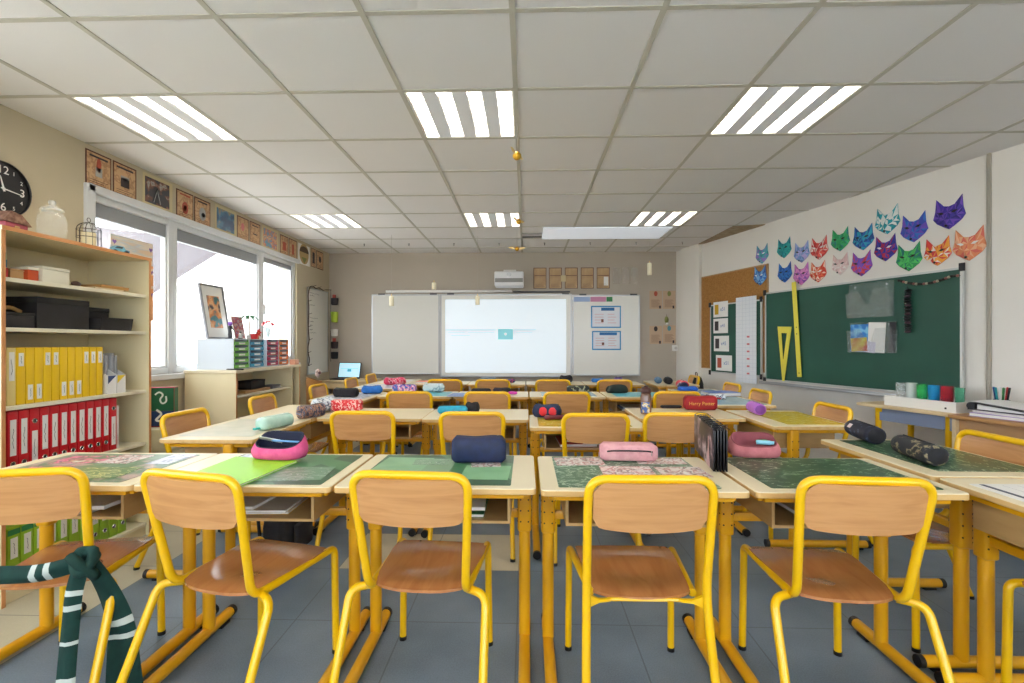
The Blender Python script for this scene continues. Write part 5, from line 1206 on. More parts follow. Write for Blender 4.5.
# ================================================================== under the window: drawers, game box, low cabinet
du = empty('drawer_tower', (-2.87, 3.42, 0), 0, 'small cream drawer tower under the first window', 'drawers')
cab_box(du, 'tower_case', (0, 0, 0), (0.30, 0.40, 0.625), M_shelf)
for k in range(4):
    d = cab_box(du, 'drawer', (0.3005, 0.012, 0.03+0.148*k), (0.312, 0.388, 0.168+0.148*k), M_shelf)
    MB().box((0.3125, 0.15, 0.09+0.148*k), (0.322, 0.25, 0.105+0.148*k), 0.003).build('drawer_handle', M_dark, d)
gb = empty('game_box', (-2.72, 3.56, 0.6258), math.radians(10), 'dark green and navy box with white swirls and a red edge, under the window', 'box')
MB().box((-0.10, -0.028, 0), (0.10, 0.028, 0.295), 0.002).build('box_body', mat('crimson_edge', '#a3243b', rough=0.5), gb, smooth=0)
m_ = MB().box((-0.098, -0.0295, 0.12), (0.098, -0.0283, 0.290)); m_.build('green_panel', mat('bottle_green_print', '#1c5a3c', rough=0.4), gb, smooth=0)
MB().box((-0.098, -0.0295, 0.008), (0.098, -0.0283, 0.119)).build('navy_panel', mat('night_navy_print', '#1e3563', rough=0.4), gb, smooth=0)
for nm, pts, wd in (('white_swirl', [(-0.03, -0.031, 0.24), (0.0, -0.031, 0.265), (0.03, -0.031, 0.24), (0.0, -0.031, 0.205), (0.02, -0.031, 0.17), (0.05, -0.031, 0.19), (0.045, -0.031, 0.23)], 0.007), ('white_swirl', [(-0.02, -0.031, 0.13), (0.02, -0.031, 0.10), (-0.03, -0.031, 0.05), (0.05, -0.031, 0.04)], 0.009)):
    m = MB().tube(fillet(pts, 0.02), wd, n=6); 
    for v in m.bm.verts: v.co.y = -0.0300 + (v.co.y+0.031)*0.08
    m.build(nm, M_paper, gb)
MB().box((0.1003, -0.026, 0.004), (0.1010, 0.026, 0.291)).build('side_panel', mat('bottle_green_print'), gb, smooth=0)

N_CAB = set(bpy.data.objects)
cb = empty('low_cabinet', (-2.872, 4.08, 0), 0, 'low pale beech cabinet with open shelves under the wide window', 'cabinet')
CW, CD, CZ = 1.16, 0.44, 1.02
M_cab = ramp_mat('pale_cabinet_board', [(0.3, '#d9cbac'), (0.7, '#e3d7bb')], scale=(4, 4, 14), rough=0.45)
for y in (0, CW-0.02): edged('side_panel', (0, y, 0), (CD, y+0.02, CZ-0.0252), cb, CD-0.0005)
cab_box(cb, 'worktop', (-0.002, -0.01, CZ-0.025), (CD+0.008, CW+0.01, CZ), M_cab)
cab_box(cb, 'back_panel', (0, 0.02, 0.06), (0.01, CW-0.02, CZ-0.025), M_caseint)
cab_box(cb, 'partition', (0.01, CW-0.16, 0.06), (CD-0.01, CW-0.142, CZ-0.0252), M_caseint)
for z in (0.06, 0.42, 0.80): cab_box(cb, 'shelf', (0.0101, 0.0201, z-0.02), (CD-0.02, CW-0.161, z), M_shelf)
cab_box(cb, 'plinth', (0.02, 0.0201, 0), (CD-0.03, CW-0.0201, 0.04), M_caseint)
cy0 = 4.10
for k, (y, h, c) in enumerate(((0.04, 0.155, '#7a3b3b'), (0.062, 0.15, '#c9bfae'), (0.082, 0.16, '#4a4f66'), (0.104, 0.145, '#b06a4a'))):
    r = empty('book', (-2.50, cy0+y, 0.8005), 0, '%s upright book at the near end of the low cabinet shelf' % ('dark red', 'cream', 'slate blue', 'terracotta')[k], 'book', 'books in the low cabinet')
    MB().box((-0.11, 0, 0), (0, 0.018, h), 0.0015).build('cover', mat('cab_book_%d' % k, c, rough=0.5), r, smooth=0); MB().box((-0.108, 0.002, h), (-0.003, 0.016, h+0.0006)).build('pages', M_paper, r, smooth=0)
thing_box('card_tray', (-2.60, 4.30, 0.8005), (-2.48, 4.72, 0.825), mat('kraft_card', '#a98358', rough=0.6), 'flat kraft tray on the low cabinet shelf', 'tray')
thing_box('black_case', (-2.62, 4.42, 0.8255), (-2.50, 4.66, 0.905), MBK, 'black case on the kraft tray in the low cabinet', 'case', lid=MBK)
thing_box('grey_case', (-2.60, 4.76, 0.8005), (-2.48, 4.92, 0.835), mat('grey_plastic', '#55565c', rough=0.5), 'low grey case at the far end of the cabinet shelf', 'case', lid=mat('grey_plastic'))
thing_box('storage_crate', (-2.66, 4.2, 0.4205), (-2.48, 4.5, 0.56), mat('brown_wicker', '#8a6a46', rough=0.8, noise=('#6f5335', 60)), 'brown crate on the middle shelf of the low cabinet', 'crate')
# coloured drawer units
def drawer_unit(y0, w, col, label, cname):
    r = empty('drawer_unit', (-2.825, y0, CZ+0.0005), 0, label, 'drawer unit', 'coloured drawer units'); D, H = 0.32, 0.265
    Mw = mat('white_unit_shell', '#c3ccd6', rough=0.5)
    m = MB(); m.box((0, 0, 0), (D, 0.006, H)); m.box((0, w-0.006, 0), (D, w, H)); m.box((0, 0.006, H-0.006), (D, w-0.006, H)); m.box((0, 0.006, 0), (D, w-0.006, 0.006)); m.box((0, 0.006, 0.006), (0.004, w-0.006, H-0.006)); m.build('unit_shell', Mw, r, smooth=0)
    mc = mat(cname, col, rough=0.35)
    for k in range(5):
        z = 0.009 + 0.0502*k
        d = MB(); d.box((0.02, 0.008, z), (D-0.004, w-0.008, z+0.004)); d.box((D-0.008, 0.008, z+0.004), (D+0.004, w-0.008, z+0.030), 0.002)
        d.box((D-0.008, 0.008, z+0.030), (D, 0.022, z+0.046)); d.box((D-0.008, w-0.022, z+0.030), (D, w-0.008, z+0.046)); o = d.build('drawer', mc, r, smooth=0)
        MB().box((D+0.0042, w*0.30, z+0.010), (D+0.0052, w*0.70, z+0.024)).build('drawer_label', M_paper, o, smooth=0)
    return r
drawer_unit(4.165, 0.235, '#6cb13c', 'green drawer unit on the low cabinet, nearest the camera', 'apple_green_plastic')
drawer_unit(4.405, 0.245, '#2b86b0', 'blue drawer unit on the low cabinet', 'azure_plastic')
drawer_unit(4.70, 0.22, '#a3204e', 'magenta drawer unit on the low cabinet', 'magenta_plastic')
drawer_unit(4.93, 0.20, '#e07a2e', 'orange drawer unit on the low cabinet', 'orange_plastic')
thing_box('plastic_tub', (-2.50, 5.14, CZ+0.0005), (-2.44, 5.23, CZ+0.055), mat('peach_plastic', '#e3ac94', rough=0.4), 'small peach tub at the far end of the low cabinet', 'tub', lid=mat('peach_plastic'))
small('pen', MB().lathe([(0.002, -0.08), (0.006, -0.07), (0.006, 0.07), (0.003, 0.08)], n=8, axis='x'), M_black, (-2.47, 4.13, CZ+0.0065), -4, 'black marker lying before the green drawer unit', 'pen')
ZU = CZ + 0.266
fr = empty('framed_picture', (-2.77, 4.20, ZU), math.radians(90), 'tall silver picture frame leaning against the window on the drawer units', 'picture frame'); fr.rotation_euler = (math.radians(-9), 0, math.radians(90))
W_, H_ = 0.33, 0.49
m = MB(); e = 0.014
for a, b in (((0, -0.02, 0), (e, 0, H_)), ((W_-e, -0.02, 0), (W_, 0, H_)), ((e, -0.02, 0), (W_-e, 0, e)), ((e, -0.02, H_-e), (W_-e, 0, H_))): m.box(a, b)
m.build('frame_border', mat('brushed_silver', '#8e8d90', rough=0.35, metal=0.5), fr, smooth=0)
MB().box((e, -0.010, e), (W_-e, -0.004, H_-e)).build('mount_board', M_paper, fr, smooth=0)
MB().box((0.08, -0.0115, 0.10), (W_-0.08, -0.0103, H_-0.10)).build('print', ramp_mat('teal_orange_poster_print', [(0.0, '#2f3a44'), (0.42, '#3f7c86'), (0.5, '#d9874a'), (0.57, '#e6b98a'), (0.64, '#4a3c46'), (0.72, '#2f4a56')], scale=(7, 7, 7), tscale=1.3, rough=0.3), fr, smooth=0)
# small things on the drawer units
def figurine(x, y, cols, label, h=0.12):
    r = empty('figurine', (x, y, ZU), 0, label, 'figurine')
    MB().lathe([(0.03*h/0.12, 0), (0.028*h/0.12, 0.006), (0.001, 0.0065)], n=14).build('figurine_base', cols[0], r)
    MB().lathe([(0.016, 0.006), (0.018, h*0.25), (0.013, h*0.5), (0.017, h*0.66), (0.008, h*0.74)], n=14).build('figurine_body', cols[1], r, smooth=60)
    MB().ball((0, 0, h*0.83), h*0.12, n=12).build('figurine_head', cols[2], r)
    for s in (-1, 1): MB().tube([(0, s*0.014, h*0.64), (0.014, s*0.026, h*0.5), (0.024, s*0.018, h*0.42)], [0.006, 0.005, 0.004], n=6).build('figurine_arm', cols[1], r)
Mpur = mat('violet_paint', '#8d5fc2', rough=0.5); Mchar = mat('charcoal_paint', '#2c2a30', rough=0.5); Mlav = mat('lavender_paint', '#c4b5da', rough=0.5)
figurine(-2.58, 4.24, (Mchar, Mchar, Mpur), 'violet and black figurine in front of the silver frame', 0.16)
figurine(-2.56, 4.36, (Mchar, mat('pale_grey_paint', '#b9bab5', rough=0.5), Mchar), 'tiny grey and black figurine right of the violet one', 0.07)
figurine(-2.56, 4.63, (Mchar, mat('amber_paint', '#a9713a', rough=0.5), Mchar), 'tiny amber and black figurine below the small palm', 0.075)
ph = empty('photo_card', (-2.66, 4.44, ZU), math.radians(90), 'unframed colourful photo card standing on the blue drawer unit', 'photo'); ph.rotation_euler = (math.radians(-12), 0, math.radians(90))
MB().box((0, -0.006, 0), (0.17, 0, 0.215)).build('card_back', M_paper, ph, smooth=0); MB().box((0.008, -0.0072, 0.008), (0.162, -0.0062, 0.207)).build('print', ramp_mat('festive_photo_print', [(0, '#cfc9cc'), (0.42, '#b9a5a8'), (0.5, '#c5503f'), (0.56, '#7b4d86'), (0.62, '#d9b29a'), (0.7, '#b9b7bd')], scale=(16, 16, 16), tscale=1.2, rough=0.3), ph, smooth=0)
pl = empty('paper_palm', (-2.60, 4.57, ZU), 0, 'small palm-like plant with thin trunk behind the red flower pot', 'plant')
Mleaf = mat('leaf_green', '#2f6b45', rough=0.6); 
MB().tube(fillet([(0, 0, 0), (0.0, 0.006, 0.10), (0, -0.012, 0.215)], 0.05), [0.006]*14 if False else 0.005, n=8).build('stem', mat('palm_bark', '#8a7355', rough=0.8), pl)
for k in range(9):
    a = 2*math.pi*k/9 + 0.2; L = 0.085; pts = [Vector((math.cos(a)*L*t, math.sin(a)*L*t - 0.012, 0.215+0.05*t-0.085*t*t)) for t in (0, 0.25, 0.5, 0.75, 1.0)]
    sd = Vector((-math.sin(a), math.cos(a), 0)); m = MB()
    rings = [[p - sd*w, p + Vector((0, 0, 0.003)), p + sd*w, p - Vector((0, 0, 0.002))] for p, w in zip(pts, (0.003, 0.013, 0.017, 0.012, 0.002))]
    m.loft(rings); m.build('frond', Mleaf, pl, smooth=0)
MB().lathe([(0.022, 0), (0.028, 0.04), (0.025, 0.04), (0.001, 0.035)], n=14).build('pot', M_white, pl)
rp = empty('flower_pot', (-2.53, 4.53, ZU), 0, 'striped pot with a big red star flower on the blue drawer unit', 'flower pot')
MB().lathe([(0.028, 0), (0.036, 0.05), (0.033, 0.05), (0.001, 0.045)], n=18).build('pot', ramp_mat('red_white_stripes', [(0, '#c22b2f'), (0.5, '#ece6e2')], kind='wave', scale=(0.01, 0.01, 14), tscale=3, constant=True, rough=0.5), rp)
for k in range(10):
    a = 2*math.pi*k/10; L = 0.042 if k % 2 == 0 else 0.030; c = Vector((0.036, 0, 0.062)); d = Vector((0.25, math.cos(a), math.sin(a))); sd = Vector((0, -math.sin(a), math.cos(a)))
    m = MB(); m.loft([[c + d*L*t - sd*w, c + d*L*t + Vector((0.002, 0, 0)), c + d*L*t + sd*w, c + d*L*t - Vector((0.001, 0, 0))] for t, w in ((0, 0.003), (0.5, 0.010), (1.0, 0.001))]); m.build('petal', mat('poinsettia_red', '#cf1f26', rough=0.5), rp, smooth=0)
MB().ball((0.040, 0, 0.062), 0.006, n=8).build('flower_centre', M_gold, rp)
vs = empty('flower_vase', (-2.58, 4.86, ZU), 0, 'clear vase of red roses on the magenta drawer unit', 'vase')
MB().lathe([(0.022, 0), (0.020, 0.02), (0.026, 0.10), (0.034, 0.12), (0.031, 0.12), (0.023, 0.10), (0.016, 0.02), (0.001, 0.012)], n=20).build('vase_glass', mat('vase_glass', '#cfe3e2', rough=0.05, alpha=0.4, spec=0.8), vs, smooth=50)
for k in range(6):
    a = 2*math.pi*k/6 + 0.3; tip = Vector((0.045*math.cos(a), 0.055*math.sin(a), 0.145+0.03*(k % 3)/2))
    s = MB().tube([(0, 0, 0.02), (tip.x*0.4, tip.y*0.4, 0.09), tip], 0.0022, n=5).build('stem', Mleaf, vs)
    MB().lathe([(0.004, -0.012), (0.013, -0.004), (0.015, 0.006), (0.010, 0.014), (0.004, 0.008)], tip, n=10).build('rose', mat('rose_red', '#c4333f', rough=0.6) if k % 2 == 0 else mat('rose_pale', '#df9a92', rough=0.6), s, smooth=60)

SH6 = at_x(236, 368, -2.432).y - 4.08

for o_ in [o for o in bpy.data.objects if o not in N_CAB and o.parent is None]: o_.location.y += SH6
# ------------------------------------------------------------------ far left corner
M_wb = mat('whiteboard_enamel', '#e6e4dc', rough=0.22); M_wb2 = mat('whiteboard_grey', '#d9d7cf', rough=0.35)
wb = empty('wall_whiteboard', (XL+0.001, 6.36, 0.83), math.radians(90), 'small upright whiteboard beside the last window', 'whiteboard')
MB().box((0.012, -0.015, 0.012), (0.638, 0, 1.148)).build('board_face', M_wb2, wb, smooth=0)
m = MB()
for a, b in (((0, -0.02, 0), (0.012, 0, 1.16)), ((0.638, -0.02, 0), (0.65, 0, 1.16)), ((0.012, -0.02, 0), (0.638, 0, 0.012)), ((0.012, -0.02, 1.148), (0.638, 0, 1.16))): m.box(a, b)
m.build('board_frame', M_alu, wb, smooth=0)
m = MB(); random.seed(5)
for z, w in ((1.09, 0.30), (1.06, 0.14), (0.93, 0.16), (0.76, 0.26), (0.71, 0.12), (0.66, 0.10), (0.60, 0.09), (0.56, 0.20)):
    m.tube([(0.05+w*q/12, -0.0158, z+random.uniform(-0.006, 0.006)) for q in range(13)], 0.0018, n=4)
m.build('handwriting', M_ink, wb)
gl_ = MB(); pts = [(XL+0.036, 6.34, 0.95+0.085*k+0.0) for k in range(13)]
pts = [Vector((x+0.006*math.sin(i*2.1), y+0.018*math.sin(i*1.7), z)) for i, (x, y, z) in enumerate(pts)] + [Vector((XL+0.036, 6.40+0.08*k, 2.005+0.015*math.sin(k*2.3))) for k in range(6)]
gl_.tube(fillet(pts, 0.03), 0.006, n=6)
for p in pts[::2]: gl_.tube([p, p + Vector((0.01, 0.07, 0.02))], 0.0035, n=5)
small('twig_garland', gl_, mat('dark_twig', '#4a3b30', rough=0.8), (0, 0, 0), 0, 'dark twig garland round the left and top edge of the small whiteboard', 'garland')
og = empty('hanging_organiser', (-2.83, 6.985, 1.0), 0, 'hanging strip of black, green and white pockets in the far left corner', 'organiser')
MB().tube([(0, 0, -0.02), (0, 0, 1.02)], 0.004, n=6).build('hanging_cord', M_black, og)
MB().tube([(-0.07, 0.0, 1.02), (0.01, 0, 1.02)], 0.005, n=6).build('hanger_arm', M_black, og)
for z, c, nm in ((0.80, '#231f26', 'pocket_black'), (0.55, '#a9c23c', 'pocket_green'), (0.35, '#d9d6cf', 'pocket_white'), (0.17, '#2b2026', 'pocket_dark'), (0.02, '#1c1c1f', 'pocket_low')):
    hh = 0.10 if z != 0.55 else 0.15
    o = MB().lathe([(0.038, 0), (0.046, 0.01), (0.052, hh), (0.047, hh), (0.040, 0.012), (0.001, 0.011)], (0.055, 0, z), n=16).build('pocket', mat(nm, c, rough=0.6), og, smooth=50)
    if nm in ('pocket_black', 'pocket_dark'):
        MB().box((0.03, -0.02, z+0.05), (0.075, 0.012, z+hh+0.05), 0.006).build('pocket_contents', mat('brick_red_cloth', '#a8473b', rough=0.7), o)
ct = empty('corner_table', (-2.85, 6.60, 0), 0, 'small beech table in the far left corner under the laptop', 'table')
TH = 0.735
MB().box((0, 0, TH-0.025), (0.75, 0.46, TH), 0.004).build('tabletop', M_lightwood, ct)
MB().box((0.02, 0.02, TH-0.11), (0.73, 0.035, TH-0.0255), 0.002).build('apron', M_lightwood, ct)
for x in (0.04, 0.71):
    for y in (0.045, 0.42): MB().box((x-0.018, y-0.018, 0), (x+0.018, y+0.018, TH-0.0255), 0.003).build('leg', M_lightwood, ct)
lp = empty('laptop', (-2.56, 6.82, TH+0.0005), math.radians(-6), 'open black laptop with a pale blue screen in the far left corner', 'laptop')
MB().box((-0.17, -0.12, 0), (0.17, 0.11, 0.016), 0.004).build('laptop_base', M_black, lp)
MB().box((-0.155, -0.09, 0.0162), (0.155, 0.05, 0.018), 0.001).build('keyboard', mat('key_grey', '#2e2f33', rough=0.6), lp)
ld = MB().box((-0.17, -0.005, 0), (0.17, 0.004, 0.225), 0.003).build('laptop_lid', M_black, lp); ld.location = (0, 0.112, 0.012); ld.rotation_euler = (math.radians(-14), 0, 0)
sc_ = MB().box((-0.158, -0.0065, 0.014), (0.158, -0.0053, 0.215)).build('screen', mat('laptop_screen_glow', '#bfe0ea', rough=0.3, emit='#a9d8e8', estr=0.75), ld, smooth=0)
m = MB(); m.box((-0.03, -0.0078, 0.09), (0.03, -0.0068, 0.13)); m.box((-0.13, -0.0078, 0.135), (0.13, -0.0068, 0.139)); m.build('screen_image', mat('screen_teal', '#4fa3b4', rough=0.4, emit='#3f9fb4', estr=0.5), sc_, smooth=0)
# brown shell chair with the plush flower
tch = empty('shell_chair', (-2.36, 5.55, 0), math.radians(-62), 'brown curved shell chair beside the corner table', 'chair')
m = MB(); rings = []
for k in range(17):
    a = math.pi*(-0.05+1.10*k/16); x, y = 0.19*math.cos(a), -0.19*math.sin(a)*0.8
    d = Vector((x, y, 0)).normalized(); top = 0.80+0.06*math.sin(max(0, min(math.pi, a)))
    rings.append([Vector((x, y, 0.46)) + d*0.006, Vector((x, y, top)) + d*0.012, Vector((x, y, top)), Vector((x, y, 0.46)) - d*0.006])
m.loft(rings); m.build('shell_back', mat('brown_plywood', '#9a6a3a', rough=0.4, noise=('#a87746', 4)), tch, smooth=50)
m = MB(); m.lathe([(0.001, 0.455), (0.19, 0.455), (0.195, 0.465), (0.19, 0.475), (0.001, 0.470)], n=28); m.build('seat', mat('brown_plywood'), tch, smooth=50)
for a in (45, 135, 225, 315): MB().tube([(0.12*math.cos(math.radians(a)), 0.12*math.sin(math.radians(a)), 0.455), (0.2*math.cos(math.radians(a)), 0.2*math.sin(math.radians(a)), 0)], 0.011, n=8).build('leg', M_black, tch)
pf = empty('plush_flower', (-2.43, 5.62, 0.855), 0, 'pale pink and grey plush flower on the brown shell chair', 'plush toy')
for k in range(7):
    a = 2*math.pi*k/7; MB().ball((0.0+0.012*math.cos(a*3), 0.030*math.cos(a), 0.045+0.030*math.sin(a)), 0.022, n=10, sc=(0.8, 1, 1)).build('petal', mat('dusty_grey_plush' if k % 2 else 'dusty_pink_plush', '#b9a9a6' if k % 2 else '#cfb7b4', rough=0.9), pf)
MB().ball((0.018, 0, 0.045), 0.018, n=10).build('flower_centre', mat('plum_plush', '#7d5a63', rough=0.9), pf)
MB().tube([(0, 0, -0.01), (0.0, 0.0, 0.03)], 0.008, n=8).build('stem', mat('dusty_grey_plush', '#b9a9a6'), pf)

# ================================================================== back wall
def bx(px): return at_y(px, 300, YB-0.03).x
def bz(py): return at_y(526, py, YB-0.03).z
def board(name, px0, px1, py0, py1, label, face, cat='whiteboard', th=0.03, e=0.018, tray=True):
    x0, x1, z1, z0 = bx(px0), bx(px1), bz(py0), bz(py1); W, H = x1-x0, z1-z0
    r = empty(name, (x0, YB-0.001, z0), 0, label, cat)
    MB().box((e, -th+0.006, e), (W-e, 0, H-e)).build('board_face', face, r, smooth=0); m = MB()
    for a, b in (((0, -th, 0), (e, 0, H)), ((W-e, -th, 0), (W, 0, H)), ((e, -th, 0), (W-e, 0, e)), ((e, -th, H-e), (W-e, 0, H))): m.box(a, b)
    m.build('board_frame', M_alu, r, smooth=0)
    if tray: MB().box((0.05, -th-0.05, 0.002), (W-0.05, -th-0.0005, 0.016), 0.003).build('pen_tray', M_alu, r)
    for x in (0.10, W-0.14): MB().box((x, -th-0.004, H-0.006), (x+0.10, -0.001, H+0.014), 0.002).build('mounting_clip', mat('clip_grey', '#4e4e50', rough=0.5), r)
    return r, W, H
board('whiteboard', 371.5, 439.5, 294, 374.5, 'blank whiteboard left of the projected screen', M_wb2)
rb, RWd, RHt = board('whiteboard', 572.5, 640, 295, 375.5, 'whiteboard with two blue-framed notices, right of the projected screen', M_wb)
ib, IW, IH = board('interactive_board', 440.3, 571.8, 294, 377, 'wide interactive board showing a pale projected page', M_wb, 'projection board')
x0, x1, z1, z0 = bx(445.5), bx(566), bz(299.5), bz(372.5); bl = ib.location
pj = MB().box((x0-bl.x, -0.0256, z0-bl.z), (x1-bl.x, -0.0246, z1-bl.z)).build('projected_page', mat('projected_light', '#e6eff5', rough=0.5, emit='#dcebf7', estr=0.42), ib, smooth=0)
m = MB(); a0 = bx(498)-bl.x; a1 = bx(513)-bl.x; m.box((a0, -0.0272, bz(339.5)-bl.z), (a1, -0.0262, bz(329)-bl.z)); m.build('page_icon', mat('page_teal', '#86cdd6', rough=0.5, emit='#9adfe4', estr=0.30), pj, smooth=0)
m = MB(); cx_, cz_ = (a0+a1)/2, bz(334)-bl.z; m.lathe([(0.018, -0.0280), (0.018, -0.0274)], (cx_, 0, cz_), n=14, axis='y'); m.build('icon_dot', mat('page_white', '#f4f8fa', rough=0.5, emit='#ffffff', estr=0.4), pj, smooth=0)
m = MB()
for p0, p1, y, h in ((446, 496, 329.5, 0.8), (514, 536, 329.5, 0.8), (448, 465, 332.5, 0.6), (468, 494, 332.5, 0.6), (516, 532, 332.5, 0.6), (451, 470, 335.3, 0.5)):
    m.box((bx(p0)-bl.x, -0.0272, bz(y+h)-bl.z), (bx(p1)-bl.x, -0.0262, bz(y)-bl.z))
m.build('page_text', mat('page_grey', '#a9bcd0', rough=0.5, emit='#a9bcd6', estr=0.35), pj, smooth=0)
def notice(px0, px1, py0, py1, label, parts):
    x0, x1, z1, z0 = bx(px0), bx(px1), bz(py0), bz(py1); W, H = x1-x0, z1-z0
    r = empty('notice', (x0, YB-0.026, z0), 0, label, 'notice', 'notices on the whiteboard')
    MB().box((0, -0.002, 0), (W, 0, H), 0).build('notice_border', mat('notice_blue', '#2b86c0', rough=0.5), r, smooth=0)
    MB().box((0.018, -0.0030, 0.018), (W-0.018, -0.0021, H-0.018)).build('notice_sheet', mat('notice_white', '#e6eaf2', rough=0.5), r, smooth=0)
    MB().box((W*parts[0], -0.0040, H*0.78), (W*parts[1], -0.0031, H*0.92)).build('title_bar', mat('title_blue', '#1f6aa8', rough=0.5), r, smooth=0)
    m = MB()
    for k in range(4):
        m.box((W*0.12, -0.0040, H*(0.22+0.13*k)), (W*0.42, -0.0032, H*(0.22+0.13*k)+0.006)); m.box((W*0.56, -0.0040, H*(0.22+0.13*k)), (W*(0.84-0.06*(k % 2)), -0.0032, H*(0.22+0.13*k)+0.006))
    m.build('notice_text', mat('notice_pink', '#d99aa2', rough=0.6), r, smooth=0)
    MB().box((W*0.34, -0.0046, H*0.26), (W*0.42, -0.0041, H*0.40)).build('notice_drawing', mat('notice_brown', '#7a4a3c', rough=0.6), r, smooth=0)
notice(591, 621, 306, 328, 'upper blue-framed notice on the right whiteboard', (0.34, 0.78))
notice(592, 621, 331, 350, 'lower blue-framed notice on the right whiteboard', (0.26, 0.86))
for k, (p0, p1, c, nm) in enumerate(((573.5, 590, '#9fb4d8', 'pale blue'), (590.5, 606, '#d38fb4', 'pink'), (606.5, 612.5, '#3f8a58', 'green'))):
    o = MB().box((0, -0.004, 0), (bx(p1)-bx(p0), 0, 0.07), 0.001).build('magnetic_label', mat('magnet_%d' % k, c, rough=0.5), smooth=0); put(o, (bx(p0), YB-0.026, bz(301.8))); tag(o, nm + ' magnetic label at the top of the right whiteboard', 'label', 'magnetic labels')
# projector on its arm
pr = empty('projector', ((bx(495)+bx(525))/2, YB-0.30, 2.03), 0, 'white short-throw projector above the interactive board', 'projector')
m = MB(); m.box((-0.20, -0.16, 0), (0.20, 0.14, 0.20), 0.018, seg=3); m.build('projector_body', mat('projector_white', '#e2e3e6', rough=0.4), pr)
MB().box((-0.19, -0.1665, 0.05), (0.19, -0.1605, 0.105), 0.002).build('vent_grille', mat('vent_grey', '#8a8a88', rough=0.6), pr, smooth=0)
MB().box((-0.05, -0.03, 0.2005), (0.05, 0.17, 0.24), 0.006).build('mounting_arm', M_white, pr); MB().box((-0.09, 0.17, 0.10), (0.09, 0.297, 0.27), 0.004).build('wall_plate', M_white, pr)
MB().lathe([(0.03, -0.172), (0.03, -0.1612)], (0.0, 0, 0.155), n=18, axis='y').build('badge', M_alu, pr)
rl = empty('cable_rail', (bx(386), YB-0.001, bz(292.4)), 0, 'long thin white rail above the boards', 'rail')
Lr = bx(512)-bx(386); MB().box((0, -0.05, 0), (Lr, -0.025, 0.035), 0.004).build('rail_bar', M_white, rl)
for x in (0.05, Lr*0.5, Lr-0.05): MB().box((x-0.02, -0.0248, 0.003), (x+0.02, 0, 0.03), 0.002).build('rail_bracket', M_white, rl)
rk2 = MB().box((0, -0.035, 0), (bx(570)-bx(513), 0, 0.02), 0.003).build('cable_rail', mat('clip_grey')); put(rk2, (bx(513), YB-0.001, bz(294.0)+0.022)); tag(rk2, 'short dark grey rail right of the projector', 'rail')
# kraft sheets
M_kraft = ramp_mat('kraft_paper', [(0.3, '#a98658'), (0.6, '#bb9a6c'), (0.75, '#c8ab80')], scale=(9, 9, 9), rough=0.35)
for k, (p0, p1) in enumerate(((533.5, 546.5), (549, 562), (565, 578), (581, 594), (597, 610))):
    x0, x1 = bx(p0), bx(p1); lab = '%s kraft paper poster in the row right of the projector' % ('first', 'second', 'third', 'fourth', 'fifth')[k]
    poster(lab, 'back', x0, x1, bz(288.5), bz(267.5), M_kraft, M_burnt, [(0.5, 0.62, 0.84, 0.03, M_burnt, 'box')] + ([(0.72, 0.35, 0.35, 0.42, M_paper, 'box')] if k == 4 else []), 3, group='kraft posters on the back wall')
o = MB().box((0, -0.003, 0), (0.07, 0, 0.09)).build('paper_note', M_bk, smooth=0); put(o, (bx(561), YB-0.006, bz(281.5))); tag(o, 'small cream note between the second and third kraft posters', 'note')
M_sleeve = mat('clear_plastic_sleeve', '#dcd8d0', rough=0.05, alpha=0.15, spec=0.9)
for p0, p1, ln in ((613, 620, 'left'), (622.5, 629.5, 'middle'), (632, 638.5, 'right')):
    o = MB().box((0, -0.002, 0), (bx(p1)-bx(p0), 0, 0.24)).build('plastic_sleeve', M_sleeve, smooth=0); put(o, (bx(p0), YB-0.001, bz(284))); tag(o, ln + ' empty clear sleeve right of the kraft posters', 'sleeve', 'clear sleeves')
for p0, py0, lab, mm in ((650, 291, 'upper left small kraft notice near the right corner', RD), (663.5, 291, 'upper right small kraft notice near the right corner', OL), (650, 326, 'lower left small kraft notice near the right corner', D_), (663.5, 325.5, 'lower right small kraft notice near the right corner', TQ)):
    poster(lab, 'back', bx(p0), bx(p0+12.5), bz(py0+18), bz(py0), mat('pale_kraft', '#bda287', rough=0.6), None, [(0.5, 0.84, 0.42, 0.2, mm, 'disc'), (0.84, 0.1, 0.14, 0.16, D_, 'box')], 8, name='notice', group='kraft notices near the right corner', cat='notice')
od = empty('wall_ornament', (bx(667), YB-0.004, bz(322)), 0, 'small olive ornament with a white bead between the kraft notices', 'ornament')
MB().lathe([(0.05, -0.006), (0.03, -0.022), (0.004, -0.028)], (0, 0, 0.03), n=12, axis='y', sy=0.6).build('ornament_leaf', OL, od); MB().ball((0, -0.03, -0.03), 0.02, n=10).build('bead', M_white, od); MB().tube([(0, -0.004, 0.03), (0, -0.004, 0.11)], 0.002, n=5).build('cord', M_dark, od)
so = empty('wall_socket', (bx(672.5), YB-0.001, bz(351)), 0, 'white double socket box at the right end of the back wall', 'socket')
MB().box((0, -0.04, 0), (0.155, 0, 0.085), 0.006).build('socket_box', M_white, so)
for x in (0.045, 0.11): MB().lathe([(0.022, -0.0415), (0.022, -0.0402)], (x, 0, 0.043), n=16, axis='y').build('socket_outlet', mat('socket_grey', '#bdbab3', rough=0.5), so)
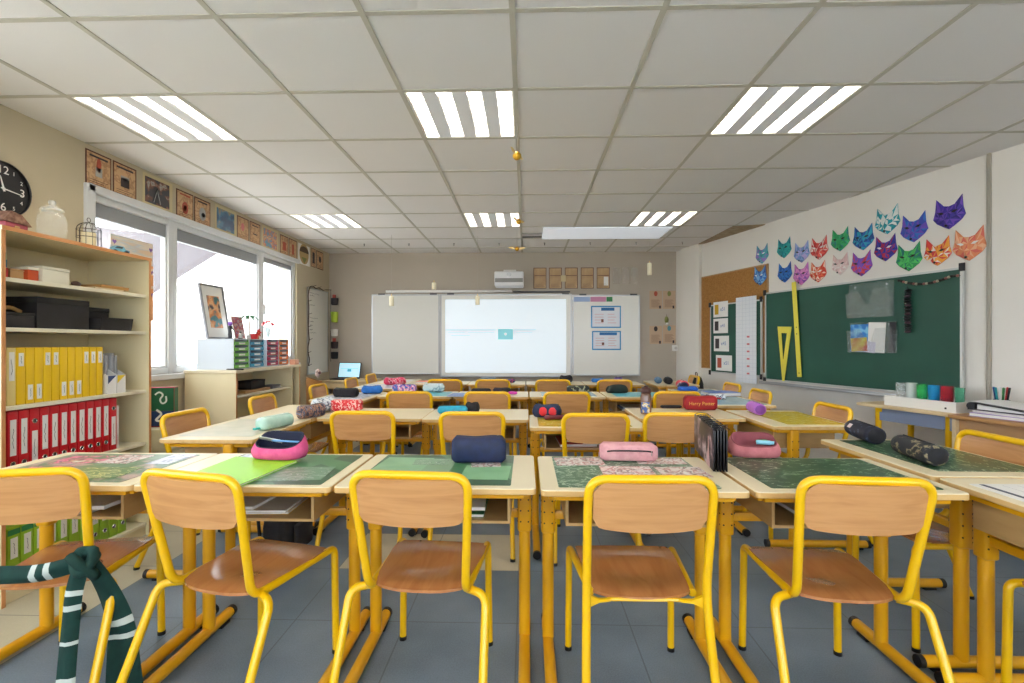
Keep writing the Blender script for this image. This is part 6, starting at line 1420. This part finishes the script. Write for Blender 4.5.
# hanging candles and golden winged balls
def cord(parent, z0, z1): MB().tube([(0, 0, z0), (0, 0, z1)], 0.0010, n=5).build('thread', mat('nylon_thread', '#a8a49a', rough=0.4), parent)
def hang_candle(px, py, y, h, label):
    p = at_y(px, py, y); r = empty('hanging_candle', (p.x, p.y, p.z), 0, label, 'candle', 'hanging paper candles')
    MB().lathe([(0.026, -h/2), (0.028, -h/2+0.004), (0.028, h/2-0.01), (0.022, h/2), (0.003, h/2-0.004)], n=16).build('candle_stick', mat('ivory_wax', '#efe6c8', rough=0.5), r, smooth=50)
    MB().lathe([(0.002, h/2-0.004), (0.007, h/2+0.010), (0.001, h/2+0.03)], n=10).build('candle_flame', mat('paper_flame', '#e9c878', rough=0.5), r, smooth=50); cord(r, h/2+0.028, CEIL-p.z)
hang_candle(434, 286, 6.1, 0.085, 'hanging paper candle left of the projector, the upper one'); hang_candle(391.5, 301, 5.9, 0.12, 'hanging paper candle in front of the left whiteboard')
hang_candle(477.5, 300.5, 6.0, 0.11, 'hanging paper candle in front of the projected page'); hang_candle(649.5, 269, 6.2, 0.15, 'hanging paper candle near the right corner')
def winged(px, py, y, label, rz):
    p = at_y(px, py, y); r = empty('winged_ball', (p.x, p.y, p.z), math.radians(rz), label, 'ornament', 'golden winged balls'); Mg = mat('golden_foil', '#c99a34', rough=0.28, metal=0.85)
    MB().ball((0, 0, 0), 0.026, n=18).build('golden_ball', Mg, r, smooth=60)
    for s in (-1, 1):
        m = MB(); pts = [(s*0.022, 0.004), (s*0.040, 0.020), (s*0.070, 0.026), (s*0.105, 0.016), (s*0.085, 0.008), (s*0.075, 0.000), (s*0.060, 0.002), (s*0.052, -0.006), (s*0.036, -0.002)]
        m.prism(pts, -0.0008, 0.0008, plane='xz'); m.build('wing', mat('pale_gold_paper', '#e2c98a', rough=0.5), r, smooth=0)
    cord(r, 0.025, CEIL-p.z)
winged(517, 156, 2.9, 'golden winged ball hanging nearest the camera', 70); winged(518.5, 221.5, 4.4, 'golden winged ball hanging in the middle of the three', 60); winged(517, 249, 5.7, 'golden winged ball hanging farthest back', 10)

# ================================================================== right wall
def rs(px, py=300, off=0.0): return on_right(px, py, off)
def on_r(o, s, z, off=0.001): p = right_pt(s, z, off); o.location = p; o.rotation_euler = (0, 0, R_ANG); return o
# cork panel
s0, s1 = rs(703)[0], rs(768)[0]; zt0 = rs(735, 271.5)[1]; zb0 = rs(703, 367)[1]
ckb = empty('cork_board'); on_r(ckb, s0, zb0); tag(ckb, 'brown cork board at the far end of the right wall', 'cork board')
MB().box((0, -0.012, 0), (s1-s0, 0, zt0-zb0)).build('cork_sheet', mat('cork', '#a5773f', rough=0.9, noise=('#8f6431', 60), bump=0.3, bscale=200), ckb, smooth=0)
m = MB(); W_, H_ = s1-s0, zt0-zb0
for a, b in (((-0.012, -0.016, -0.012), (0, 0, H_+0.012)), ((W_, -0.016, -0.012), (W_+0.012, 0, H_+0.012)), ((0, -0.016, H_), (W_, 0, H_+0.012)), ((0, -0.016, -0.012), (W_, 0, 0))): m.box(a, b)
m.build('wooden_border', mat('tan_board'), ckb, smooth=0)
M_green = mat('chalkboard_green', '#164638', rough=0.5, noise=('#1a4d3e', 3))
def gboard(name, pxa, pxb, label, z0, z1, off=0.02, clips=True, tray=False):
    a, b = rs(pxa, 300, off)[0], rs(pxb, 300, off)[0]; W, H = b-a, z1-z0
    r = empty(name); on_r(r, a, z0, off); tag(r, label, 'chalkboard')
    MB().box((0.015, -0.016, 0.015), (W-0.015, 0, H-0.015)).build('board_face', M_green, r, smooth=0); m = MB(); e = 0.015
    for p, q in (((0, -0.022, 0), (e, 0, H)), ((W-e, -0.022, 0), (W, 0, H)), ((e, -0.022, 0), (W-e, 0, e)), ((e, -0.022, H-e), (W-e, 0, H))): m.box(p, q)
    m.build('board_frame', mat('pale_alu_frame', '#c9cac6', rough=0.4, metal=0.3), r, smooth=0)
    if clips:
        for x in (0.0, W): 
            for z in (0, H): MB().box((x-0.02, -0.03, z-0.03), (x+0.02, -0.0225, z+0.03), 0.003).build('corner_clip', M_black, r)
    if tray: MB().box((0.0, -0.10, -0.035), (W+0.10, 0.0, -0.018), 0.003).build('chalk_tray', M_alu, r); MB().box((0.0, -0.10, -0.018), (W+0.10, -0.094, -0.004), 0.001).build('tray_lip', M_alu, r)
    return r, a, W
gboard('pin_chalkboard', 711.5, 763, 'narrow green board wing with four white cards', 0.875, 1.735, off=0.02)
gboard('chalkboard', 766.5, 964.5, 'big green chalkboard on the right wall', 0.845, 1.80, off=0.02, tray=True)
FO = 0.046
def flat_r(name, pxa, pxb, pya, pyb, m, label, cat, group=None, off=FO, th=0.0015):
    a, z1 = rs(pxa, pya, off); b, z0 = rs(pxb, pyb, off); zz0 = rs(pxa, pyb, off)[1]
    r = empty(name); on_r(r, a, z0, off); tag(r, label, cat, group); MB().box((0, -th, 0), (b-a, 0, z1-z0)).build('sheet', m, r, smooth=0); return r, b-a, z1-z0
for k, (xa, xb, ya, yb, mm, nm) in enumerate(((713.5, 728, 302.5, 316.5, mat('mustard_motif', '#c49a20', rough=0.6), 'top card with a yellow mark'), (713.5, 728, 319, 333, D_, 'second card with a black mark'), (714, 729, 336, 351.5, D_, 'third card with a black mark'), (716, 732, 355, 371.5, RD, 'bottom card with a red mark'))):
    r, W, H = flat_r('number_card', xa, xb, ya, yb, M_paper, nm + ' on the narrow green board', 'card', 'cards on the green wing')
    MB().box((W*0.1, -0.0026, H*0.18), (W*0.36, -0.0016, H*0.82)).build('card_mark', mm, r, smooth=0)
    t = text_mesh('card_text', ('x51', 'x41', 'x45', 'x51')[k], H*0.34, mat('card_blue_ink', '#6f86b8', rough=0.6), r, depth=0.0003); t.location = (W*0.66, -0.0022, H*0.5)
r, W, H = flat_r('squared_paper', 736, 756.5, 298, 384, mat('squared_white_paper', '#dfe3e8', rough=0.6), 'long sheet of white squared paper between the green boards', 'paper', off=0.048)
m = MB()
for k in range(1, 6): m.box((W*k/6-0.001, -0.0022, 0), (W*k/6+0.001, -0.0016, H))
for k in range(1, 22): m.box((0, -0.0022, H*k/22-0.001), (W, -0.0016, H*k/22+0.001))
m.build('printed_grid', mat('faint_grid_blue', '#c0c8d4', rough=0.6), r, smooth=0); m = MB()
for k in range(6): m.box((W*0.55, -0.0028, H*(0.10+0.085*k)), (W*0.68, -0.0023, H*(0.10+0.085*k)+0.02))
m.build('pink_figures', PK, r, smooth=0)
# ruler and set square
M_ry = mat('yellow_ruler_plastic', '#e0d24a', rough=0.4)
a, z1 = rs(794, 282, 0.05); b, z0 = rs(799.8, 377, 0.05)
ru = empty('board_ruler'); on_r(ru, b, z0, 0.05); ru.rotation_euler = (0, math.atan2(a-b, z1-z0), R_ANG); tag(ru, 'long yellow board ruler hanging on the chalkboard', 'ruler')
Lr = math.hypot(a-b, z1-z0); m = MB(); m.box((-0.026, -0.006, 0), (0.026, 0, Lr), 0.001); m.build('ruler_strip', M_ry, ru, smooth=0)
for z in (0.04, Lr*0.45, Lr*0.52): MB().lathe([(0.006, -0.0072), (0.006, -0.0062)], (0, 0, z), n=10, axis='y').build('peg_hole', M_dark, ru)
a, z1 = rs(778, 326.5, 0.045); b, _ = rs(792, 328, 0.045); c, z0 = rs(783.5, 381, 0.045)
sq = empty('set_square'); on_r(sq, a, z0, 0.047); tag(sq, 'yellow set square with an open middle on the chalkboard', 'set square')
W, H, cxx = b-a, z1-z0, c-a
out_ = [Vector((0, 0, H)), Vector((W, 0, H*0.985)), Vector((cxx+0.015, 0, 0)), Vector((cxx-0.010, 0, 0))]
inn_ = [Vector((W*0.27, 0, H*0.88)), Vector((W*0.68, 0, H*0.87)), Vector((cxx*1.02+0.004, 0, H*0.40)), Vector((cxx*1.0-0.004, 0, H*0.40))]
m = MB(); F = lambda v, y: m.bm.verts.new((v.x, y, v.z)); of, ob, jf, jb = [F(v, -0.005) for v in out_], [F(v, 0) for v in out_], [F(v, -0.005) for v in inn_], [F(v, 0) for v in inn_]
for k in range(4):
    q = (k+1) % 4; m.bm.faces.new((of[k], of[q], jf[q], jf[k])); m.bm.faces.new((ob[q], ob[k], jb[k], jb[q])); m.bm.faces.new((of[q], of[k], ob[k], ob[q])); m.bm.faces.new((jf[k], jf[q], jb[q], jb[k]))
m.build('square_plate', M_ry, sq, smooth=0)
# plastic wall pockets
M_pvc = mat('clear_pvc', '#cfd6d4', rough=0.05, alpha=0.10, spec=0.9)
def pocket(pxa, pxb, pya, pyb, label, filled):
    a, z1 = rs(pxa, pya, 0.045); b, z0 = rs(pxb, pyb, 0.045); W = b-a; H = z1-z0
    r = empty('wall_pocket'); on_r(r, a, z0, 0.043); tag(r, label, 'wall pocket', 'clear wall pockets')
    MB().box((0, -0.002, 0), (W, 0, H)).build('back_sheet', M_pvc, r, smooth=0)
    m = MB(); m.loft([[Vector((x, y, z)) for x, z in ((0.005, 0.0), (W-0.005, 0.0), (W-0.02, H*0.80), (W*0.62, H*0.80), (W*0.52, H*0.38), (W*0.45, H*0.38), (W*0.28, H*0.78), (-0.01, H*0.72))] for y in (-0.034, -0.032)]); m.build('front_pocket', M_pvc, r, smooth=0)
    m = MB(); m.box((0.005, -0.032, 0), (W-0.005, -0.002, 0.002)); m.box((0.003, -0.032, 0.002), (0.005, -0.002, H*0.7)); m.box((W-0.005, -0.032, 0.002), (W-0.003, -0.002, H*0.7)); m.build('pocket_side', M_pvc, r, smooth=0)
    for x in (W*0.15, W*0.85): MB().lathe([(0.008, -0.004), (0.008, -0.0021)], (x, 0, H*0.9), n=10, axis='y').build('rivet', M_alu, r)
    return r, a, z0, W, H
pocket(849, 894, 285, 316, 'upper clear wall pocket on the chalkboard, empty', False)
_, a, z0, W, H = pocket(850, 897, 323, 353, 'lower clear wall pocket on the chalkboard, full of leaflets', True)
def leaflet(x, w, h, tilt, m, label, y):
    r = empty('leaflet'); p = right_pt(a + x, z0+0.004, 0.043 - y + 0.0); r.location = p; r.rotation_euler = (0, math.radians(tilt), R_ANG); tag(r, label, 'leaflet', 'leaflets in the lower pocket'); MB().box((0, -0.0015, 0), (w, 0, h)).build('sheet', m, r, smooth=0); return r
lf = [(0.012, W*0.66, H*0.92, 0, ramp_mat('blue_leaflet_print', [(0, '#1c5fae'), (0.5, '#2a7cc8'), (0.6, '#7cc0e2')], scale=(14, 14, 14), rough=0.3), 'bright blue leaflet in the lower wall pocket', -0.008),
      (0.17, W*0.36, H*0.98, 3, M_paper, 'white leaflet in the lower wall pocket', -0.012), (W*0.84, W*0.13, H*0.96, 2, M_black, 'thin black leaflet at the right of the lower pocket', -0.006),
      (0.03, W*0.36, H*0.45, -4, mat('lemon_red_leaflet', '#cfd23a', rough=0.4, noise=('#b5402e', 12)), 'lemon and red leaflet in the lower wall pocket', -0.020), (0.15, W*0.22, H*0.36, 6, mat('pale_lilac_leaflet', '#cfcbe0', rough=0.4), 'pale lilac leaflet in the lower wall pocket', -0.018)]
for x, w, h, tl, m_, lb, y in lf: leaflet(x, w, h, tl, m_, lb, y)
# beads
a, za = rs(897, 280, 0.045); b, zb = rs(961, 275.5, 0.045)
ga = empty('bead_garland'); on_r(ga, a, za, 0.05); tag(ga, 'string of dark and pale beads along the top right of the chalkboard', 'garland')
pts = [Vector(((b-a)*t, 0, (zb-za)*t - 0.045*math.sin(math.pi*min(1, t*1.15)))) for t in [k/24 for k in range(25)]]
MB().tube(pts, 0.002, n=5).build('cord', M_black, ga)
for k, p in enumerate(pts[1:-1]): MB().ball(p, 0.011, n=8).build('bead', (M_dark, mat('bead_cream', '#b9ab92', rough=0.5), mat('bead_rose', '#8f5a52', rough=0.5), M_dark)[(k*7) % 4], ga)
a, z1 = rs(910, 289, 0.045); _, z0 = rs(910, 333, 0.045)
bs = empty('bead_strap'); on_r(bs, a, z0, 0.070); tag(bs, 'dark beaded strap hanging on the chalkboard right of the pockets', 'strap'); H = z1-z0
n_ = 15
for k in range(n_): MB().lathe([(0.008, 0), (0.021+0.003*(k % 3), H/n_*0.3), (0.021, H/n_*0.7), (0.008, H/n_)], (0.004*math.sin(k), 0, H*k/n_), n=10).build('bead', M_black if k % 3 else mat('bead_plum', '#4a2f3a', rough=0.5), bs)
MB().tube([(0, 0, H), (0, 0, H+0.02)], 0.003, n=5).build('cord', M_black, bs)

# fox masks
def facet_mats(name, cols): return [mat('%s_%d' % (name, i), c, rough=0.55) for i, c in enumerate(cols)]
F_OUT = [(-0.40, 0.50), (-0.17, 0.25), (0.0, 0.21), (0.17, 0.25), (0.40, 0.50), (0.43, 0.12), (0.50, -0.12), (0.38, -0.27), (0.15, -0.42), (0.0, -0.50), (-0.15, -0.42), (-0.38, -0.27), (-0.50, -0.12), (-0.43, 0.12)]
F_IN = {'br': (0.0, 0.02, 0.30), 'el': (-0.22, 0.03, 0.20), 'er': (0.22, 0.03, 0.20), 'cl': (-0.26, -0.10, 0.22), 'cr': (0.26, -0.10, 0.22), 'ml': (-0.09, -0.20, 0.42), 'mr': (0.09, -0.20, 0.42), 'n': (0.0, -0.36, 0.60)}
def mask(px, py, hpx, cols, label, k):
    s, z = rs(px, py, 0.02); r = empty('fox_mask'); on_r(r, s, z, 0.022 if px < 762 and py > 265 else 0.004); tag(r, label, 'mask', 'folded paper fox masks')
    dY = (right_pt(s).y); h = hpx*dY/487.0*0.95; w = h*0.90; random.seed(100+k)
    m = MB(); O = [m.bm.verts.new((x*w, -0.004, y*h)) for x, y in F_OUT]; B = [m.bm.verts.new((x*w, 0, y*h)) for x, y in F_OUT]; I = {q: m.bm.verts.new((v[0]*w, -0.004-v[2]*0.05, v[1]*h)) for q, v in F_IN.items()}
    T = [(O[0], O[1], I['el']), (O[0], I['el'], O[13]), (O[1], O[2], I['br']), (O[1], I['br'], I['el']), (O[2], O[3], I['br']), (O[3], I['er'], I['br']), (O[3], O[4], I['er']), (O[4], O[5], I['er']),
         (O[13], I['el'], I['cl']), (O[13], I['cl'], O[12]), (O[12], I['cl'], O[11]), (O[5], I['cr'], I['er']), (O[5], O[6], I['cr']), (O[6], O[7], I['cr']), (I['el'], I['br'], I['ml']), (I['el'], I['ml'], I['cl']), (I['er'], I['mr'], I['br']), (I['er'], I['cr'], I['mr']),
         (I['br'], I['mr'], I['ml']), (I['cl'], I['ml'], O[11]), (O[11], I['ml'], O[10]), (I['cr'], O[7], I['mr']), (O[7], O[8], I['mr']), (I['ml'], I['n'], O[10]), (I['mr'], O[8], I['n']), (I['ml'], I['mr'], I['n']), (O[10], I['n'], O[9]), (I['n'], O[8], O[9])]
    for i, t in enumerate(T):
        cc = (t[0].co + t[1].co + t[2].co)/3; cv = m.bm.verts.new((cc.x, cc.y - 0.004, cc.z))
        for q in range(3): f = m.bm.faces.new((t[q], t[(q+1) % 3], cv)); f.material_index = random.choice([0, 0, 1, 1, 2])
    for i in range(14): m.bm.faces.new((O[i], B[i], B[(i+1) % 14], O[(i+1) % 14]))
    m.bm.faces.new(B); m.build('mask_face', facet_mats('mask_colour_%d' % k, cols), r, smooth=0)
    MB().ball((0, -0.036, -0.40*h), 0.035*h*1.3, n=8, sc=(1, 0.5, 0.9)).build('nose', M_black, r)
    for sx in (-1, 1):
        e = MB(); e.prism([(sx*0.10*w, -0.01*h), (sx*0.19*w, 0.055*h), (sx*0.31*w, 0.05*h), (sx*0.20*w, -0.025*h)], -0.022, -0.0165); e.build('eye_slot', M_dark if k % 3 else M_paper, r, smooth=0)
MK = [(761, 254, 20, ('#4aa3b0', '#8a6fb8', '#2f8a8f'), 'teal and lilac fox mask, upper row, leftmost'), (783, 248, 21, ('#1f8f95', '#2aa5a0', '#1a6f86'), 'teal fox mask, second in the upper row'),
      (800.5, 252, 22, ('#8fa8d8', '#b7a9dd', '#6a8fc4'), 'pale lavender blue fox mask in the upper row'), (818, 248, 24, ('#b92c30', '#d9564a', '#e8d6cc'), 'dark red and white fox mask in the upper row'),
      (839, 239.5, 24, ('#2f9a5c', '#3fb274', '#2a7f86'), 'green fox mask in the upper row'), (862, 237.5, 26, ('#2a5fae', '#2f9bb5', '#1f3f7f'), 'blue and teal fox mask in the upper row'),
      (886, 220, 29, ('#2aa0ab', '#e2e6e2', '#1f8795'), 'teal and white fox mask, highest but two'), (912.6, 227.5, 30, ('#3a4fae', '#6a4fb4', '#2f6fc0'), 'blue and violet fox mask in the upper row, second from the right'),
      (947.7, 213, 33, ('#3f2f95', '#6a49b5', '#2c2478'), 'indigo fox mask at the top right'), (760.3, 275.7, 20, ('#2b6fc0', '#7fb4dc', '#214fa0'), 'blue and pale blue fox mask, lower row, leftmost'),
      (783.7, 272.4, 21, ('#1f55a8', '#2a73bd', '#173f86'), 'deep blue fox mask, second in the lower row'), (800.2, 274, 23, ('#b765b0', '#d88ac0', '#7f4fa5'), 'pink and violet fox mask touching the ruler top'),
      (817, 271.7, 22, ('#c9382a', '#dc6a3f', '#ead0bd'), 'orange red fox mask, fourth in the lower row'), (839, 264, 22, ('#e3cdc8', '#d9b5b2', '#ece2de'), 'pale pink and white fox mask in the lower row'),
      (860.3, 263.6, 26, ('#8a4fb5', '#d0454f', '#6a55bf'), 'violet and red fox mask in the lower row'), (884.3, 248, 27, ('#2c2a86', '#a82850', '#3a3aa5'), 'navy and crimson fox mask in the lower row'),
      (907.6, 257, 29, ('#2a8f4f', '#4db85f', '#1f6f6a'), 'bright green fox mask in the lower row'), (936.2, 251.4, 29, ('#cf3f3a', '#e8a13a', '#e8ddd4'), 'red, yellow and white fox mask in the lower row'),
      (967.8, 244, 34, ('#e08a5f', '#e8b08a', '#d9695a'), 'peach orange fox mask at the right end')]
for k, a_ in enumerate(MK): mask(*a_, k)

# ================================================================== side tables along the right wall
TZ = 0.78
def rempty(name, s, off, z, label, cat, group=None, turn=0): r = empty(name); p = right_pt(s, z, off); r.location = p; r.rotation_euler = (0, 0, R_ANG+math.radians(turn)); return tag(r, label, cat, group)
tb = rempty('side_table', 2.94, 0.45, 0, 'narrow beech table with a yellow leg along the right wall', 'table')   # local x along the wall, y towards the wall
L_, D_t = 0.675, 0.43
MB().box((0, 0, TZ-0.024), (L_, D_t, TZ), 0.003).build('tabletop', [M_lightwood], tb)
for x in (0.14, L_-0.05):
    for y in (0.05, D_t-0.05): MB().tube([(x, y, 0), (x, y, TZ-0.0245)], 0.021, n=12).build('leg', M_cyel, tb)
MB().box((0.16, 0.035, TZ-0.12), (L_-0.02, 0.052, TZ-0.030), 0.002).build('modesty_panel', mat('slate_blue_panel', '#7d8aa6', rough=0.5), tb, smooth=0)
MB().box((0.14, 0.03, TZ-0.055), (0.18, 0.07, TZ-0.0245), 0.002).build('corner_bracket', M_cyel, tb, smooth=0)
td = rempty('teacher_desk', 3.625, 0.505, 0, 'brown wooden desk at the right edge against the wall, piled with papers', 'desk')
MB().box((0, 0, TZ-0.022), (1.25, 0.475, TZ+0.002), 0.003).build('desktop', ramp_mat('brown_desk_board', [(0.3, '#a87b4c'), (0.7, '#b98a58')], scale=(3, 20, 20), rough=0.4), td)
Mbd = ramp_mat('brown_panel_board', [(0.3, '#a47b52'), (0.7, '#b68c62')], scale=(3, 3, 12), rough=0.5)
for x in (0.012, 1.21): MB().box((x, 0.02, 0), (x+0.022, 0.455, TZ-0.0225), 0.001).build('side_panel', M_lightwood, td, smooth=0)
MB().box((0.0345, 0.05, 0.18), (1.2095, 0.068, TZ-0.0225), 0.001).build('front_panel', Mbd, td, smooth=0)
# white storage tray with plastic tubs
tx = rempty('tray_box', 3.125, 0.40, TZ+0.0005, 'long white tray full of plastic tubs on the side table', 'tray')
m = MB(); Lx, Dx, Hx = 0.48, 0.20, 0.072
m.box((0, 0, 0), (Lx, Dx, 0.006)); m.box((0, 0, 0.006), (Lx, 0.006, Hx)); m.box((0, Dx-0.006, 0.006), (Lx, Dx, Hx)); m.box((0, 0.006, 0.006), (0.006, Dx-0.006, Hx)); m.box((Lx-0.006, 0.006, 0.006), (Lx, Dx-0.006, Hx)); m.build('tray_body', mat('white_painted_board', '#e8e5dd', rough=0.5), tx, smooth=0)
MB().box((Lx*0.86, -0.0012, 0.02), (Lx*0.885, -0.0002, 0.032)).build('finger_hole', M_dark, tx, smooth=0)
def tub(s, r0, h, col, label, fill=None, off=0.30):
    s = 3.175+(s-3.16)*0.84; r0 *= 0.80; h += 0.025
    r = rempty('plastic_tub', s, off, TZ+0.007, label, 'tub', 'plastic tubs in the tray'); cn_ = 'tub_plastic_' + col.strip('#')
    a_ = 0.18 if fill is None else 0.6
    MB().lathe([(r0*0.82, 0), (r0, h), (r0*0.96, h), (r0*0.79, 0.003), (0.001, 0.003)], n=20).build('tub_wall', mat(cn_, col, rough=0.1, alpha=a_, spec=0.8), r, smooth=50)
    MB().tube([(r0*math.cos(t), r0*math.sin(t), h) for t in [2*math.pi*k/24 for k in range(24)]], 0.002, n=5, closed=True).build('tub_rim', mat(cn_), r)
    if fill: MB().lathe([(r0*0.76, 0.004), (r0*0.9, h*0.7), (0.001, h*0.72)], n=16).build('tub_contents', mat('contents_' + fill.strip('#'), fill, rough=0.6, noise=(col, 60)), r, smooth=50)
tub(3.160, 0.042, 0.135, '#e6ecea', 'clear plastic tub at the left end of the white tray'); tub(3.250, 0.044, 0.14, '#dfe6e2', 'second clear tub in the white tray', '#b9c4be')
tub(3.340, 0.042, 0.135, '#3fc46a', 'green plastic tub in the white tray', '#2f9a55'); tub(3.432, 0.046, 0.135, '#2f9fd6', 'blue plastic tub in the white tray', '#2372b8'); tub(3.532, 0.049, 0.135, '#b02a3a', 'red plastic tub in the white tray', '#8f2430'); tub(3.622, 0.036, 0.13, '#5fae8c', 'pale green tub at the right end of the white tray', '#b9cabb')
# pens in a pot
pp_ = rempty('pen_pot', 3.68, 0.10, TZ+0.0025, 'clear pot of coloured pens against the wall on the brown desk', 'pot')
MB().lathe([(0.040, 0), (0.042, 0.09), (0.039, 0.09), (0.037, 0.004), (0.001, 0.004)], n=18).build('pot_wall', mat('pot_clear', '#c9cfd2', rough=0.1, alpha=0.5), pp_, smooth=50)
for k, (c, nm) in enumerate((('#b5262e', 'red'), ('#e6e6e6', 'white'), ('#23427f', 'navy'), ('#2f8f96', 'teal'), ('#2f6b3a', 'green'), ('#1c1c20', 'black'))):
    a_ = 2*math.pi*k/6; o = MB().lathe([(0.003, 0), (0.006, 0.01), (0.006, 0.13), (0.0065, 0.131), (0.0065, 0.165), (0.003, 0.168)], n=10).build('felt_pen', mat('pen_' + nm, c, rough=0.4))
    p = pp_.location; put(o, (p.x+0.018*math.cos(a_), p.y+0.018*math.sin(a_), p.z+0.006), 0, 0.13*math.sin(a_)*-1, 0.13*math.cos(a_)); tag(o, nm + ' felt pen in the clear pot on the brown desk', 'pen', 'felt pens in the pot')
# papers
def pile(name, s, off, z, w, d, t, m, label, cat, turn=0, group=None, tilt=0):
    r = rempty(name, s, off, z, label, cat, group, turn); r.rotation_euler[1] = math.radians(tilt)
    MB().box((-w/2, -d/2, 0), (w/2, d/2, t*0.12), 0.0005).build('back_cover', m, r, smooth=0); MB().box((-w/2+0.004, -d/2+0.004, t*0.13), (w/2-0.004, d/2-0.004, t*0.87)).build('pages', M_paper, r, smooth=0); MB().box((-w/2, -d/2, t*0.88), (w/2, d/2, t), 0.0005).build('cover', m, r, smooth=0)
Mvio = mat('violet_card', '#a58cc0', rough=0.5)
pile('folder', 3.86, 0.32, TZ+0.0025, 0.32, 0.24, 0.022, Mvio, 'lower violet folder under the papers on the brown desk', 'folder', 4)
pile('folder', 3.88, 0.32, TZ+0.0250, 0.32, 0.24, 0.018, mat('pale_violet_card', '#c3b3d6', rough=0.5), 'paler violet folder on the violet one on the brown desk', 'folder', -3)
bi = rempty('ring_binder', 3.70, 0.45, TZ+0.0435, 'black ring binder lying open-backed on the violet folders', 'binder', None, 0)
MB().box((0, 0, 0), (0.34, 0.28, 0.004), 0.001).build('back_cover', M_black, bi, smooth=0)
MB().tube([(0.02, 0.0, 0.024), (0.02, 0.28, 0.024)], 0.024, n=14).build('binder_spine', M_black, bi, smooth=50)
MB().loft([[Vector((0.02, y, 0.044)), Vector((0.34, y, 0.012)), Vector((0.34, y, 0.016)), Vector((0.02, y, 0.048))] for y in (0, 0.28)]).build('front_cover', M_black, bi, smooth=0)
MB().loft([[Vector((0.05, y, 0.006)), Vector((0.33, y, 0.006)), Vector((0.33, y, 0.010)), Vector((0.05, y, 0.036))] for y in (0.01, 0.27)]).build('pages', M_paper, bi, smooth=0)
ps = rempty('paper_stack', 3.72, 0.44, TZ+0.095, 'loose white papers sloping on the black binder', 'papers', None, 4); ps.rotation_euler[1] = math.radians(5.7)
random.seed(3)
for k in range(4):
    o = MB().box((-0.01+0.015*k, 0.01+0.008*k, 0.002*k), (0.29+0.015*k, 0.24+0.008*k, 0.002*k+0.0012)).build('paper_sheet', M_paper, ps, smooth=0)
